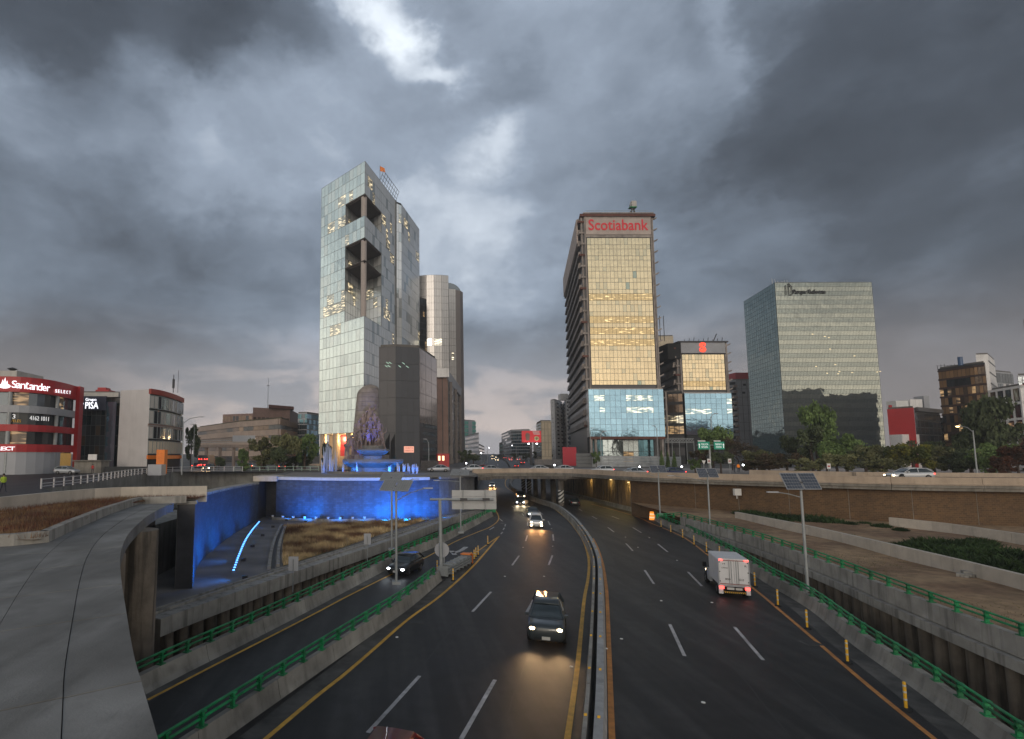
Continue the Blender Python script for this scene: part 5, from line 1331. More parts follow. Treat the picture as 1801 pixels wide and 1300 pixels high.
nrm = Vector((B_.y - A_.y, A_.x - B_.x, 0)).normalized() * .45
text(t, 'Parque Reforma', (q.x + nrm.x, q.y + nrm.y, zz), rz_, (B_ - A_).length * .335, 2.5, M['lettering_black'], offset=.006, ext=.3)
mb = MB(); q = A_.lerp(B_, .105) + nrm; q2 = A_.lerp(B_, .135) + nrm; q3 = A_.lerp(B_, .165) + nrm
zl = zz - 1.2; lm = M['lettering_black']
mb.box((q.x, q.y, zl + 2.2), (.2, .15, 4.4), rz_); mb.box((q2.x, q2.y, zl + 2.7), (.2, .15, 5.0), rz_); mb.box((q3.x, q3.y, zl + 1.9), (.2, .15, 3.6), rz_)
mb.cyl((q2.x, q2.y, zl + 5.2), (q3.x, q3.y, zl + 3.7), .17, n=4); mb.cyl((q2.x, q2.y, zl), (q3.x, q3.y, zl), .17, n=4)
mb.build('tower_emblem', lm, t)
lg = MB()
for (u, v) in [(1443, 594), (1450, 596), (1452, 616), (1466, 659), (1468, 655), (1490, 657), (1533, 656), (1538, 655), (1447, 658), (1428, 646), (1461, 643), (1494, 628), (1360, 590), (1422, 590)]:
    q = xy(on_y(u, v, 234)); zq = on_y(u, v, 234).z
    if u < 1362: continue
    lg.box((q.x, A_.lerp(B_, (q.x - A_.x) / (B_.x - A_.x)).y - .15, zq), (.7, .04, .16), rz_)
lg.build('ceiling_light', emis('ceiling_glow', (1, .75, .4), 1.6), t)
MB().prism(shrink([tuple(p[:2]) for p in poly], 1.5), z, z + .5).build('roof', M['roof'], t)
finish(t)
mb = MB(); random.seed(8)
for k in range(6): mb.cyl((P[1].x + .5 + k * 1.3, P[1].y + 2, z), (P[1].x + .5 + k * 1.3 + random.uniform(-.4, .4), P[1].y + 2, z + random.uniform(1, 2.6)), .08, n=4)
mb.build('roof_antennas', M['white'], t)
# ---- right-hand buildings
t, P, z = block('dark red box building with a ribbed charcoal wing behind the trees at right', [(1560, 720), (1607, 717)], 0, 150, M['red'], depth=14)
P2, z2_ = skyline([(1607.5, 717), (1652, 721.5)], 0, 150)
MB().prism(shrink(rough_poly(P2, 12), .02), ZS, z2_ - .01).build('dark_wing', M['granite'], t)
facade(t, P2[0], P2[1], ZS + 1, z2_ - 1.4, 6, 7, lambda i, j: M['glass_black'] if (i + j) % 5 else M['glass_grey'], M['mull'], mw=.1, mh=.25)
MB().sweep([Vector((p.x, p.y, 0)) for p in P2], [(.9, z2_ - 1), (.2, z2_ - 1), (.2, z2_ + .1), (.9, z2_ + .1)]).build('cornice', M['granite'], t)
MB().b2((P[0].x + 1.0, P[0].y + .2, z + .5), (P[1].x - .5, P[0].y + .6, z + 1.2)).build('roof_parapet', M['red'], t)
for (x0_, x1_, h, mm) in ((5, 8.5, 2.2, 'white'), (9, 12.5, 2.6, 'white_render'), (13, 14.5, 3.6, 'grey_metal')):
    MB().b2((P[0].x + x0_ + .5, P[0].y + 3, z + .5), (P[0].x + x1_ + .5, P[0].y + 6, z + .5 + h)).build('roof_unit', M[mm], t)
MB().b2((P[0].x - .2, P[0].y - 4, ZS), (P[0].x + 4.4, P[0].y - .3, ZS + 9)).build('low_annex', M['white_render'], t)
tag(MB().b2((98, 152, ZS), (102, 160, ZS + 9)).build('building', M['white_render']) if False else t, None)
t, P, z = block('brown glass office building with bands of lit and shaded windows at right', [(1649.5, 649), (1712, 640), (1732, 637.5)], 1, 158, M['core'], [
    (0, dict(nc=9, nr=10, z1=None, pick=None))] if False else [], depth=16)
rb2 = random.Random(21)
def pbw(i, j):
    r = rb2.random()
    if j == 0: return M['wood_blind']
    if j == 1: return M['glass_black'] if 1 < i < 8 else M['wood_blind']
    if r < .38: return M['wood_blind']
    return M['glass_brown'] if r < .62 else M['glass_black'] if r < .84 else M['window_lit_dim'] if r < .95 else M['window_lit']
PM('wood_blind', (.26, .155, .08), metal=.35, rough=.3, rnd=.25)
fl = mat('floor_band_dark', (.05, .025, .02), rough=.6, var=.1)
facade(t, P[0], P[1], ZS + 2, z - .8, 9, 10, pbw, None, mw=.12, mh=.6)
facade(t, P[1], P[2], ZS + 2, z - .8, 3, 10, lambda i, j: M['glass_brown'] if (i + j) % 3 else M['wood_blind'], None, mw=.12, mh=.6)
for j in range(11):
    zz = ZS + 2 + (z - .8 - ZS - 2) * j / 10
    for a, b in ((P[0], P[1]), (P[1], P[2])):
        a_, b_ = xy(a), xy(b); d = (b_ - a_); c = (a_ + b_) / 2; nn = Vector((d.y, -d.x, 0)).normalized()
        MB().box((c.x + nn.x * .12, c.y + nn.y * .12, zz), (d.length, .35, .5), math.atan2(d.y, d.x)).build('floor_band', fl, t)
mb = MB()
for k in range(8): mb.cyl((P[0].x + 2 + k * 1.1, P[0].y + 2, z), (P[0].x + 2 + k * 1.1, P[0].y + 2, z + 1.4 + .3 * (k % 3)), .07, n=4)
mb.cyl((P[0].x + 1.5, P[0].y + 2, z + 1.3), (P[0].x + 10, P[0].y + 2, z + 1.6), .07, n=4); mb.build('roof_pipes', M['steel_dark'], t)
MB().cyl((P[1].x - .6, P[1].y + 3, z), (P[1].x - .6, P[1].y + 3, z + 2.6), .6, n=10).build('blue_tank', mat('blue_tank', (.02, .08, .2), rough=.4), t)
finish(t)
t, P, z = block('white stair tower with dark slots behind the brown glass building', [(1716, 624), (1737, 623), (1749, 634)], 0, 176, M['white_render'], [(1, dict(nc=1, nr=9, pick=lambda i, j: M['glass_black'], mw=.3, mh=3.2, name='slot'))], depth=8)
t, P, z = block('grey glass block behind the white framed building at right', [(1747, 653), (1781, 656)], 0, 190, M['grey_metal'], [(0, dict(nc=7, nr=8, pick=rnd_pick([('glass_grey', 3), ('glass_silver', 1)], 3), mw=.15, mh=.3))], depth=12)
t, P, z = block('white concrete framed building with square dark openings at far right', [(1740, 687), (1794, 678)], 0, 132, M['glass_black'], [], depth=10)
wf = M['white_render']; a_, b_ = xy(P[0]), xy(P[1]); rz_ = math.atan2((b_ - a_).y, (b_ - a_).x)
for i in range(5):
    q = a_.lerp(b_, i / 4); MB().box((q.x, q.y - .3, (ZS + z) / 2), (.5, .8, z - ZS), rz_).build('frame_post', wf, t)
for j in range(6):
    q = (a_ + b_) / 2; MB().box((q.x, q.y - .3, z - .3 - j * (z - ZS) / 5.3), ((b_ - a_).length + .5, .78, .55), rz_).build('frame_beam', wf, t)
facade(t, P[0] + Vector((0, .3, 0)), P[1] + Vector((0, .3, 0)), ZS, z, 4, 5, lambda i, j: M['window_lit_dim'] if j == 2 and i > 1 else M['glass_brown'] if (i + j) % 3 == 0 else M['glass_black'], None, name='window', mw=.5, mh=1.0, off=.02)
block('maroon building edge at the far right of the frame', [(1795, 677), (1850, 672)], 0, 130, M['red'], depth=10)
block('blue-grey glass block rising behind the maroon building', [(1789, 660), (1830, 658)], 0, 170, M['grey_metal'], [(0, dict(nc=5, nr=6, pick=rnd_pick([('glass_grey', 3)], 3), mw=.15, mh=.3))], depth=12)
block('tall slim dark building cut by the right frame edge', [(1799.3, 563), (1850, 563)], 0, 210, M['granite'], depth=10)
block('small white block between the charcoal wing and the brown building', [(1651, 737), (1662, 738)], 0, 175, M['white_render'], [(0, dict(nc=2, nr=7, pick=rnd_pick([('glass_grey', 3)], 3), mw=.4, mh=1, name='window'))], depth=10)

# ---- bank branch at far left
cur = [on_z(u, v, 24.3) for u, v in ((-70, 662), (-30, 661), (0, 661), (25, 661.3), (48, 662.6), (75, 665.5), (97, 669), (120, 674.5), (139.5, 680.2))]
for p in cur: p.z = 0
CU = resample(cur, 1.6)
t = thing('bank_branch', 'red curved four-storey Santander bank branch on the left street corner', 'building', (CU[3].x, CU[3].y, ZS))
def zat(v, Y=97): return on_y(20, v, Y).z
lev = dict(top=24.2, f=zat(688.5), w1=zat(712), g=zat(725), w2=zat(746), r=zat(758), w3=zat(781), r2=zat(795))
bands = [(lev['top'], lev['f'], 'red', 'red_fascia'), (lev['w1'], lev['g'], 'grey_metal', 'grey_band'), (lev['w2'], lev['r'], 'red', 'red_band'), (lev['w3'], lev['r2'], 'red', 'red_band')]
for (a, b, mm, nm) in bands:
    MB().sweep(CU, [(.0, a), (0, b), (-.9, b), (-.9, a)]).build(nm, M[mm], t)
inner = offset(CU, -.75)
MB().wall(offset(CU, -.98), ZS, lev['top'] - .3).build('core', M['core'], t)
L_ = len(inner)
wz = [(lev['f'], lev['w1']), (lev['g'], lev['w2']), (lev['r'], lev['w3']), (lev['r2'], ZS + .3)]
for wi, (a, b) in enumerate(wz):
    for i in range(0, L_ - 2, 2):
        if wi == 3 and 6 < i * 1.0 and i < L_ - 7: continue
        k = rl.random()
        mm = M['glass_grey'] if k < .35 else M['glass_black'] if k < .8 else M['window_lit_dim']
        if wi == 3: mm = M['window_lit_dim']
        MB().wall(inner[i:i + 3], b, a).build('window', mm, t)
        if i % 6 == 0: 
            p = offset(CU, -.4)[i]; MB().cyl((p.x, p.y, b), (p.x, p.y, a), .38, n=10).build('pillar', M['steel'], t)
gw = offset(CU, -.1)[5:-4]
MB().sweep(gw, [(0, lev['r2']), (0, ZS - .3), (-.3, ZS - .3), (-.3, lev['r2'])]).build('grey_curved_wall', M['grey_metal'], t)
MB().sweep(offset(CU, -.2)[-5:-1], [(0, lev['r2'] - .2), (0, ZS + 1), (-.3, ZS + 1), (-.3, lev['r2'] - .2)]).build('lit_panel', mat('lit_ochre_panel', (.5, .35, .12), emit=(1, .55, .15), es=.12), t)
e = CU[-1]; e0 = CU[-2]; dr = (e - e0).normalized()
MB().add(*(lambda q, r_: ([(q.x, q.y, ZS), (r_.x, r_.y, ZS), (r_.x, r_.y, lev['top']), (q.x, q.y, lev['top']), (q.x + .8, q.y, ZS), (r_.x + .8, r_.y, ZS), (r_.x + .8, r_.y, lev['top']), (q.x + .8, q.y, lev['top'])], [(0, 1, 2, 3), (7, 6, 5, 4), (0, 4, 5, 1), (3, 2, 6, 7), (0, 3, 7, 4), (1, 5, 6, 2)]))(e - dr * 1.3 + Vector((0, -.05, 0)), e + dr * .6)).build('red_end_pillar', M['red'], t)
poly = [tuple(p[:2]) for p in offset(CU, -1.0)] + [(e.x - 18, e.y + 8), (CU[0].x - 6, CU[0].y + 26)]
MB().prism(poly, lev['top'] - .5, lev['top'] - .3).build('roof', M['roof'], t)
rb_ = on_y(18, 652, 104); MB().b2((rb_.x - 14, 104, lev['top']), (on_y(30, 652, 104).x, 112, rb_.z)).build('roof_box', M['offwhite'], t)
MB().lathe([(.1, 0), (.9, .5), (.1, .8)], (on_y(22, 648, 105).x, 105, rb_.z), 12).build('satellite_dish', M['steel_dark'], t)
def place_word(s, u, v, w, h, m_, off=.16):
    k_ = (u - CX) / F; best = None
    for i in range(len(CU) - 1):
        a_, b_ = CU[i], CU[i + 1]; d0 = ray(u, v); kk = d0.x / d0.y
        fa0, fb0 = a_.x - kk * a_.y, b_.x - kk * b_.y
        if fa0 * fb0 <= 0: best = (a_.lerp(b_, fa0 / (fa0 - fb0) if fa0 != fb0 else 0), (b_ - a_).normalized()); break
    if best is None: best = (CU[0], (CU[1] - CU[0]).normalized())
    p, d = best; n_ = Vector((d.y, -d.x, 0)); q = on_y(u, v, p.y)
    return text(t, s, (p.x + n_.x * off, p.y + n_.y * off, q.z), math.atan2(d.y, d.x), w, h, m_)
def along(sx, u0, u1, v0, v1, h, m_):
    n = len(sx)
    for k, ch in enumerate(sx):
        if ch == ' ': continue
        f = (k + .5) / n; u = u0 + (u1 - u0) * f; wch = {'i': .3, 'l': .3, 't': .6, 'r': .7, 'I': .35, '1': .5}.get(ch, .9) * (u1 - u0) / n / 9.6 * 1.12
        hh = h * (1.42 if ch in 'dSt' and h > .9 else 1.0)
        place_word(ch, u, v0 + (v1 - v0) * f - (hh - h) * 4.8, wch, hh, m_)
along('Santander', 22, 88, 677.5, 684.5, .92, M['sign_lit_white'])
along('SELECT', 95, 124, 687.5, 690.5, .62, M['sign_lit_white'])
along('SELECT', -20, 26, 789, 789, .65, M['sign_lit_white'])
fl_ = on_y(9.5, 677, 95.5)
mb = MB()
for k in range(12):
    pass
place_word('e', 9.5, 679.5, 1.9, .7, M['sign_lit_white']) if False else None
p = fl_; mb.lathe([(1.0, 0), (1.0, .12)], (0, 0, 0), 18)
me = mb.mesh('flame_emblem', m=M['sign_lit_white']); 
for v in me.vertices: v.co = (v.co.x * .95, v.co.y * .42, v.co.z)
best = min(range(len(CU) - 1), key=lambda i: abs(CX + F * CU[i].x / CU[i].y - 9.5)); d = (CU[best + 1] - CU[best - 1]).normalized(); n_ = Vector((d.y, -d.x, 0))
pp = on_y(9.5, 679.5, CU[best].y); rzz = math.atan2(d.y, d.x)
inst(me, 'flame_emblem', t, (pp.x + n_.x * .2, CU[best].y + n_.y * .2, pp.z), (math.pi / 2, 0, rzz))
mf = MB()
for dx, hh in ((-.35, 1.0), (.0, 1.35), (.35, .8)): mf.add([(dx - .22, 0, 0), (dx + .22, 0, 0), (dx + .05, 0, hh), (dx - .22, -.1, 0), (dx + .22, -.1, 0), (dx + .05, -.1, hh)], [(0, 1, 2), (5, 4, 3), (0, 3, 4, 1), (1, 4, 5, 2), (2, 5, 3, 0)])
inst(mf.mesh('flame_tip', m=M['sign_lit_white']), 'flame_tip', t, (pp.x + n_.x * .3, CU[best].y + n_.y * .3, pp.z + .2), (0, 0, rzz))
blue_ad = mat('dark_blue_poster', (.015, .018, .06), rough=.5, var=.2)
place_word('3', 22.5, 732, .5, .8, M['lettering_white'], -.55); place_word('NIVELES', 22, 740, 2.3, .5, M['yellow'], -.55)
place_word('4162 1011', 73, 736, 3.7, .8, M['lettering_white'], -.55)
# ---- dark glass building beside it
t, P, z = block('dark glass office with the Grupo PISA sign beside the bank branch', [(138, 691.5), (213, 692.5)], 0, 120, M['core'], [(0, dict(nc=9, nr=7, pick=rnd_pick([('glass_black', 7), ('glass_grey', 2), ('glass_teal', 1.5), ('glass_brown', 1)], 17), frame=M['mull'], mw=.08, mh=.12, z0=ZS + 1))], depth=14)
MB().b2((P[0].x - .5, P[0].y - .4, z - .9), (P[1].x + .2, P[0].y + .5, z + .1)).build('parapet', M['offwhite'], t)
MB().b2((P[1].x - 2.3, P[0].y - .35, ZS), (P[1].x - .2, P[0].y - .1, z - 2)).build('pale_glass_strip', M['glass_blue'], t)
nb = mat('navy_sign', (.012, .018, .045), rough=.5, var=.1)
MB().b2((on_y(139, 700, 119.5).x, 119.3, on_y(0, 722, 119.5).z), (on_y(188, 700, 119.5).x, 119.5, on_y(0, 697, 119.5).z)).build('sign_board', nb, t)
q = on_y(160, 703.5, 119.2); text(t, 'Grupo', q, 0, 2.4, .85, M['sign_lit_white'])
q = on_y(161.5, 713, 119.2); text(t, 'PISA', q, 0, 2.9, 1.5, M['sign_lit_white'], offset=.01)
q = on_y(141, 706, 119.2); text(t, 'S', q, 0, 1.6, 2.2, M['sign_lit_white'], offset=.03)
q = on_y(182, 684, 122); MB().prism([(q.x - 1.8, 122), (q.x + 1.2, 122), (q.x + 1.2, 125), (q.x - 1.8, 125)], z, z + 1.0).prism([(q.x - 1.3, 121.9), (q.x + .6, 121.9), (q.x + .6, 124), (q.x - 1.3, 124)], z + 1.0, z + 1.5).build('roof_box', M['red'], t)
# ---- white-walled building with curved glass end
t = thing('white_corner_building', 'white-walled building with a curved window front and orange entrance', 'building', on_y(212, 812, 112))
ORG[t.name] = Vector(t.location)
z = on_y(240, 685, 112).z
p0, p1 = on_z(212, 687, z), on_z(264, 684.5, z)
cvp = [p1, on_z(279, 687, z), on_z(293, 690.5, z), on_z(308, 695.5, z), on_z(322, 701.5, z)]
poly = [tuple(p[:2]) for p in [p0] + cvp] + [(cvp[-1].x - 8, cvp[-1].y + 8), (p0.x - 2, p0.y + 22)]
MB().prism(shrink(poly, .3), ZS - .5, z - .05).build('core', M['core'], t)
MB().wall([p0, p1], ZS - .5, z).build('white_side_wall', mat('whitewashed_wall', (.56, .54, .54), rough=.85, var=.06, scale=.5, streak=.05), t)
MB().wall([p0, p1], z, z + .01)
cvr = resample(cvp, 1.2)
MB().sweep([Vector((p.x, p.y, 0)) for p in cvr], [(.3, z + .1), (.3, z - 1.0), (-.3, z - 1.0), (-.3, z + .1)]).build('red_cornice', M['red'] if False else mat('brick_red_trim', (.30, .045, .03), rough=.6), t)
fh = (z - 1.0 - ZS - 3.5) / 4
for j in range(4):
    for i in range(len(cvr) - 1):
        zz = ZS + 3.5 + j * fh
        a, b = Vector((cvr[i].x, cvr[i].y, 0)), Vector((cvr[i + 1].x, cvr[i + 1].y, 0))
        r = rl.random(); mm = 'beige' if j == 0 else ('glass_grey' if r < .45 else 'offwhite' if r < .75 else 'glass_black')
        facade(t, a, b, zz + .2, zz + fh - .25, 1, 1, lambda i_, j_: M[mm], M['mull_light'] , name='window', mw=.25, mh=.2, off=.12, bar=.1)
MB().sweep([Vector((p.x, p.y, 0)) for p in cvr], [(.2, ZS + 3.4), (.2, ZS + 2.6), (-.2, ZS + 2.6), (-.2, ZS + 3.4)]).build('orange_band', M['orange'], t)
MB().sweep([Vector((p.x, p.y, 0)) for p in cvr], [(.16, ZS + 3.5 + 2 * fh + .15), (.16, ZS + 3.5 + 2 * fh - .5), (-.2, ZS + 3.5 + 2 * fh - .5), (-.2, ZS + 3.5 + 2 * fh + .15)]).build('brown_band', M['brownstone'], t)
q = on_y(281, 830, 108); MB().b2((q.x - .8, 108, ZS - .3), (q.x + .8, 109.5, on_y(281, 791, 108).z)).build('orange_portal', M['orange'], t)
q = on_y(298, 690, 116)
MB().cyl((q.x, 118, z), (q.x, 118, z + 4), .09, n=5).cyl((q.x + 1, 118, z), (q.x + 1, 118, z + 5), .05, n=4).cyl((q.x, 118, z + 1), (q.x, 118, z + 3), .28, n=6).build('roof_antenna', M['steel_dark'], t)
finish(t)
# low kiosk and bus shelter beside
tag(MB().b2((on_y(130, 820, 106).x, 106, ZS - .2), (on_y(178, 820, 106).x, 109, ZS + 2.2)).b2((on_y(128, 820, 106).x, 105.5, ZS + 2.25), (on_y(180, 820, 106).x, 109.4, ZS + 2.45)).build('street_kiosk', M['fascia']), 'low flat-roofed kiosk by the silver parked car', 'kiosk')
tag(MB().b2((on_y(153, 820, 105).x, 105.2, ZS + 2.5), (on_y(168, 820, 105).x, 105.4, ZS + 3.6)).build('small_billboard', M['white_render']), 'blank white board on the kiosk roof', 'sign')
tag(MB().b2((on_y(182, 820, 106).x, 106.5, ZS - .2), (on_y(262, 820, 106).x, 107, ZS + 1.2)).build('dark_fence', M['core']), 'dark low fence in front of the white-walled building', 'fence')
tag(MB().b2((on_y(260, 820, 101).x, 101, ZS - .3), (on_y(284, 820, 101).x, 103, ZS + 1.7)).build('guard_booth', M['grey_metal']), 'grey guard booth with dark windows by the orange portal', 'booth')
# ---- stepped brown office complex
def slabblock(lbl, px, ref, Y, m_, bands_, depth=20, zb=ZS): 
    P, z = skyline(px, ref, Y); t = thing('stepped_office_building', lbl, 'building', (P[0].x, P[0].y, zb)); return t, P, z
t, P, z = slabblock('wide brown stepped office complex with long pale floor bands behind the footbridge', [(348, 752), (420, 742), (492, 736), (547, 751)], 2, 225, M['pinkgrey'], None)
poly = rough_poly(P, 25); MB().prism(shrink([tuple(p[:2]) for p in poly], 1.0), ZS, z).build('core', M['core'], t)
hh = (z - ZS) / 4.2
for j in range(4):
    pq = [xy(p) for p in P]
    MB().sweep(pq, [(.3 + .4 * j, z - j * hh), (.3 + .4 * j, z - j * hh - hh * .55), (-.8, z - j * hh - hh * .55), (-.8, z - j * hh)]).build('pale_floor_band', M['pinkgrey'], t)
    for k in range(3):
        facade(t, pq[k] + Vector((0, .6, 0)), pq[k + 1] + Vector((0, .6, 0)), z - (j + 1) * hh, z - j * hh - hh * .55, 8, 1, rnd_pick([('glass_brown', 6), ('glass_black', 3), ('window_lit', .35)], j * 3 + k), M['mull'], name='window', off=.02)
MB().prism([tuple((xy(p) + Vector((0, 3, 0)))[:2]) for p in (P[0], P[1], P[2])] + [(P[2].x, P[2].y + 15), (P[0].x, P[0].y + 12)], z + .01, z + .8).build('roof_planting', mat('roof_planting', (.06, .055, .03), rough=.95, var=.4), t)
finish(t)
t, P, z = slabblock('upper brown storeys', [(392, 729), (450, 727)], 0, 330, None, None)
t['label'] = 'low brown penthouse block on the left of the stepped complex roof'; t['category'] = 'building'
MB().prism(rough_poly([xy(p) for p in P], 12), ZS, z).build('wall', M['brownstone'], t)
facade(t, P[0], P[1], z - 4.2, z - 1.2, 10, 1, rnd_pick([('glass_brown', 3), ('glass_black', 2)], 3), None, name='window', mw=.6)
t, P, z = slabblock('upper', [(445, 716.5), (510, 720), (531, 731)], 0, 285, None, None)
t['label'] = 'taller brown stepped block with roof machinery and a mast above the complex'
MB().prism(rough_poly([xy(p) for p in P], 14), ZS, z).build('wall', M['brownstone'], t)
MB().prism(rough_poly([xy(P[0]) + Vector((8, 1, 0)), xy(P[1]) + Vector((2, 1, 0))], 8), z, z + 1.6).build('roof_machinery', M['rust'], t)
facade(t, P[0], P[1], z - 10, z - 5, 9, 1, rnd_pick([('glass_brown', 3), ('brick', 0)][:1], 3), None, name='window', mw=.8)
q = on_y(471, 716, 290); MB().cyl((q.x, 290, z), (q.x, 290, on_y(471, 664, 290).z), .16, .07, 5).b2((q.x - .7, 289.9, on_y(0, 679, 290).z), (q.x + .7, 290.1, on_y(0, 678, 290).z)).build('radio_mast', M['steel_dark'], t)
block('small blue glass building tucked left of the pale tower', [(524, 726.5), (540, 726), (562, 729)], 0, 255, M['grey_metal'], [(0, dict(nc=5, nr=8, pick=rnd_pick([('glass_teal', 3), ('glass_grey', 1)], 5), mw=.1, mh=.4)), (1, dict(nc=6, nr=8, pick=rnd_pick([('glass_teal', 3), ('glass_blue', 1), ('window_lit', .4)], 6), mw=.1, mh=.4))], depth=12)
# footbridge with sign panel
fbz = on_y(400, 782, 165).z; a, b = on_y(345, 782, 165), on_y(452, 782, 165)
t = thing('footbridge', 'concrete pedestrian footbridge with a pale sign panel over the left avenue', 'footbridge', (a.x, 165, ZS))
MB().b2((a.x, 164.4, fbz - .9), (b.x, 167, fbz)).build('deck', M['pinkgrey'], t)
for h in (.5, 1.2): MB().b2((a.x, 164.3, fbz + h), (b.x, 164.45, fbz + h + .12)).build('handrail', M['steel'], t)
for k in range(4): x = a.x + 3 + (b.x - a.x - 6) * k / 3; MB().b2((x - .35, 165, ZS), (x + .35, 166, fbz - .9)).build('pier', M['pinkgrey'], t)
q0, q1 = on_y(409, 777, 163.8), on_y(449, 766, 163.8); MB().b2((q0.x, 163.7, q0.z), (q1.x, 163.9, q1.z)).build('sign_panel', M['grey_metal'], t)
# red kiosk, LED board, billboard
q = on_y(778, 812, 150)
t = thing('red_kiosk', 'small red kiosk with warm lit windows at the corner by the brown building', 'kiosk', (q.x, 150, ZS))
MB().b2((on_y(769.5, 800, 150).x, 150, ZS), (on_y(790, 800, 150).x, 155, on_y(0, 798, 150).z)).build('wall', M['red'], t)
lw = mat('kiosk_glow', (.8, .6, .3), emit=(1, .75, .4), es=1.6)
for u in (772.5, 779.5): MB().b2((on_y(u - 1.8, 800, 150).x, 149.85, on_y(0, 810, 150).z), (on_y(u + 1.8, 800, 150).x, 149.99, on_y(0, 802, 150).z)).build('window', lw, t)
q0, q1 = on_y(710.5, 796, 122), on_y(728, 785, 122)
t = thing('message_board', 'small electronic board glowing salmon pink on two posts near the fountain', 'sign', (q0.x, 122, ZS))
MB().b2((q0.x, 122, q0.z), (q1.x, 122.2, q1.z)).build('board', mat('message_board_glow', (.4, .2, .15), emit=(1, .45, .32), es=.65), t)
for x in (q0.x + .3, q1.x - .3): MB().b2((x - .05, 122.05, ZS), (x + .05, 122.15, q0.z)).build('post', M['steel_dark'], t)
text(t, 'VUELTA', ((q0.x + q1.x) / 2, 121.95, (q0.z + q1.z) / 2 + .32), 0, 1.8, .3, M['red'], ext=.02); text(t, 'DERECHA', ((q0.x + q1.x) / 2, 121.95, (q0.z + q1.z) / 2 - .3), 0, 1.9, .3, M['red'], ext=.02)
YB = 185; q0, q1 = on_y(918, 778, YB), on_y(951.5, 757.8, YB)
t = thing('billboard', 'red roadside drinks billboard on a single dark pole', 'billboard', (q0.x + 3, YB, ZS))
MB().b2((q0.x, YB, q0.z), (q1.x, YB + .4, q1.z)).build('panel', mat('billboard_red', (.62, .03, .04), rough=.5, emit=(1, .06, .07), es=.10, var=.05), t)
w = q1.x - q0.x; h = q1.z - q0.z; cxm = q0.x + w * .3; cz = q0.z + h * .4
MB().loft([[(cxm + r * math.cos(a_ * math.pi / 5), YB - .05 - .02 * r, cz + z_ + 0 * r) for a_ in range(10)] for z_, r in ((0, 0),)] * 2) if False else None
MB().add([(cxm - .55, YB - .06, cz - h * .25), (cxm + .55, YB - .06, cz - h * .25), (cxm + .8, YB - .06, cz + h * .25), (cxm + .3, YB - .06, cz + h * .42), (cxm - .3, YB - .06, cz + h * .42), (cxm - .8, YB - .06, cz + h * .25)], [(0, 1, 2, 3, 4, 5)]).build('printed_glass', M['brownstone'], t)
MB().add([(q0.x + w * .76 + .8 * math.cos(k * math.pi / 7), YB - .06, q0.z + h * .33 + .75 * math.sin(k * math.pi / 7)) for k in range(14)], [tuple(range(14))]).build('printed_disc', mat('printed_cream', (.45, .5, .25), rough=.5), t)
MB().add([(q0.x + w * .76 + .42 * math.cos(k * math.pi / 7), YB - .08, q0.z + h * .33 + .4 * math.sin(k * math.pi / 7)) for k in range(14)], [tuple(range(14))]).build('printed_ring', M['grass_ground'], t)
for k in range(3): MB().b2((q0.x + w * (.55 + .03 * k), YB - .07, q0.z + h * (.88 - .1 * k)), (q0.x + w * (.9 + .02 * k), YB - .05, q0.z + h * (.93 - .1 * k))).build('printed_text_bar', M['white'], t)
px_ = on_y(934.5, 800, YB).x; MB().cyl((px_, YB + .3, zg(YB)), (px_, YB + .3, q0.z), .4, n=10).build('pole', M['steel_dark'], t)
for k in range(2): x = q0.x + w * (.3 + .42 * k); MB().box((x, YB - 1.1, q0.z - .5), (.5, .3, .2)).build('flood_lamp', M['lampw'], t)
q = on_y(996, 795, 175); 
t = thing('red_hoarding', 'plain red hoarding panel beside the construction site wall', 'hoarding', (q.x, 175, ZS)); a, b = on_y(990, 806, 175), on_y(1013.5, 786.5, 175)
MB().b2((a.x, 175, ZS), (b.x, 175.3, b.z)).build('panel', mat('hoarding_red', (.45, .02, .04), rough=.5, var=.05), t)
# corrugated hoarding
def hoard(u0, u1, v0, Y, m_, lab, name='site_hoarding'):
    a, b = on_y(u0, v0, Y), on_y(u1, v0, Y); t = thing(name, lab, 'hoarding', (a.x, Y, ZS)); n = max(1, int((b.x - a.x) / 2.4))
    for k in range(n):
        x0_ = a.x + (b.x - a.x) * k / n; x1_ = a.x + (b.x - a.x) * (k + 1) / n - .05; mb = MB()
        for r in range(4): mb.b2((x0_, Y + .02 * (r % 2), ZS + (a.z - ZS) * r / 4), (x1_, Y + .12, ZS + (a.z - ZS) * (r + .93) / 4))
        mb.build('hoarding_panel', m_, t)
hoard(1041, 1158, 802, 160, mat('corrugated_steel', (.40, .42, .44), rough=.4, metal=.3, var=.2, scale=.6), 'silver corrugated hoarding in front of the gold tower lobby')
hoard(1013, 1041, 797, 158, mat('dark_grey_sheet', (.13, .135, .14), rough=.5, var=.1), 'dark grey sheet hoarding next to the red panel')
hoard(1158, 1198, 803, 162, mat('grey_blue_sheet', (.20, .22, .24), rough=.5, var=.1), 'blue-grey sheet hoarding right of the corrugated one')
hoard(940, 988, 808, 190, mat('dull_sheet', (.16, .15, .15), rough=.6, var=.2), 'long dull fence panels below the billboard')
hoard(740, 772, 810, 118, mat('black_hoarding', (.05, .045, .045), rough=.6, var=.2), 'dark low hoarding right of the granite block')
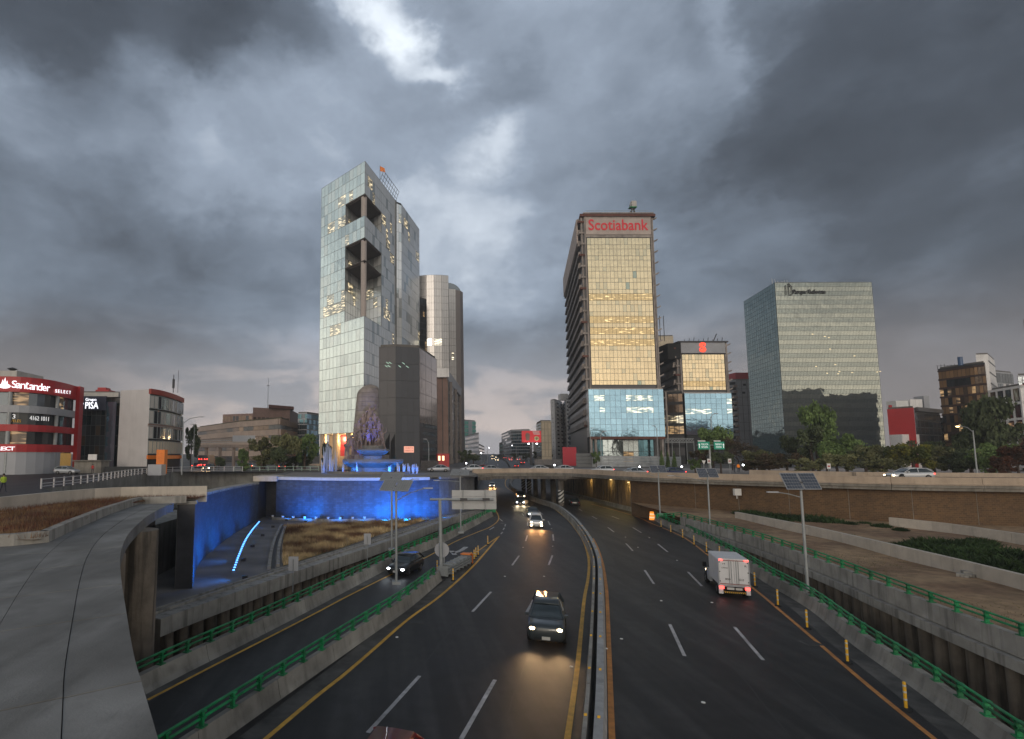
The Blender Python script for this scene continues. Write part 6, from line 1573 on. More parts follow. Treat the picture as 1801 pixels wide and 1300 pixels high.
# ================================================================== VEHICLES
def paint(name, c, rough=.28): return mat(name, c, rough=rough, var=.03, metal=.25, coat=.6, spec=.5)
PT = dict(white=paint('white_car_paint', (.62, .63, .65)), silver=paint('silver_car_paint', (.40, .42, .45)), black=paint('black_car_paint', (.016, .018, .021)), dark=paint('charcoal_car_paint', (.045, .055, .062)),
          blue=paint('navy_car_paint', (.02, .03, .09)), red=paint('red_car_paint', (.20, .008, .01), .4), cyan=paint('pale_blue_car_paint', (.35, .42, .5)), green=paint('dark_green_car_paint', (.03, .06, .05)))
M['rim'] = mat('wheel_rim', (.35, .35, .36), rough=.3, metal=.8, var=0)
M['plate'] = mat('licence_plate', (.5, .5, .48), rough=.4, var=.05)
tyre_me = MB().lathe([(.20, -.1), (.30, -.11), (.335, -.07), (.335, .07), (.30, .11), (.20, .1)], n=18); tyre_me = tyre_me.mesh('tyre', m=M['black'], smooth_=False)
rim_b = MB().lathe([(.03, .085), (.2, .07)], n=10)
for k in range(5):
    a = k * 2 * math.pi / 5; rim_b.box((.11 * math.cos(a), .11 * math.sin(a), .09), (.2, .045, .03), a)
rim_me = rim_b.lathe([(.2, -.07), (.215, .1)], n=14).mesh('rim', m=M['rim'])
KIND = {
 'sedan': dict(L=4.55, W=1.78, body=[(2.27, .66, .30, .60), (2.18, .80, .22, .70), (1.85, .87, .2, .78), (.95, .89, .2, .93), (-1.3, .89, .2, .97), (-1.85, .87, .22, .98), (-2.2, .82, .25, .95), (-2.27, .74, .32, .82)],
    cab=[(1.05, .93, .01), (.25, .94, .46), (-.35, .95, .50), (-1.0, .96, .46), (-1.8, .97, .01)]),
 'hatch': dict(L=4.2, W=1.78, body=[(2.1, .66, .30, .62), (2.0, .80, .22, .74), (1.7, .87, .2, .84), (.9, .89, .2, .98), (-1.2, .89, .2, 1.02), (-1.8, .87, .22, 1.02), (-2.05, .82, .25, .98), (-2.1, .74, .32, .85)],
    cab=[(1.0, .97, .01), (.25, .98, .46), (-.35, 1.0, .50), (-1.45, 1.0, .46), (-2.0, 1.0, .01)]),
 'wagon': dict(L=4.75, W=1.82, body=[(2.37, .66, .30, .60), (2.27, .80, .22, .70), (1.9, .87, .2, .80), (1.0, .9, .2, .94), (-1.5, .9, .2, .98), (-2.0, .88, .22, .99), (-2.3, .83, .25, .97), (-2.37, .74, .32, .85)],
    cab=[(1.15, .93, .01), (.35, .94, .46), (-.35, .95, .52), (-1.65, .97, .46), (-2.2, .98, .01)]),
 'suv': dict(L=4.9, W=1.95, body=[(2.45, .74, .36, .88), (2.38, .90, .28, 1.0), (2.05, .96, .26, 1.08), (1.05, .97, .26, 1.16), (-1.6, .97, .26, 1.18), (-2.1, .96, .28, 1.18), (-2.4, .90, .3, 1.12), (-2.45, .82, .38, .95)],
    cab=[(1.25, 1.14, .01), (.45, 1.15, .56), (-.3, 1.16, .62), (-1.9, 1.16, .58), (-2.35, 1.16, .01)]),
 'van': dict(L=4.6, W=1.8, body=[(2.3, .70, .3, .8), (2.22, .84, .25, .95), (1.95, .88, .22, 1.05), (1.3, .9, .22, 1.12), (-1.8, .9, .22, 1.14), (-2.2, .88, .25, 1.14), (-2.3, .85, .3, 1.05)],
    cab=[(1.75, 1.06, .01), (1.0, 1.1, .62), (.2, 1.12, .74), (-1.9, 1.12, .72), (-2.25, 1.12, .01)]),
}
CARMESH = {}
def car_parts(kind):
    if kind in CARMESH: return CARMESH[kind]
    K = KIND[kind]; hw0 = K['W'] / 2; out = {}
    rings = []
    for x, hw, zb, zt in K['body']:
        m_ = (zb + zt) / 2
        rings.append([(x, -hw * .86, zb), (x, -hw * .97, zb + .12), (x, -hw, m_), (x, -hw * .965, zt - .10), (x, -hw * .86, zt), (x, -hw * .4, zt + .02), (x, hw * .4, zt + .02), (x, hw * .86, zt), (x, hw * .965, zt - .10), (x, hw, m_), (x, hw * .97, zb + .12), (x, hw * .86, zb)])
    def widen(r, off): return r
    out['body'] = MB().loft(rings).mesh('body', smooth_=True)
    cr = []
    for x, z, h in K['cab']:
        t_ = min(1, h / .5); wb = hw0 * .90; wt = wb - h * .38
        cr.append([(x, -wb, z - .03), (x, -(wb - h * .02), z), (x, -(wt + .05), z + h * .9), (x, -(wt - .08), z + h), (x, wt - .08, z + h), (x, wt + .05, z + h * .9), (x, wb - h * .02, z), (x, wb, z - .03)])
    out['cabin_glass'] = MB().loft(cr).mesh('cabin_glass', smooth_=True)
    rc = K['cab'][1:-1]; rr_ = []
    for k, (x, z, h) in enumerate(rc):
        wt = hw0 * .9 - h * .38; x2 = x + (.06 if k == 0 else -.06 if k == len(rc) - 1 else 0)
        rr_.append([(x2, -(wt + .06), z + h * .88), (x2, -(wt - .03), z + h + .03), (x2, 0, z + h + .05), (x2, wt - .03, z + h + .03), (x2, wt + .06, z + h * .88), (x2, 0, z + h - .02)])
    out['roof'] = MB().loft(rr_).mesh('roof', smooth_=True)
    pls = []
    for s in (-1, 1):
        P = [Vector((x, s * (hw0 * .9 - h * .37 + .02), z + h * .93)) for x, z, h in K['cab']]
        pls += [MB().tube([P[0], P[1]], .04, 5), MB().tube([P[-2], P[-1]], .06, 5)]
        x, z, h = K['cab'][2]; pls.append(MB().tube([(x - .1, s * (hw0 * .9 + .01), z), (x - .15, s * (hw0 * .9 - h * .36 + .03), z + h * .93)], .045, 5))
    for i_, q_ in enumerate(pls): out['pillar%d' % i_] = q_.mesh('pillar')
    hm = MB(); xf, hwf, zbf, ztf = K['body'][1]
    hm.loft([[(x, .17 * k_ * math.cos(a_ * math.pi / 5), .09 * k_ * math.sin(a_ * math.pi / 5)) for a_ in range(10)] for x, k_ in ((-.12, .8), (0, 1), (.08, .9), (.12, .5))]); out['lamp'] = hm.mesh('lamp', smooth_=True)
    out['mirror'] = MB().box((0, 0, 0), (.12, .2, .14)).mesh('mirror')
    out['grille'] = MB().box((0, 0, 0), (.05, 1.0, .22)).mesh('grille', m=M['black'])
    out['bumper'] = MB().box((0, 0, 0), (.12, 1.25, .14)).mesh('bumper', m=M['black'])
    out['plate'] = MB().box((0, 0, 0), (.03, .42, .16)).mesh('licence_plate', m=M['plate'])
    out['arch'] = MB().lathe([(.40, -.12), (.40, .0)], n=18).mesh('wheel_arch', m=M['black'])
    CARMESH[kind] = out; return out
def car(kind, colr, loc, head, label, lights='off', group=None, spot=0.0, spotc=(1, .62, .3), tail='dim', name='car', detail=True):
    K = KIND[kind]; Pm = car_parts(kind); t = thing(name, label, 'car', loc, head, group); pc = PT[colr]
    def part(key, nm, m_, l=(0, 0, 0), rot=(0, 0, 0)):
        me = Pm[key]
        if not me.materials: me.materials.append(m_)
        return inst(me, nm, t, l, rot, m_, world_=False)
    part('body', 'body', pc); part('cabin_glass', 'cabin_glass', M['glass_dark']); part('roof', 'roof', pc); [part('pillar%d' % i_, 'pillar', pc) for i_ in range(6)]
    L2_, hw = K['L'] / 2, K['W'] / 2; wr_ = 1.12 if kind == 'suv' else 1.0
    for sx in (1, -1):
        for s in (1, -1):
            x = sx * (L2_ - .88); rot = (-s * math.pi / 2, 0, 0)
            part('arch', 'wheel_arch', M['black'], (x, s * (hw * .965), .37 * wr_), rot)
            w = inst(tyre_me, 'wheel', t, (x, s * (hw - .09), .335 * wr_), rot, world_=False); w.scale = (wr_,) * 3
            r_ = bpy.data.objects.new('rim', rim_me); r_.parent = w; col.objects.link(r_)
    zf = K['body'][1][3]; zrr = K['body'][-2][3]
    hm_ = {'warm': M['head'], 'white': M['headw']}.get(lights, M['lens'])
    tm_ = M['tail'] if tail == 'on' else M['taildim']
    for s in (1, -1):
        part('lamp', 'headlight', hm_, (L2_ - .10, s * (hw * .70), zf - .13)); part('lamp', 'taillight', tm_, (-L2_ + .08, s * (hw * .76), zrr - .18))
        part('mirror', 'mirror', pc, (K['cab'][0][0] - .35, s * (hw + .07), K['cab'][0][1] + .06))
    part('grille', 'grille', M['black'], (L2_ - .03, 0, zf - .22)); part('bumper', 'bumper', M['black'], (L2_ - .06, 0, .36)); part('bumper', 'bumper', M['black'], (-L2_ + .06, 0, .38))
    part('plate', 'licence_plate', M['plate'], (L2_ + .012, 0, .42)); part('plate', 'licence_plate', M['plate'], (-L2_ - .012, 0, .68))
    if spot:
        for s in (1, -1):
            ld = bpy.data.lights.new('headlight_beam', 'SPOT'); ld.energy = spot; ld.color = spotc; ld.spot_size = R(64); ld.spot_blend = .9; ld.shadow_soft_size = .3
            lo = bpy.data.objects.new('headlight_beam', ld); col.objects.link(lo); lo.parent = t; lo.location = (L2_ + .15, s * hw * .7, zf - .1)
            lo.rotation_euler = Vector((-1, 0, .26)).to_track_quat('Z', 'Y').to_euler()
    return t
def hd(a, b):
    a = on_road(*a); b = on_road(*b); return math.atan2((b - a).y, (b - a).x)
def facing(loc, deg_off=0): return math.atan2(-loc.y, -loc.x) + R(deg_off)
p = on_road(963, 1112); car('suv', 'dark', p, hd((966, 1040), (950, 1200)), 'dark grey pickup-nosed car with warm headlights, nearest on the oncoming side', 'warm', spot=120, name='oncoming_car')
p = on_road(714, 1006); car('hatch', 'black', p, hd((760, 975), (640, 1040)) - R(4), 'black hatchback with white headlights driving down the left slip road', 'white', spot=12, spotc=(.8, .9, 1), name='oncoming_car')
p = on_road(943, 926); c = car('van', 'white', p, hd((936, 900), (944, 960)), 'pale minivan with blue front and four bright lamps, oncoming beneath the bridge mouth', 'warm', spot=190, spotc=(1, .45, .14), name='oncoming_car')
for s in (1, -1): inst(MB().box((0, 0, 0), (.1, .26, .14)).mesh('fog_lamp', m=M['head']), 'fog_lamp', c, (2.3, s * .68, .42), world_=False)
p = on_road(937, 908); car('sedan', 'dark', p, hd((925, 895), (938, 925)), 'dark grey sedan with white headlights just behind the pale minivan', 'white', spot=60, name='oncoming_car')
p = on_road(914, 887); car('sedan', 'black', p, hd((902, 875), (918, 900)), 'black car with low white headlights entering from under the bridge', 'white', spot=160, spotc=(1, .8, .5), name='oncoming_car')
p = on_road(915.5, 878); car('suv', 'black', p, hd((902, 866), (914, 884)), 'dark car with orange-tinted headlights still under the bridge', 'warm', spot=160, name='oncoming_car')
p = on_road(865.5, 857); car('hatch', 'white', p, hd((863, 845), (868, 868)), 'small white car with bright headlights beyond the bridge', 'warm', spot=450, spotc=(1, .5, .16), name='oncoming_car')
p = on_road(1010, 889); car('sedan', 'black', p, hd((1030, 905), (1000, 880)), 'black sedan driving away under the bridge in the outbound lanes', 'off', tail='dim', name='outbound_car')
p = on_road(668, 1424); car('hatch', 'red', p, hd((690, 1290), (660, 1340)), 'dark red car cut off by the bottom edge of the frame', 'off', name='oncoming_car')
# box truck
def box_truck(loc, head):
    t = thing('box_truck', 'white box truck with red tail lamps driving away beside the orange line', 'truck', loc, head)
    w = PT['white']; bx = mat('truck_box_paint', (.60, .60, .62), rough=.5, var=.06, scale=1.5)
    def b(lo, hi, nm, m_): return MB().b2(lo, hi).build(nm, m_, t, local=True)
    b((-2.6, -1.02, .95), (.75, 1.02, 2.95), 'cargo_box', bx)
    MB().loft([[(-2.66, -1.06, 2.95), (-2.66, 1.06, 2.95), (-2.66, .98, 3.03), (-2.66, -.98, 3.03)], [(.8, -1.06, 2.95), (.8, 1.06, 2.95), (.8, .98, 3.03), (.8, -.98, 3.03)]]).build('box_roof', bx, t, local=True)
    for s in (-1, 1):
        d = b((-2.655, min(s * .04, s * .96), 1.08), (-2.61, max(s * .04, s * .96), 2.86), 'rear_door', bx)
        for y in (.16, .30):
            MB().cyl((-2.69, s * y, 1.0), (-2.69, s * y, 2.88), .022, n=6).build('lock_bar', M['steel'], d, local=True)
        for z in (1.2, 1.95, 2.7): MB().b2((-2.68, min(s * .9, s * 1.0), z), (-2.64, max(s * .9, s * 1.0), z + .08)).build('hinge', M['steel_dark'], d, local=True)
        b((-2.69, min(s * .97, s * 1.03), .95), (-2.6, max(s * .97, s * 1.03), 2.95), 'corner_post', M['grey_metal'])
        b((-2.72, min(s * .70, s * 1.0), .66), (-2.58, max(s * .70, s * 1.0), .84), 'taillight', M['tail'])
        b((-2.71, min(s * .72, s * .98), 2.88), (-2.62, max(s * .72, s * .98), 2.95), 'marker_lamp', M['tail'])
        b((-2.64, min(s * .75, s * 1.04), .25), (-2.4, max(s * .75, s * 1.04), .95), 'mud_guard', w)
    b((-2.67, -.95, 2.86), (-2.63, .95, 2.9), 'reflective_strip', M['taildim']); b((-2.67, -.95, 1.02), (-2.63, .95, 1.06), 'reflective_strip', M['taildim'])
    b((-2.66, -1.0, .84), (-2.3, 1.0, .94), 'rear_sill', M['grey_metal'])
    bp_ = b((-2.72, -.74, .34), (-2.62, .74, .48), 'striped_bumper', M['black'])
    for k in range(11): MB().add([(-2.725, -.7 + k * .13, .345), (-2.725, -.65 + k * .13, .345), (-2.725, -.60 + k * .13, .475), (-2.725, -.65 + k * .13, .475)], [(0, 1, 2, 3)]).build('yellow_stripe', M['yellow'], bp_, local=True)
    b((-2.68, .02, .6), (-2.64, .5, .78), 'licence_plate', M['plate']); b((-2.68, -.5, .6), (-2.64, -.06, .76), 'number_panel', M['offwhite'])
    b((-2.4, -.8, .5), (2.2, .8, .95), 'chassis', M['black'])
    mg = M['lettering_black']
    for (y, z, s_, w_, h_) in ((.60, 2.3, 'CARGA', .42, .10), (.42, 1.42, '800', .34, .16), (-.45, 1.42, '4510', .36, .16), (.66, 2.62, '24', .2, .1), (-.80, 2.5, 'R', .14, .14)):
        me = text_mesh(s_, w_, h_, mg, .01); inst(me, 'lettering', t, (-2.665, y, z), (math.pi / 2, 0, -math.pi / 2), world_=False)
    rings = [[(x, -hw, .45), (x, -hw, zt * .62), (x, -hw * .93, zt - .06), (x, -hw * .8, zt), (x, hw * .8, zt), (x, hw * .93, zt - .06), (x, hw, zt * .62), (x, hw, .45)] for x, hw, zt in ((.85, .98, 1.55), (1.9, .98, 1.5), (2.1, .96, 1.35), (3.0, .92, 1.22), (3.2, .84, 1.05), (3.25, .75, .8))]
    MB().loft(rings).build('cab_body', w, t, smooth_=True, local=True, angle=50)
    MB().loft([[(x, -hw, zb), (x, -hw * .82, zb + h), (x, hw * .82, zb + h), (x, hw, zb)] for x, hw, zb, h in ((.88, .93, 1.5, .62), (1.5, .93, 1.5, .62), (2.15, .93, 1.4, .02))]).build('cab_glass', M['glass_dark'], t, local=True)
    MB().loft([[(.86, -.8, 2.1), (.86, .8, 2.1), (.86, .75, 2.18), (.86, -.75, 2.18)], [(1.55, -.8, 2.1), (1.55, .8, 2.1), (1.55, .75, 2.16), (1.55, -.75, 2.16)]]).build('cab_roof', w, t, local=True)
    for s in (-1, 1): b((1.9, min(s * 1.0, s * 1.28), 1.45), (2.05, max(s * 1.0, s * 1.28), 1.85), 'mirror', M['black']); b((3.1, min(s * .55, s * .85), .85), (3.27, max(s * .55, s * .85), 1.05), 'headlight', M['head'])
    for x in (-1.7, 2.45):
        for s in (-1, 1):
            wq = inst(tyre_me, 'wheel', t, (x, s * .86, .42), (-s * math.pi / 2, 0, 0), world_=False); wq.scale = (1.25, 1.25, 1.7)
            r_ = bpy.data.objects.new('rim', rim_me); r_.parent = wq; col.objects.link(r_)
            inst(MB().lathe([(.52, -.1), (.52, .02)], n=18).mesh('wheel_arch', m=M['black']), 'wheel_arch', t, (x, s * .975, .48), (-s * math.pi / 2, 0, 0), world_=False)
    return t
p = on_road(1278, 1037); box_truck(p, hd((1262, 1000), (1225, 962)) + R(2)).scale = (.93, .93, .88)
# cars on the bridge and street
def on_deck(u, Y, z=None):
    p = on_y(u, 820, Y); p.z = z if z is not None else dtop(p) + .01; return p
BC = [('white', 'sedan', 945.5, 115, 180, 'white sedan on the bridge left of the yellow site lamps', 'off', 'dim'), ('white', 'sedan', 989, 115, 180, 'white sedan in the middle of the bridge crossing right to left', 'off', 'dim'),
      ('white', 'hatch', 1058, 106, 180, 'white hatchback with a red tail light on the bridge', 'off', 'on'), ('silver', 'sedan', 1112, 93, 182, 'silver sedan following the white hatchback on the bridge', 'off', 'on'),
      ('blue', 'sedan', 1178, 88.5, 188, 'navy sedan with lit tail lamps on the curving bridge', 'off', 'on'), ('silver', 'sedan', 866, 115, 4, 'silver sedan on the left end of the bridge', 'off', 'dim'),
      ('red', 'sedan', 847, 118, 182, 'red sedan just left of the silver one on the bridge', 'off', 'on'), ('white', 'sedan', 829, 113, 186, 'white sedan where the bridge meets the plaza', 'off', 'on'),
      ('silver', 'sedan', 771, 112, 180, 'silver sedan on the plaza road behind the blue wall', 'off', 'dim'), ('white', 'wagon', 1597, 67.5, 176, 'white station wagon on the viaduct at right with lights on', 'warm', 'on')]
for c_, k_, u, Y, ang, lab, li, ta in BC:
    q = on_deck(u, Y)
    if u < 835: q.z = ZS + .005
    car(k_, c_, q, R(ang) if u < 1500 else R(ang), lab, li, tail=ta, group='cars crossing the bridge', name='car')
car('hatch', 'silver', Vector((on_y(118, 830, 100).x, 100, 6.455)), R(-6), 'silver crossover parked in front of the bank branch', name='parked_car')
car('sedan', 'dark', Vector((on_y(368, 824, 122).x, 122, ZS + .005)), R(-90), 'dark car with bright warm headlights at the left junction', 'warm', spot=300, name='oncoming_car')
# distant traffic on the climbing road
def road_pt(f, y):
    a, b = lerp_tab(TR, y, 1), lerp_tab(TR, y, 2); return Vector((a + (b - a) * f, y, zr(y) + .02))
rt = random.Random(31); k = 0
wordsd = ['nearest', 'second', 'third', 'fourth', 'fifth', 'sixth', 'seventh', 'eighth', 'ninth', 'tenth']
for i, (f, y) in enumerate([(.62, 232), (.80, 248), (.64, 285), (.88, 300), (.72, 330), (.60, 355), (.86, 372), (.66, 420), (.8, 450), (.7, 520)]):
    q = road_pt(f, y); q2 = road_pt(f, y + 6); car(rt.choice(['sedan', 'hatch', 'suv']), rt.choice(['white', 'dark', 'silver', 'red']), q, math.atan2(6, q2.x - q.x), wordsd[i] + ' of the cars with red tail lights climbing away up the avenue', tail='on', group='cars climbing the avenue with tail lights on', name='distant_car')
for i, (f, y) in enumerate([(.26, 218), (.30, 290), (.22, 340), (.38, 400), (.25, 470)]):
    q = road_pt(f, y); q2 = road_pt(f, y - 6); car(rt.choice(['sedan', 'hatch']), rt.choice(['white', 'dark', 'silver']), q, math.atan2(-6, q2.x - q.x), wordsd[i] + ' of the cars with headlights on coming down the distant avenue', 'warm', group='cars coming down the avenue', name='distant_car')
for (u, Y, c_, lab) in ((347, 140, 'red', 'red tail-lit car queueing under the footbridge at left'), (440, 135, 'silver', 'silver tail-lit car by the round tree at left'), (498, 130, 'dark', 'dark tail-lit car behind the green railing')):
    car('sedan', c_, Vector((on_y(u, 815, Y).x, Y, ZS + .005)), R(95), lab, tail='on', name='car')
# dark truck with rows of red lamps, far left junction
q = on_y(357, 815, 136); t = thing('lorry', 'dark lorry with rows of red lamps waiting beside the lamp post at left', 'truck', (q.x, 136, ZS), 0)
MB().b2((-1.2, 0, .6), (1.2, 5, 3.4)).build('cargo_box', M['granite'], t, local=True)
MB().b2((-1.1, 5, .5), (1.1, 6.6, 2.4)).build('cab', PT['red'], t, local=True)
for x in (-1, -.4, .4, 1):
    MB().b2((x - .12, -.08, 2.3), (x + .12, 0, 2.5)).build('taillight', M['tail'], t, local=True); MB().b2((x - .14, -.08, .9), (x + .14, 0, 1.1)).build('taillight', M['tail'], t, local=True)
for x in (-1.05, 1.05):
    for y in (1, 4.8): inst(tyre_me, 'wheel', t, (x, y, .42), (0, math.pi / 2, 0), world_=False).scale = (1.25, 1.25, 1.5)

# ================================================================== STREET FURNITURE
def solar_lamp(base, ztop, pw, ph, tilt, yaw, arm, label, arm_rise=.9):
    t = thing('solar_lamp', label, 'street lamp', base, 0, 'solar street lamps along the barriers')
    h = ztop - base.z
    def L(mb, nm, m_, **k): return mb.build(nm, m_, t, local=True, **k)
    L(MB().cyl((0, 0, .15), (0, 0, h - .2), .10, .075, 10), 'pole', M['steel'], smooth_=True, angle=40)
    L(MB().b2((-.3, -.25, -.05), (.3, .25, .16)), 'base_box', M['steel'])
    L(MB().tube([(0, 0, h - 1.1), arm * .5 + Vector((0, 0, h - 1.1 + arm_rise * .65)), arm + Vector((0, 0, h - 1.1 + arm_rise))], .035, 6), 'arm', M['steel'])
    d = arm.normalized(); e = arm + Vector((0, 0, h - 1.1 + arm_rise))
    L(MB().box(e + d * .25, (.7, .22, .09), math.atan2(d.y, d.x)), 'lamp_head', M['grey_metal'])
    Mx = Matrix.Rotation(R(yaw), 3, 'Z') @ Matrix.Rotation(R(tilt), 3, 'X')
    c = Vector((0, 0, h + .02))
    for s in (-1, 1):
        f = MB().box(c + Mx @ Vector((s * (pw / 4 + .01), 0, 0)), (pw / 2 - .03, ph, .05), M=Mx); fo = L(f, 'solar_panel', M['panel_frame'])
        nx_, ny_ = 6, 5; cells = MB()
        for i in range(nx_):
            for j in range(ny_):
                for sd_ in (.03, ):
                    cells.box(c + Mx @ Vector((s * (pw / 4 + .01) + ((i + .5) / nx_ - .5) * (pw / 2 - .1), ((j + .5) / ny_ - .5) * (ph - .08), sd_)), ((pw / 2 - .1) / nx_ - .02, (ph - .08) / ny_ - .02, .012), M=Mx)
        ob = cells.build('solar_cells', M['solar'] if tilt > 50 else M['solar_sky_sheen'], fo, local=True); ob['kind'] = 'stuff'
    L(MB().cyl((0, 0, h - .35), (0, 0, h), .14, n=8), 'panel_mount', M['steel_dark'])
    return t
M['panel_frame'] = mat('panel_frame', (.33, .34, .36), rough=.5, metal=.2, var=.05)
M['solar_sky_sheen'] = mat('sky_sheen_solar_cells', (.20, .21, .22), rough=.35, var=.06)  # lighter copy of the cells; grey sky reflection put into the colour
M['solar'] = mat('solar_cells', (.085, .10, .13), rough=.25, var=.1, metal=.3)
def on_path(P, u, o=0, z=BH):
    Q = offset(P, o); best = min(Q, key=lambda p: abs(690 + 950 * (p.x / max(.1, p.y * cp_ + (p.z - 10) * sp_)) - u)); return best + Vector((0, 0, z))
b_ = on_z(697, 1026, .8); solar_lamp(b_, 7.75, 2.3, 1.25, 36, -24, Vector((2.1, .3, 0)), 'solar street lamp on the barrier between slip road and motorway, nearest at left')
b_ = on_z(689, 967, .8); solar_lamp(b_, 7.8, 2.3, 1.25, 36, -24, Vector((2.1, .3, 0)), 'solar street lamp just behind the nearest left one, on the far slip road barrier')
b_ = on_z(810.5, 937, .8); solar_lamp(b_, 7.9, 2.2, 1.2, 34, -20, Vector((-2.6, 0, 0)), 'solar street lamp beyond the large sign back, near the bridge', .15)
b_ = on_z(1421, 1038, .8); solar_lamp(b_, 8.15, 2.4, 1.3, 58, 0, Vector((-1.5, .3, 0)), 'tallest solar street lamp on the right barrier with its cells facing the camera', .35)
b_ = on_z(1250, 942, .8); solar_lamp(b_, 7.9, 2.3, 1.2, 58, 0, Vector((-4.0, 0, 0)), 'middle solar street lamp of the three on the right', .8)
b_ = on_z(1161, 909, 1.3); b_ = on_y(1161, 905, 76); solar_lamp(b_, 8.0, 2.2, 1.15, 58, 0, Vector((-4.0, 0, 0)), 'farthest solar street lamp of the three on the right, against the brown wall', .8)
# overhead sign seen from behind
bs = on_z(776, 1012, 0); t = thing('gantry_sign', 'large grey overhead road sign seen from behind on a single post', 'road sign', (bs.x, bs.y, 0))
hz_ = 6.25
MB().cyl(bs, bs + Vector((-.05, 0, hz_)), .17, .14, 12).build('post', M['steel'], t, smooth_=True, angle=40)
MB().b2((bs.x - .3, bs.y - .3, 0), (bs.x + .3, bs.y + .3, .3)).build('post_foot', M['barrier'], t)
x1 = on_y(868, 880, bs.y).x; MB().cyl((bs.x - .9, bs.y, hz_), (x1, bs.y, hz_), .10, n=8).build('cross_arm', M['steel'], t)
lo, hi = on_y(795, 896, bs.y + .4), on_y(872.5, 862, bs.y + .4); nb_ = 3
pm_ = mat('sign_back_aluminium', (.40, .41, .42), rough=.5, metal=.2, var=.06)
for j in range(nb_): MB().b2((lo.x, bs.y + .38, lo.z + (hi.z - lo.z) * j / nb_ + .01), (hi.x, bs.y + .42, lo.z + (hi.z - lo.z) * (j + 1) / nb_ - .01)).build('sign_plank', pm_, t)
for f in (.25, .75): x = lo.x + (hi.x - lo.x) * f; MB().b2((x - .05, bs.y + .24, lo.z), (x + .05, bs.y + .37, hi.z)).build('stiffener', M['steel'], t); MB().b2((x - .3, bs.y - .13, hz_ - .1), (x + .3, bs.y + .24, hz_ + .1)).build('clamp', M['steel_dark'], t)
q = on_z(778, 1000, 0); t = thing('round_sign', 'round grey traffic sign seen from behind beside the overhead sign post', 'road sign', (bs.x + .15, bs.y + .6, 0))
MB().cyl((bs.x + .3, bs.y + .55, 0), (bs.x + .3, bs.y + .55, 2.6), .06, n=6).build('post', M['steel'], t)
c = on_y(777, 967, bs.y + .6); MB().cyl((c.x, bs.y + .5, c.z), (c.x, bs.y + .54, c.z), .62, n=20).build('disc', M['grey_metal'], t)
for (u, v0, v1, w, lab) in ((515, 1030, 988, 17, 'small square sign back on a thin post by the trench beam, nearer one'), (646, 975, 943, 12, 'small square sign back on a thin post by the trench beam, farther one')):
    b_ = on_z(u, v0 + 12, 0.2); t = thing('small_sign', lab, 'road sign', b_, 0, 'small sign backs beside the trench'); s = 950 / (b_.y * cp_)
    MB().cyl(b_, b_ + Vector((0, 0, 2.3)), .035, n=6).build('post', M['steel'], t)
    MB().b2((b_.x - w / s / 2, b_.y + .04, b_.z + 1.5), (b_.x + w / s / 2, b_.y + .07, b_.z + 2.5)).build('plate', M['grey_metal'], t)
# yellow delineator posts
def delineator(b_, h, label, grp):
    t = thing('delineator_post', label, 'traffic post', b_, 0, grp)
    if 'dp' not in CARMESH:
        CARMESH['dp'] = (MB().lathe([(.20, 0), (.18, .04), (.07, .09)], n=12).mesh('post_foot', m=M['black']), MB().lathe([(.055, .08), (.055, 1.0), (.04, 1.02)], n=10).mesh('post', m=M['yellow'], smooth_=False), MB().lathe([(.059, 0), (.059, .07)], n=10).mesh('reflective_band', m=M['plate']), MB().lathe([(.1, 0), (.1, .03)], n=8).mesh('cap', m=M['black']))
    a, b, c, d = CARMESH['dp']
    inst(a, 'post_foot', t, (0, 0, 0), world_=False); o = inst(b, 'post', t, (0, 0, 0), world_=False); o.scale = (1, 1, h)
    for k in (.35, .62, .85): inst(c, 'reflective_band', t, (0, 0, k * h), world_=False)
DL = [(1594, 1249), (1491, 1166), (1420, 1106), (1368.5, 1066), (1328, 1032), (1266, 980), (1243, 972), (1221, 959), (1201, 947), (1180, 937), (1163, 928)]
for i, (u, v) in enumerate(DL):
    delineator(on_road(u, v), 1.05 if i < 9 else .95, ['nearest', 'second', 'third', 'fourth', 'fifth', 'sixth', 'seventh', 'eighth', 'ninth', 'tenth', 'farthest'][i] + ' yellow post of the row along the orange line on the right', 'yellow posts along the right barrier')
for i, (u, v) in enumerate([(797, 1022), (769, 1006), (829, 990), (834, 985), (837, 981), (841, 977), (858, 958), (823, 993)]):
    delineator(on_road(u, v), .95, ['yellow post in front of the crash cushion', 'yellow post left of the overhead sign post', 'nearest post of the yellow cluster in the gore', 'second post of the yellow cluster in the gore', 'third post of the yellow cluster in the gore', 'tallest-looking last post of the yellow cluster in the gore', 'lone yellow post near the tip of the gore', 'yellow post touching the orange nose of the crash cushion'][i], 'yellow posts in the painted gore')
# crash cushion
n0 = on_road(823, 992); n1 = on_road(779, 1016); d = (n1 - n0).normalized(); nn = Vector((d.y, -d.x, 0)); rz0 = math.atan2(d.y, d.x)
t = thing('crash_cushion', 'steel crash cushion with an orange nose at the split of slip road and motorway', 'crash cushion', n0)
Lc = (n1 - n0).length
mb = MB()
rings = []
for k in range(9):
    a_ = -math.pi / 2 + math.pi * k / 8; c = n0 - d * (.45 * math.cos(a_)) + nn * (.48 * math.sin(a_)); rings.append([c + Vector((0, 0, .1)), c + Vector((0, 0, .95)), c * 1 + d * .12 + Vector((0, 0, .95)), c + d * .12 + Vector((0, 0, .1))])
mb.loft([[tuple(p_) for p_ in r_] for r_ in rings]).build('orange_nose', M['orange'], t)
MB().box(n0 + d * .35 + Vector((0, 0, .98)), (.8, .9, .06), rz0).build('nose_cover', M['orange'], t)
for k in range(7):
    c = n0 + d * (.5 + k * (Lc - .6) / 6) + Vector((0, 0, .5)); MB().box(c, (.08, .85, .8), rz0).build('diaphragm', M['steel'], t)
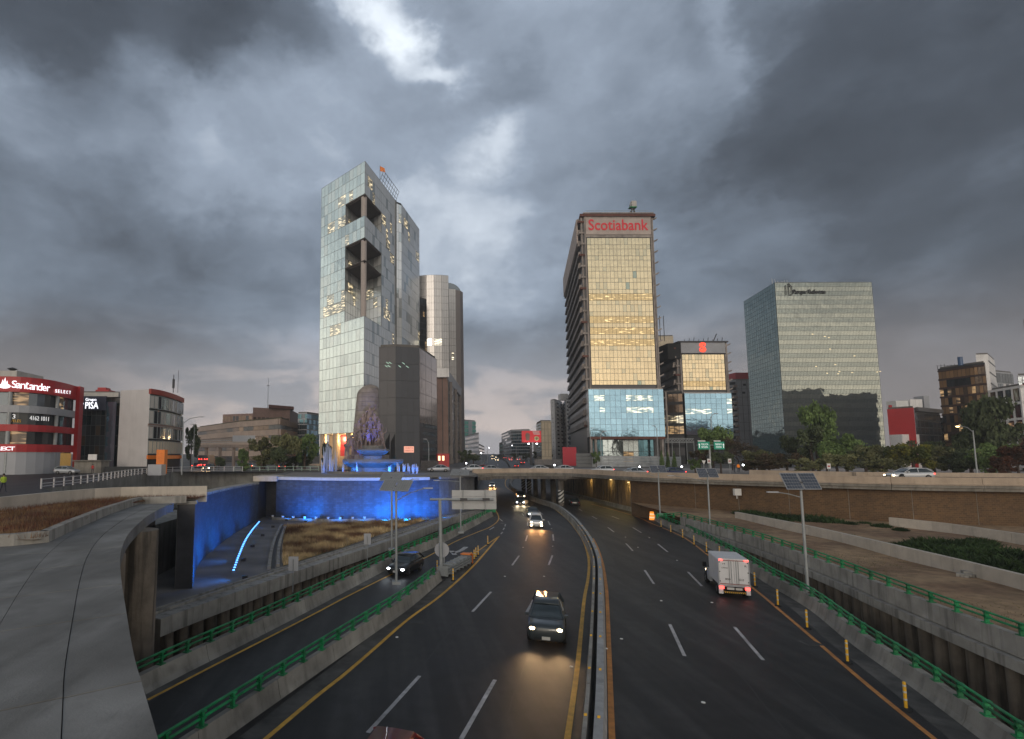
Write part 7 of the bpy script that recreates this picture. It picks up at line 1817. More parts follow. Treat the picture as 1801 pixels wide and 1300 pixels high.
for s in (-1, 1):
    for h in (.35, .55, .75): MB().box(n0 + d * (Lc / 2 + .2) + nn * (.46 * s) + Vector((0, 0, h)), (Lc - .2, .06, .13), rz0).build('side_rail', M['steel'], t)
for k in range(5): MB().box(n0 + d * (.9 + k * (Lc - 1) / 5) + Vector((0, 0, .86)), (.5, .7, .05), rz0).build('top_plate', M['steel'], t)
# lit orange drum by the right barrier
q = on_road(1147, 914); t = thing('warning_drum', 'orange and white striped warning drum glowing at the start of the right barrier', 'traffic drum', q)
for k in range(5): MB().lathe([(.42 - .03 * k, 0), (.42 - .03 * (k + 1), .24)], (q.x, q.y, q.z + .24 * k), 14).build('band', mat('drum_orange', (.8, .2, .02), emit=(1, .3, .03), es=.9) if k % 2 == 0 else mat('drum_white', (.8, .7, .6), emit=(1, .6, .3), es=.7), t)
# drain covers
for (u, v, lab) in ((733, 1094, 'rectangular drain cover by the left yellow line'), (1427, 1131, 'dark rectangular drain by the right orange line')):
    q = on_road(u, v, .01); t = thing('drain_cover', lab, 'drain', q)
    MB().b2((q.x - .42, q.y - .38, .002), (q.x + .42, q.y + .38, .008)).build('frame', M['shoulder'], t); MB().b2((q.x - .34, q.y - .3, .009), (q.x + .34, q.y + .3, .014)).build('grate', M['asphalt_dark'], t)
# gore guard panel at nose, stair rail
q = on_z(869, 906, 0)
tag(MB().box((q.x - .3, q.y + .6, .9), (1.4, .12, 1.0)).build('end_panel', M['green']), 'green end panel closing the slip road barrier nose', 'barrier panel')
P = resample(zpath([(866, 897), (845, 896), (820, 896.5), (800, 898)], .9), 1.5); green_rail(P, .0, 'green rail turning back from the barrier nose toward the stair opening', every=1.8)
P = zpath([(767, 905), (783, 897), (805, 896), (812, 900)], .9); t = thing('stair_railing', 'grey steel railing around the stair opening below the blue wall', 'railing', P[1])
for h in (.5, 1.1): MB().tube([p_ + Vector((0, 0, h)) for p_ in P], .05, 5).build('rail', M['steel'], t)
for p_ in resample(P, 1.0, False): MB().cyl(p_, p_ + Vector((0, 0, 1.1)), .035, n=5).build('post', M['steel'], t)
# green direction signs on a T post
Y = 112; a = on_y(1250, 828, Y); t = thing('direction_sign', 'two green direction signs on a T-shaped grey post before the trees', 'road sign', (a.x, Y, ZS))
zc_ = on_y(1250, 783, Y).z; MB().cyl((a.x, Y, ZS), (a.x, Y, zc_), .18, n=8).build('post', M['steel'], t); MB().cyl((a.x - 2.6, Y, zc_), (a.x + 2.6, Y, zc_), .1, n=6).build('cross_arm', M['steel'], t)
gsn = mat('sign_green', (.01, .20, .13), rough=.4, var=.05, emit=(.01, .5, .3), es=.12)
for (u0, u1, s1, s2, ar) in ((1228, 1247.5, 'TOLUCA', 'REFORMA', -1), (1256, 1273.5, 'PERIFERICO', 'CENTRO', 1)):
    p0, p1 = on_y(u0, 790.5, Y - .2), on_y(u1, 777, Y - .2); MB().b2((p0.x, Y - .25, p0.z), (p1.x, Y - .15, p1.z)).build('sign_board', gsn, t)
    cx_ = (p0.x + p1.x) / 2; w_ = (p1.x - p0.x)
    MB().b2((p0.x, Y - .26, p1.z + .02), (p1.x - w_ * .35, Y - .16, p1.z + .28)).build('white_tab', M['white'], t)
    text(t, s1, (cx_ - ar * .15, Y - .28, p0.z + (p1.z - p0.z) * .66), 0, w_ * .62, .36, M['lettering_white'], ext=.02); text(t, s2, (cx_ - ar * .15, Y - .28, p0.z + (p1.z - p0.z) * .3), 0, w_ * .55, .36, M['lettering_white'], ext=.02)
    xx = cx_ + ar * w_ * .4; MB().add([(xx - .07, Y - .28, p0.z + .3), (xx + .07, Y - .28, p0.z + .3), (xx + .07, Y - .28, p0.z + .9), (xx + .2, Y - .28, p0.z + .9), (xx, Y - .28, p0.z + 1.25), (xx - .2, Y - .28, p0.z + .9), (xx - .07, Y - .28, p0.z + .9)], [(0, 1, 2, 3, 4, 5, 6)]).build('arrow', M['lettering_white'], t)
for (u, v, Y, sh, lab) in ((1246.5, 811, 98, 'sq', 'small white square sign left of the direction sign post'), (1283, 811, 98, 'sq', 'small white square sign right of the direction sign post'), (1237.5, 813, 97, 'tri', 'small white give-way triangle left of the direction sign post'), (1457, 820, 88, 'sq', 'small white and red sign by the shrubs above the parapet')):
    q = on_y(u, v, Y); t = thing('traffic_sign', lab, 'road sign', (q.x, Y, ZS))
    MB().cyl((q.x, Y, ZS), (q.x, Y, q.z), .05, n=5).build('post', M['steel'], t)
    if sh == 'sq': MB().b2((q.x - .3, Y - .08, q.z - .42), (q.x + .3, Y - .05, q.z + .42)).build('plate', M['white'], t); MB().b2((q.x - .18, Y - .1, q.z - .1), (q.x + .18, Y - .09, q.z + .1)).build('printed_symbol', M['red'], t)
    else: MB().add([(q.x - .35, Y - .08, q.z + .3), (q.x + .35, Y - .08, q.z + .3), (q.x, Y - .08, q.z - .4), (q.x - .35, Y - .04, q.z + .3), (q.x + .35, Y - .04, q.z + .3), (q.x, Y - .04, q.z - .4)], [(0, 2, 1), (3, 4, 5), (0, 1, 4, 3), (1, 2, 5, 4), (2, 0, 3, 5)]).build('plate', M['white'], t)
# street lamps
def street_lamp(u, vbase, vtop, Y, arm, label, lit=None, zb=ZS):
    q = on_y(u, vtop, Y); h = q.z - zb; t = thing('street_lamp', label, 'street lamp', (q.x, Y, zb))
    MB().cyl((q.x, Y, zb), (q.x, Y, q.z), .13, .08, 8).build('pole', M['steel'], t, smooth_=True, angle=40)
    MB().tube([(q.x, Y, q.z - .3), (q.x + arm * .4, Y, q.z + .5), (q.x + arm, Y, q.z + .8)], .06, 6).build('arm', M['steel'], t)
    MB().box((q.x + arm * 1.08, Y, q.z + .78), (.9, .3, .14)).build('lamp_head', M['grey_metal'], t)
    if lit:
        MB().lathe([(.05, -.16), (.22, -.08), (.22, 0)], (q.x + arm * 1.1, Y, q.z + .7), 10).build('bulb', lit, t)
    return t
street_lamp(1711, 828, 757, 92, -2.3, 'tall grey street lamp with a lit warm bulb before the dark tree at right', M['lampy'])
street_lamp(323, 828, 741, 96, 2.9, 'tall grey street lamp standing beside the white-walled building', None)
street_lamp(342, 812, 752, 128, -.5, 'grey camera pole by the red-lit lorry at left', None)
street_lamp(754, 812, 778, 132, -.8, 'thin lamp post right of the glowing message board', None)
street_lamp(1056, 826, 765, 118, 0.8, 'thin lamp post before the corrugated hoarding, left one', None)
street_lamp(1155, 826, 754, 150, -.8, 'thin hooked lamp post in front of the blue glass podium', None)
street_lamp(1250, 765, 733, 128, 1.2, 'high double lamp seen above the conifer before the second tower', None)
street_lamp(1038, 800, 757, 175, .8, 'short hooked lamp at the podium left corner', None)
street_lamp(857, 812, 790, 240, .8, 'lamp post on the left of the climbing avenue', M['lampw'])
street_lamp(908, 812, 786, 260, -1.8, 'lamp post with a bright white lamp on the right of the climbing avenue', M['lampw'])
for (u, v, Y, lab) in ((975, 818, 125, 'bright white lamp glowing on the bridge beside a white sedan'), (1125, 821, 125, 'bright white lamp above the silver sedan'), (1199, 821, 125, 'bright bluish lamp right of the navy sedan'), (1307, 818, 110, 'white globe lamp among the shrubs'), (846, 797, 150, 'violet-white lamp at the left edge of the avenue'), (820, 815, 150, 'white lamp at the pavement edge right of the red kiosk')):
    q = on_y(u, v, Y); t = thing('globe_lamp', lab, 'lamp', (q.x, Y, ZS)); MB().cyl((q.x, Y, ZS), (q.x, Y, q.z), .05, n=5).build('pole', M['steel'], t); MB().lathe([(.02, -.16), (.15, -.08), (.15, .08), (.02, .16)], q, 10).build('globe', M['lampw'], t)

# ================================================================== PEOPLE
def figure_mesh(name, pose, mats_, zsplit=(.92, 1.48)):
    """one continuous skinned body; pose: dict of joints"""
    J = dict(pelvis=(0, 0, .95), belly=(0, 0, 1.12), chest=(0, 0, 1.34), neck=(0, 0, 1.5), head=(0, .01, 1.60), crown=(0, .0, 1.74),
             lhip=(.11, 0, .92), lknee=(.13, .0, .5), lfoot=(.14, .02, .07), ltoe=(.15, -.16, .05), rhip=(-.11, 0, .92), rknee=(-.13, 0, .5), rfoot=(-.14, .02, .07), rtoe=(-.15, -.16, .05),
             lsh=(.2, 0, 1.42), lel=(.26, .02, 1.14), lha=(.27, -.08, .88), rsh=(-.2, 0, 1.42), rel=(-.26, .02, 1.14), rha=(-.27, -.08, .88))
    J.update(pose)
    rad = dict(pelvis=.14, belly=.135, chest=.15, neck=.06, head=.10, crown=.07, lhip=.10, lknee=.065, lfoot=.05, ltoe=.04, rhip=.10, rknee=.065, rfoot=.05, rtoe=.04, lsh=.07, lel=.048, lha=.045, rsh=.07, rel=.048, rha=.045)
    keys = list(J); E = [('pelvis', 'belly'), ('belly', 'chest'), ('chest', 'neck'), ('neck', 'head'), ('head', 'crown'), ('pelvis', 'lhip'), ('lhip', 'lknee'), ('lknee', 'lfoot'), ('lfoot', 'ltoe'), ('pelvis', 'rhip'), ('rhip', 'rknee'), ('rknee', 'rfoot'), ('rfoot', 'rtoe'), ('chest', 'lsh'), ('lsh', 'lel'), ('lel', 'lha'), ('chest', 'rsh'), ('rsh', 'rel'), ('rel', 'rha')]
    me = bpy.data.meshes.new(name); me.from_pydata([J[k] for k in keys], [(keys.index(a), keys.index(b)) for a, b in E], [])
    o = bpy.data.objects.new('tmp', me); col.objects.link(o); mo = o.modifiers.new('s', 'SKIN')
    for i, k in enumerate(keys):
        sv = me.skin_vertices[0].data[i]; sv.radius = (rad[k], rad[k] * .85); sv.use_root = (k == 'pelvis')
    sb = o.modifiers.new('u', 'SUBSURF'); sb.levels = 1; sb.render_levels = 1
    dg = bpy.context.evaluated_depsgraph_get(); dg.update(); m2 = bpy.data.meshes.new_from_object(o.evaluated_get(dg)); bpy.data.objects.remove(o)
    m2.name = name; m2.materials.clear()
    for x in mats_: m2.materials.append(x)
    if len(mats_) > 1:
        for p_ in m2.polygons:
            z = p_.center.z; p_.material_index = 0 if z < zsplit[0] else (1 if z < zsplit[1] else 2); p_.use_smooth = True
    return m2
skin = mat('skin', (.30, .17, .11), rough=.6, var=0); jeans = mat('dark_trousers', (.02, .025, .04), rough=.8, var=0)
walk = dict(lknee=(.12, -.14, .52), lfoot=(.12, -.2, .09), ltoe=(.12, -.36, .06), rknee=(-.12, .06, .5), rfoot=(-.12, .26, .12), rtoe=(-.12, .14, .05), lha=(.27, .12, .92), rha=(-.27, -.2, .95))
for (u, v, Y, z, shirt, pz_, rz_, lab) in ((5, 866, None, 6.45, (.45, .6, .05), walk, 1.2, 'person in a yellow high-visibility vest walking on the upper street'), (162, 840, 104, 6.45, (.5, .03, .03), {}, .3, 'person in a red top standing by the kiosk'),
        (1299, 828, 100, 6.75, (.9, .25, .02), {}, .2, 'person in bright orange clothing standing behind the bridge parapet'), (1292, 828, 101, 6.7, (.04, .04, .05), {}, .9, 'person in dark clothes beside the one in orange')):
    q = on_z(u, v, z) if Y is None else on_y(u, v, Y); q.z = z
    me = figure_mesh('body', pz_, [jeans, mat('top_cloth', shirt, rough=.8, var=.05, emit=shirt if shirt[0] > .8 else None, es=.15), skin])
    o = bpy.data.objects.new('person', me); o.location = q; o.rotation_euler = (0, 0, rz_); col.objects.link(o); tag(o, lab, 'person'); ORG[o.name] = q
    h = MB().lathe([(.01, .13), (.07, .11), (.105, .04), (.105, -.02)], (0, .01, 1.66), 10).build('hair', M['black'], o, local=True)

# ================================================================== MONUMENT AND FOUNTAIN
YM = 110.0
def mx(u): return on_y(u, 800, YM).x
def mz(v): return on_y(650, v, YM).z
stone = mat('monument_stone', (.27, .235, .21), rough=.85, var=.25, scale=.6, bump=.2, brick=None, streak=.15)
bronze = mat('pinkish_carved_stone', (.25, .19, .18), rough=.7, var=.3, scale=1.5)
t = thing('monument', 'tall curved stone pylon with carved figures rising behind the blue fountain', 'monument', (mx(645), YM + 3, ZS))
def mprof(v):
    l = [(672, 648, 652), (674, 638, 660), (679, 632, 665), (684, 627, 665.3), (690, 624.8, 665.4), (720, 622, 665.6), (762, 618, 666), (830, 613, 668)]
    return l
rings = []
for v, a, b in mprof(0):
    xa_, xb_ = mx(a), mx(b); w = (xb_ - xa_) / 2; cx_ = (xa_ + xb_) / 2; ring = []
    for k in range(20):
        th = 2 * math.pi * k / 20; ring.append((cx_ + w * math.cos(th), YM + 4 + max(w * .8, .5) * math.sin(th), mz(v)))
    rings.append(ring)
# courses as separate stones bands
for i in range(len(rings) - 1):
    pass
def ring_at(z):
    zs_ = [r[0][2] for r in rings]
    for i in range(len(zs_) - 1):
        if zs_[i] >= z >= zs_[i + 1]:
            f = (zs_[i] - z) / (zs_[i] - zs_[i + 1]); return [tuple(Vector(a).lerp(Vector(b), f)) for a, b in zip(rings[i], rings[i + 1])]
    return rings[-1] if z < zs_[-1] else rings[0]
zt_ = rings[0][0][2]
zz = zt_; cuts = [zt_ - .02]
while zz > ZS: zz -= .95; cuts.append(max(zz, ZS))
for a, b in zip(cuts, cuts[1:]):
    sub = [ring_at(a - (a - b) * f_) for f_ in (0, .33, .66, .96)]; MB().loft(sub).build('stone_course', stone, t, smooth_=True, angle=35)
poses = [dict(), walk, dict(lel=(.34, -.02, 1.6), lha=(.30, -.06, 1.9)), dict(rel=(-.3, -.22, 1.25), rha=(-.1, -.38, 1.3), lel=(.3, .1, 1.2), lha=(.36, -.1, 1.0)), dict(pelvis=(0, .1, .7), lhip=(.11, .1, .68), rhip=(-.11, .1, .68), belly=(0, .02, .88), chest=(0, -.05, 1.08), neck=(0, -.08, 1.24), head=(0, -.09, 1.34), crown=(0, -.08, 1.48), lsh=(.2, -.05, 1.16), rsh=(-.2, -.05, 1.16), lel=(.27, -.2, .95), rel=(-.27, -.2, .95), lha=(.2, -.4, .85), rha=(-.2, -.4, .85), lknee=(.14, -.3, .55), rknee=(-.14, -.25, .6), lfoot=(.14, -.15, .07), rfoot=(-.14, -.1, .07), ltoe=(.14, -.3, .05), rtoe=(-.14, -.26, .05))]
figs = [figure_mesh('carved_figure', p_, [bronze]) for p_ in poses]
rm = random.Random(2); zb0 = mz(790)
grp = [(0, 742, 1.25, 2), (-9, 752, 1.15, 0), (10, 751, 1.15, 3), (-18, 762, 1.1, 1), (18, 762, 1.1, 0), (1, 762, 1.25, 0), (-8, 770, 1.1, 3), (10, 772, 1.1, 1), (-24, 774, 1.0, 4), (24, 776, 1.0, 2), (-15, 778, 1.05, 0), (-1, 779, 1.1, 3), (17, 781, 1.0, 4), (-31, 786, 1.0, 0), (-37, 793, .9, 3)]
for dx, v, s, pz_ in grp:
    fy = 1.3 - (v - 745) * .075
    o = inst(figs[pz_], 'carved_figure', t, (mx(648 + dx), YM + .6 + fy, mz(v + 17)), (rm.uniform(-.1, .1), 0, rm.uniform(-.5, .5))); o.scale = (s * 2.9, s * 2.4, s * 2.5)
    MB().box((mx(648 + dx), YM + 2.1 + fy, mz(v + 22)), (1.2, 1.2, 1.4), rm.random()).build('rough_block', bronze, t)
MB().loft([[(mx(u), YM + y_, mz(v)) for u, y_ in ((610, 4), (622, .2), (672, .2), (684, 4), (670, 7), (622, 7))] for v in (800, 815, 831)] ).build('plinth', stone, t)
MB().loft([[(mx(u), YM + y_, mz(792)) for u, y_ in ((620, 3), (626, 0), (672, 0), (680, 3))], [(mx(u), YM + y_, mz(760)) for u, y_ in ((626, 3.5), (632, 2), (664, 2), (670, 3.5))]]).build('rock_core', bronze, t)
# bowls
sc_ = (mx(709) - mx(605)) / 2
tb = mat('fountain_bowl_stone', (.17, .165, .165), rough=.6, var=.15)
t = thing('fountain', 'two-tier round stone fountain washed in blue light', 'fountain', (mx(657), YM - 4, ZS))
c1 = (mx(657), YM - 3.5, 0); k1 = (YM - 3.5) / YM
def mz1(v): return on_y(650, v, YM - 3.5).z
MB().lathe([(sc_ * .70, mz1(829)), (sc_ * .72, mz1(822)), (sc_ * .86, mz1(818)), (sc_ * .98, mz1(814)), (sc_, mz1(810)), (sc_ * .98, mz1(807.5)), (sc_ * .9, mz1(808))], c1, 40).build('lower_bowl', tb, t, smooth_=True, angle=40)
MB().lathe([(sc_ * .35, mz1(812)), (sc_ * .30, mz1(802)), (sc_ * .42, mz1(799)), (sc_ * .52, mz1(795)), (sc_ * .55, mz1(792.5)), (sc_ * .52, mz1(790)), (sc_ * .45, mz1(790.5))], c1, 36).build('upper_bowl', tb, t, smooth_=True, angle=40)
MB().lathe([(sc_ * .28, mz1(799)), (sc_ * .36, mz1(786)), (sc_ * .36, mz1(784))], c1, 30).build('top_drum', tb, t, smooth_=True, angle=40)
MB().lathe([(sc_ * 1.5, ZS - .3), (sc_ * 1.5, ZS + .45), (sc_ * 1.44, ZS + .45), (sc_ * 1.44, ZS + .1)], c1, 40).build('pool_rim', tb, t, smooth_=True, angle=30)
wt = mat('pool_water', (.02, .06, .12), rough=.08, var=0, spec=.8); MB().lathe([(sc_ * 1.44, ZS + .2), (sc_ * 1.44, ZS + .25)], c1, 40).build('pool_water', wt, t)
jw = bpy.data.materials.new('water_spray'); jw.use_nodes = True; bb = jw.node_tree.nodes['Principled BSDF']; bb.inputs['Base Color'].default_value = (.62, .70, .9, 1); bb.inputs['Roughness'].default_value = .4; bb.inputs['Alpha'].default_value = .55
bb.inputs['Subsurface Weight'].default_value = 0
for i, (u, h, Y, lab) in enumerate([(570, 5.2, 106, 'left tall water jet beside the fountain'), (575, 6.5, 107, 'tallest water jet left of the fountain'), (580, 6.0, 106, 'third tall water jet left of the fountain'), (591, 4.8, 108, 'tall lone water jet nearer the bowl'), (567, 3.4, 104, 'short side jet of the left water cluster'), (584, 3.0, 104, 'low front jet of the left water cluster'),
        (603.5, 2.2, 102, 'thin jet at the left end of the low row'), (629, 2.2, 101, 'thin jet in front of the bowl, left'), (684.5, 1.9, 101, 'thin jet in front of the bowl, right'), (701, 1.6, 104, 'thin jet right of the bowl'), (710, 2.0, 101, 'blue jet, first of the right row'), (719, 2.0, 101, 'blue jet, second of the right row'), (726.5, 2.0, 101, 'blue jet, third of the right row'), (733.5, 2.0, 101, 'blue jet, last of the right row'), (700, 2.2, 101, 'wide blue jet beside the bowl')]):
    q = on_y(u, 828, Y); q.z = ZS; rj = random.Random(i); t = thing('water_jet', lab, 'water jet', q, 0, 'water jets around the fountain')
    m_ = MB()
    for s_ in range(6):
        dx, dy = rj.uniform(-.28, .28), rj.uniform(-.2, .2); hh = h * rj.uniform(.6, 1.0)
        m_.tube([(dx * .4, dy * .4, 0), (dx * .8, dy * .8, hh * .5), (dx, dy, hh * .9), (dx * 1.3, dy, hh)], [.10, .09, .06, .02], 6)
    m_.build('spray', jw, t, local=True)
def point(loc, e, c, r=.3, nm='blue_light'):
    ld = bpy.data.lights.new(nm, 'POINT'); ld.energy = e; ld.color = c; ld.shadow_soft_size = r; lo = bpy.data.objects.new(nm, ld); col.objects.link(lo); lo.location = loc
def spotl(loc, target, e, c, size=80, blend=.8, r=.2, nm='blue_floodlight'):
    ld = bpy.data.lights.new(nm, 'SPOT'); ld.energy = e; ld.color = c; ld.spot_size = R(size); ld.spot_blend = blend; ld.shadow_soft_size = r
    lo = bpy.data.objects.new(nm, ld); col.objects.link(lo); lo.location = loc; lo.rotation_euler = (Vector(loc) - Vector(target)).to_track_quat('Z', 'Y').to_euler()
BL = (.0, .19, .9)
for a_ in range(7):
    th = math.pi * (1.05 + .9 * a_ / 6); spotl((c1[0] + sc_ * 1.3 * math.cos(th), c1[1] + sc_ * 1.3 * math.sin(th), ZS + .5), (c1[0], c1[1], ZS + 1.8), 520, BL, 100)
for a_ in range(4):
    th = math.pi * (1.15 + .7 * a_ / 3); spotl((c1[0] + sc_ * .85 * math.cos(th), c1[1] + sc_ * .85 * math.sin(th), mz1(806)), (c1[0], c1[1], mz1(792)), 280, BL, 110)
spotl((c1[0], c1[1] - .8 + 0, mz1(783)), (mx(650), YM + 1, mz(745)), 950, (.05, .10, 1.0), 62)
spotl((c1[0] - 3, c1[1] - 2, mz1(800)), (mx(640), YM + 1, mz(765)), 120, (.2, .12, .9), 90)
for u in (575, 590, 710, 727): point((on_y(u, 826, 105).x, 104.2 if u < 600 else 100.3, ZS + .8), 45, BL)
# floods for the blue walls, each with its lamp body
fl_me = MB().box((0, 0, .12), (.4, .25, .24)).mesh('flood_lamp_body', m=M['steel_dark'])
def flood(loc, target, e, size=95, lab='blue floodlight'):
    o = bpy.data.objects.new('flood_lamp', fl_me); o.location = loc; col.objects.link(o); tag(o, lab, 'floodlight', 'blue floodlights below the water walls')
    spotl((loc[0], loc[1], loc[2] + .35), target, e, BL, size)
for i, (x, e) in enumerate([(-15.5, 380), (-12.5, 1500), (-8, 900), (-4.2, 1100), (-1.0, 2300), (2.0, 2500), (5.2, 1700), (8.0, 700)]):
    yw = min(MWs, key=lambda p_: abs(p_.x - x)).y
    flood((x, yw - 3.0, .35), (x + .1, yw, 3.3), e * 1.25, 125, wordsd[i] + ' small blue floodlight from the left below the wide water wall')
for i, k_ in enumerate((1, 5, 9, 13, 17)):
    if k_ >= len(BT): break
    p_ = BT[k_]; q_ = offset(BT, 3.8)[k_]; flood((q_.x, q_.y, .3), (p_.x, p_.y, 3.4), (2100, 2000, 1600, 1000, 600)[i], 120, wordsd[i] + ' small blue floodlight along the curved water wall')
# ================================================================== VEGETATION
def leaf_mat(name, c, c2, trans=.0):
    return mat(name, c, rough=.75, var=.35, scale=1.2, c2=c2, mixs=.45, spec=.2)
LM = dict(green=leaf_mat('green_leaves', (.15, .22, .075), (.085, .13, .045)), dark=leaf_mat('dark_leaves', (.08, .10, .05), (.05, .066, .032)), olive=leaf_mat('olive_leaves', (.19, .19, .09), (.11, .12, .055)),
          yellow=leaf_mat('yellow_green_leaves', (.15, .14, .025), (.06, .075, .02)), brown=leaf_mat('brownish_leaves', (.085, .058, .038), (.05, .045, .022)), red=leaf_mat('reddish_leaves', (.10, .038, .020), (.05, .028, .018)))
M['bark'] = mat('bark', (.07, .05, .04), rough=.9, var=.3, scale=3, bump=.5)
def crown_mesh(seed, n=2400, lobes=11, leaf=.16, flat=.8, hollow=.35, conifer=False):
    r = random.Random(seed); L_ = []
    for k in range(lobes):
        if conifer:
            z = -1 + 2 * (k + .5) / lobes; w = .62 * (1 - (z + 1) / 2) + .08; L_.append((r.uniform(-.2, .2) * w, r.uniform(-.2, .2) * w, z, w))
        else:
            a = r.uniform(0, 6.28); d = r.uniform(.15, .72); L_.append((d * 1.1 * math.cos(a), d * 1.1 * math.sin(a), r.uniform(-.7, .75) * flat, r.uniform(.16, .40)))
    mb = MB()
    for i in range(n):
        c = r.choice(L_); v = Vector((r.gauss(0, 1), r.gauss(0, 1), r.gauss(0, 1))).normalized() * (c[3] * (hollow + (1 - hollow) * r.random() ** .5) * r.uniform(.85, 1.12))
        p = Vector(c[:3]) + Vector((v.x, v.y, v.z * (.8 if not conifer else .6)))
        s = leaf * r.uniform(.5, 1.2); a = Vector((r.gauss(0, 1), r.gauss(0, 1), r.gauss(0, .6))).normalized(); b = a.orthogonal().normalized(); b.rotate(Matrix.Rotation(r.uniform(0, 6.28), 3, a)); c2_ = a.cross(b)
        mb.add([p - b * s * .5, p + c2_ * s * .35 + b * s * .1, p + b * s * .6, p - c2_ * s * .35], [(0, 1, 2, 3)])
    return mb
CROWN = {}
def crown(key, mk, **k):
    kk = (key, mk)
    if kk not in CROWN: CROWN[kk] = crown_mesh(key, **k).mesh('crown', m=LM[mk])
    return CROWN[kk]
def trunk_mesh(seed, h, ch):
    r = random.Random(seed); mb = MB()
    mb.tube([(0, 0, -.3), (r.uniform(-.1, .1), r.uniform(-.1, .1), h * .4), (r.uniform(-.2, .2), 0, h * .75), (0, 0, h)], [.22, .17, .13, .07], 7)
    for k in range(6):
        a = r.uniform(0, 6.28); z0 = h * r.uniform(.45, .8); l = ch * r.uniform(.5, .9)
        mb.tube([(0, 0, z0), (l * .5 * math.cos(a), l * .5 * math.sin(a), z0 + l * .35), (l * math.cos(a), l * math.sin(a), z0 + l * .6)], [.09, .06, .025], 5)
    return mb.mesh('trunk', m=M['bark'])
TR_ = {}
def tree(u, vt, Y, wpx, kind, label, seed=0, zb=None, vb=None, conifer=False, grp=None, low=False, name='tree', sink=0):
    zb = (zg(Y) if zb is None else zb); top = on_y(u, vt, Y); H = top.z - zb; s = 950 / (Y * cp_); W = wpx / s
    t = thing(name, label, 'tree' if not low else 'shrub', (top.x, Y, zb), 0, grp)
    cz0 = H * (.12 if conifer else (.0 if low else .13)); ch = (H - cz0) / 2
    key = seed % 4 + (10 if conifer else 0)
    me = crown(key, kind, conifer=conifer, lobes=14 if conifer else 16, n=3000, leaf=.125)
    o = inst(me, 'crown', t, (0, 0, cz0 + ch), (0, 0, seed * 1.3), world_=False); o.scale = (W / 2 * 1.16, W / 2 * 1.0, ch * 1.22)
    if not low or True:
        tk = ('t', seed % 3)
        if tk not in TR_: TR_[tk] = trunk_mesh(seed, 1.0, .5)
        tr = inst(TR_[tk], 'trunk', t, (0, 0, 0), world_=False); tr.scale = (W / 4.5, W / 4.5, cz0 + ch * 1.1)
    return t
def bare_tree(u, vt, Y, wpx, label, seed=0, leaves=None):
    zb = zg(Y); top = on_y(u, vt, Y); H = top.z - zb; r = random.Random(seed); t = thing('bare_tree', label, 'tree', (top.x, Y, zb)); mb = MB(); tips = []
    W = wpx / (950 / (Y * cp_))
    def br(p, d, l, rad, dep):
        q = p + d * l; mb.tube([p, (p + q) / 2 + Vector((r.uniform(-.06, .06) * l, 0, 0)), q], [rad, rad * .8, rad * .6], 4)
        if dep == 0: tips.append(q); return
        for k in range(3 if dep > 1 else 4):
            e = (d + Vector((r.gauss(0, .55), r.gauss(0, .55), r.gauss(.12, .25)))).normalized(); br(q, e, l * r.uniform(.6, .82), rad * .6, dep - 1)
    for k in range(2): br(Vector((r.uniform(-.2, .2) * W, 0, 0)), Vector((r.uniform(-.25, .25), 0, 1)).normalized(), H * .30, .14, 4)
    mb.build('trunk', M['bark'], t, local=True)
    if leaves:
        lb = MB()
        for p in tips:
            for k in range(5):
                q = p + Vector((r.gauss(0, .3), r.gauss(0, .3), r.gauss(0, .3))); a = Vector((r.gauss(0, 1), r.gauss(0, 1), r.gauss(0, 1))).normalized(); b = a.orthogonal().normalized(); s_ = r.uniform(.08, .18)
                lb.add([q - b * s_, q + a.cross(b) * s_ * .6, q + b * s_, q - a.cross(b) * s_ * .6], [(0, 1, 2, 3)])
        lb.build('crown', LM[leaves], t, local=True)
    return t
# left trees
tree(338, 743, 132, 30, 'dark', 'dark narrow tree beside the white-walled building', 1)
tree(426, 784, 128, 26, 'green', 'small bright green round tree at the left of the row', 2)
tree(462, 768, 124, 46, 'olive', 'olive tree with drooping branches next to the small green one', 3)
tree(500, 762, 122, 56, 'olive', 'broad olive tree in the middle of the left row', 0)
tree(537, 760, 124, 52, 'green', 'green-topped broad tree left of the pale tower', 1)
tree(573, 772, 132, 22, 'dark', 'slim dark tree before the lit lobby columns', 2)
tree(487, 780, 118, 40, 'dark', 'shaded low tree in front of the broad olive tree', 2)
tree(430, 812, 116, 22, 'green', 'clipped green bush at the left of the pale green railing', 3, low=True, name='shrub')
for i, (u, w, k, l) in enumerate(((466, 50, 'olive', 'low olive hedge clump behind the pale green railing'), (520, 60, 'dark', 'low dark hedge clump behind the pale green railing'), (385, 26, 'dark', 'dark low shrub under the footbridge'))): tree(u, 800, 126, w, k, l, i, low=True, name='shrub')
tree(818, 790, 175, 30, 'dark', 'dark street tree at the left edge of the avenue', 1); tree(832, 796, 190, 22, 'dark', 'smaller dark street tree beyond the one at the avenue edge', 2)
for i, (u, v, Y, w, l) in enumerate(((946, 793, 290, 20, 'dark round tree beneath the greenish glass block'), (925, 796, 310, 22, 'dark tree left of the billboard pole'), (955, 792, 270, 16, 'dark tree right of the billboard pole'), (905, 797, 330, 14, 'small dark tree at the foot of the distant glass block'), (966, 797, 260, 14, 'small dark tree by the cream building'), (880, 798, 360, 14, 'tiny dark tree left of the distant glass block'))): tree(u, v, Y, w, 'dark', l, i)
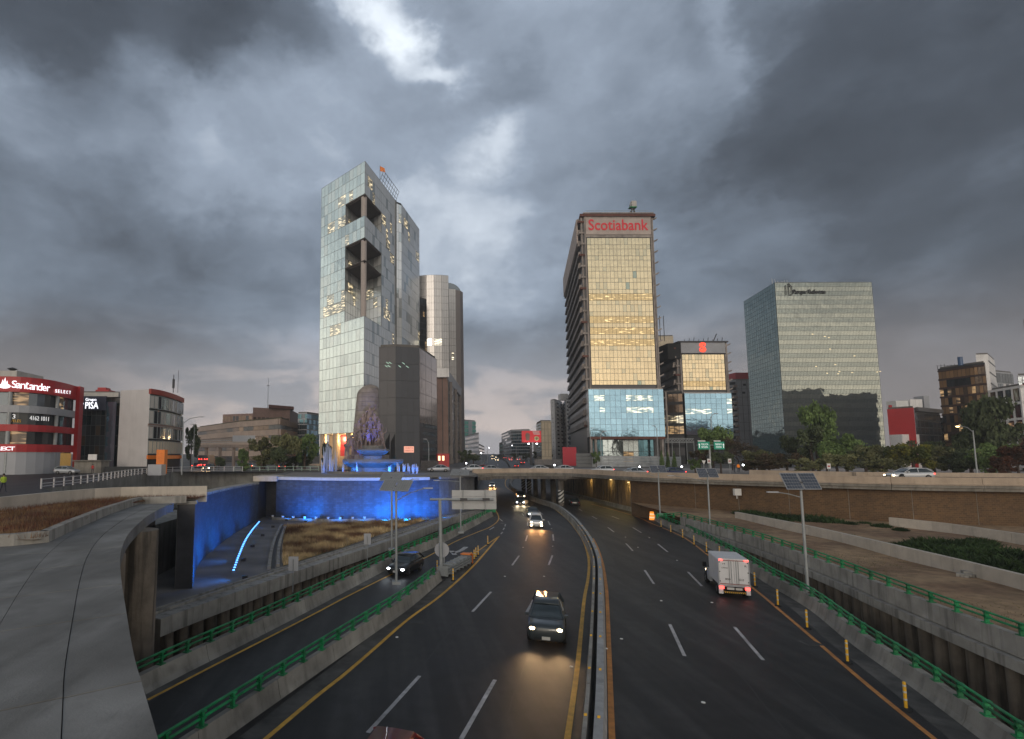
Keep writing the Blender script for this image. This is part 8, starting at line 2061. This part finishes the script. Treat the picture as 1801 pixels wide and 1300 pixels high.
# in front of the gold towers
tree(1048, 793, 156, 18, 'green', 'small green tree at the left corner of the lobby', 1)
for i, (u, v, l) in enumerate(((1163, 795, 'left conical sapling of three before the grey sheet hoarding'), (1174, 797, 'middle conical sapling of three before the grey sheet hoarding'), (1185, 796, 'right conical sapling of three before the grey sheet hoarding'))): tree(u, v, 150, 13, 'green', l, i, conifer=True)
tree(1251, 748, 128, 50, 'green', 'full green tree behind the green direction signs', 0)
tree(1230, 790, 124, 36, 'brown', 'brownish twiggy tree left of the direction sign post', 1)
tree(1222, 806, 118, 26, 'green', 'small green shrub right of the lit site entrance', 1, low=True, name='shrub')
tree(1266, 790, 120, 36, 'dark', 'dark dense tree below the direction signs', 2)
bare_tree(1290, 764, 122, 46, 'bare spreading tree right of the direction signs', 3, 'brown')
bare_tree(1309, 778, 126, 40, 'second bare tree before the pale grey building', 5, 'brown')
RT = [(1326, 790, 120, 44, 'olive', 'low olive tree left of the twiggy shrubs'), (1352, 795, 110, 48, 'brown', 'brown twiggy shrub mass below the green glass block, left'), (1382, 792, 112, 50, 'brown', 'brown twiggy shrub mass below the green glass block, right'),
      (1400, 762, 122, 50, 'dark', 'dark tree in front of the green glass block edge'), (1432, 706, 124, 62, 'green', 'tall green tree overlapping the green glass block'), (1424, 745, 118, 56, 'dark', 'shaded tree under the tall green one'),
      (1452, 768, 108, 60, 'green', 'bright rounded green tree at the parapet'), (1486, 762, 112, 58, 'green', 'taller rounded green tree beside the bright one'), (1470, 796, 100, 54, 'olive', 'low olive shrub in front of the rounded trees'),
      (1520, 780, 108, 56, 'olive', 'olive tree before the dark reflection of the glass block'), (1548, 775, 112, 56, 'dark', 'dark tree left of the red box building'), (1575, 790, 104, 50, 'olive', 'olive shrub below the red box building'),
      (1604, 778, 102, 58, 'yellow', 'yellow-green tree above the white station wagon'), (1640, 782, 106, 58, 'olive', 'wide olive tree right of the yellow-green one'), (1622, 768, 120, 56, 'dark', 'dark tree behind the yellow-green one'), (1674, 786, 104, 50, 'dark', 'dark shrubby tree left of the lit street lamp'),
      (1735, 692, 108, 74, 'dark', 'tall dark tree in front of the white framed building'), (1765, 735, 110, 66, 'dark', 'dark tree right of the tall dark one'), (1700, 745, 112, 52, 'dark', 'dark tree behind the lit street lamp'), (1740, 778, 96, 60, 'green', 'green shrubby tree right of the lit street lamp'),
      (1786, 780, 92, 46, 'red', 'rust-coloured tree at the right edge of the frame'), (1765, 800, 90, 40, 'red', 'low rust-coloured shrub left of the edge tree'), (1708, 800, 98, 50, 'dark', 'low dark shrub at the foot of the lit street lamp'), (1550, 806, 98, 60, 'olive', 'low olive scrub along the parapet, left of the station wagon'), (1335, 808, 104, 60, 'brown', 'low brown scrub along the parapet'), (1420, 804, 100, 62, 'olive', 'low scrub under the tall green tree')]
for i, (u, v, Y, w, k, l) in enumerate(RT): tree(u, v, Y, w, k, l, i, low=v > 774)
# bushes and weeds on the dirt terrace
LM['weed'] = leaf_mat('weed_leaves', (.035, .065, .022), (.018, .035, .014))
def tuft_mesh(seed, n=420, w=1.0, h=.6, leafw=.05):
    r = random.Random(seed); mb = MB()
    for i in range(n):
        a = r.uniform(0, 6.28); d = w * math.sqrt(r.random()); x, y = d * math.cos(a), d * math.sin(a); hh = h * r.uniform(.35, 1) * (1 - .5 * (d / w) ** 2); b = r.uniform(0, 3.14); lx, ly = r.uniform(-.25, .25) * h, r.uniform(-.25, .25) * h
        dx, dy = leafw * math.cos(b), leafw * math.sin(b)
        mb.add([(x - dx, y - dy, -.05), (x + dx, y + dy, -.05), (x + lx + dx * .7, y + ly + dy * .7, hh * .7), (x + lx * 1.6, y + ly * 1.6, hh), (x + lx - dx * .7, y + ly - dy * .7, hh * .7)], [(0, 1, 2, 3, 4)])
    return mb
wm = [tuft_mesh(s, 520, 1.0, .9, .045).mesh('weeds', m=LM['weed']) for s in (1, 2, 3)]
weeds = [(1318, 900, 2.2, .9, 'dark weed clump at the brown wall left end'), (1350, 905, 2.6, .9, 'dark weeds along the foot of the brown wall, second clump'), (1392, 910, 3.0, 1.0, 'dark weeds along the foot of the brown wall, third clump'), (1432, 912, 2.4, 1.1, 'thick round weed clump below the brown wall'), (1453, 914, 2.0, 1.0, 'thick weed clump right of the round one'),
         (1495, 918, .9, .6, 'small weed tuft on the terrace'), (1520, 917, .9, .5, 'small weed tuft beside another below the brown wall'), (1550, 922, 1.1, .6, 'weed tuft at the end of the shorter pale wall'), (1584, 928, .8, .5, 'small weed tuft against the shorter pale wall'), (1497, 940, .7, .4, 'lone weed tuft behind the long pale wall'),
         (1588, 958, 1.3, .6, 'weed clump at the left of the bushes'), (1615, 960, 1.6, .8, 'left bush of the dense green patch'), (1645, 955, 2.2, 1.0, 'tall bush of the dense green patch behind the pale wall'), (1665, 968, 2.4, .9, 'front bush of the dense green patch'), (1700, 962, 2.6, 1.0, 'middle bush of the dense green patch'), (1690, 985, 2.2, .8, 'low front bush of the dense green patch'), (1735, 978, 2.6, 1.0, 'broad bush right of the middle'), (1770, 975, 2.6, 1.0, 'dark broad bush near the right edge'), (1775, 995, 2.4, .9, 'low dark bush near the right edge'), (1815, 985, 3.0, 1.1, 'dark bush cut by the right edge of the frame'), (1722, 952, 1.6, .8, 'leafy tuft against the shorter pale wall'), (1805, 1005, 2.2, .8, 'low weeds at the right frame edge')]
for i, (u, v, w, h, l) in enumerate(weeds):
    q = on_z(u, v + 6, 2.1); o = bpy.data.objects.new('weed_bush', wm[i % 3]); o.location = q; o.scale = (w * .8, w * .8, h * 1.1); o.rotation_euler = (0, 0, i); col.objects.link(o); tag(o, l, 'bush', 'weeds and bushes on the dirt terrace')
# dry grass on the left bed, straw litter on terrace and planter
def scatter_grass(name, poly, z, n, h, m_list, seed, wd=.02):
    r = random.Random(seed); xs = [p[0] for p in poly]; ys_ = [p[1] for p in poly]
    def inside(x, y):
        c = False; j = len(poly) - 1
        for i in range(len(poly)):
            if (poly[i][1] > y) != (poly[j][1] > y) and x < (poly[j][0] - poly[i][0]) * (y - poly[i][1]) / (poly[j][1] - poly[i][1]) + poly[i][0]: c = not c
            j = i
        return c
    mb = MB(); k = 0
    while k < n:
        x, y = r.uniform(min(xs), max(xs)), r.uniform(min(ys_), max(ys_))
        if not inside(x, y): continue
        k += 1; hh = h * r.uniform(.4, 1.2); a = r.uniform(0, 3.14); dx, dy = wd * math.cos(a), wd * math.sin(a); lx, ly = r.gauss(0, .3) * hh, r.gauss(0, .3) * hh
        mb.add([(x - dx, y - dy, z), (x + dx, y + dy, z), (x + lx, y + ly, z + hh)], [(0, 1, 2)])
    o = mb.build(name, m_list, org=(poly[0][0], poly[0][1], z)); o['kind'] = 'stuff'
dg_ = mat('dry_grass', (.58, .43, .23), rough=.9, var=.4, scale=.8, c2=(.12, .055, .03), mixs=.28)
scatter_grass('dry_grass', GP, .32, 22000, .45, dg_, 1, .025)
PG = [(p.x, p.y) for p in pc[1:]] + [(p.x, p.y) for p in reversed(pb[1:])]
scatter_grass('dry_weeds', PG, 6.8, 9000, .28, mat('red_brown_stalks', (.12, .045, .025), rough=.9, var=.5, scale=1.5, c2=(.22, .14, .07), mixs=.5), 2, .012)
TG = [(p.x, p.y) for p in RW] + [(p.x, p.y) for p in reversed(W1)]
scatter_grass('terrace_litter', TG, 1.98, 5000, .09, mat('dry_litter', (.16, .13, .06), rough=.9, var=.5), 3, .02)

# ================================================================== AIR
hm_ = bpy.data.materials.new('haze'); hm_.use_nodes = True; nt = hm_.node_tree; nt.nodes.clear()
ho = nt.nodes.new('ShaderNodeOutputMaterial'); pv = nt.nodes.new('ShaderNodeVolumePrincipled'); pv.inputs['Color'].default_value = (.86, .88, .92, 1); pv.inputs['Density'].default_value = .0004; pv.inputs['Anisotropy'].default_value = .2
nt.links.new(pv.outputs[0], ho.inputs['Volume'])
stuff(MB().b2((-1350, -60, -6.5), (1350, 1450, 135)).build('haze', hm_, org=(0, 0, -6.5)))
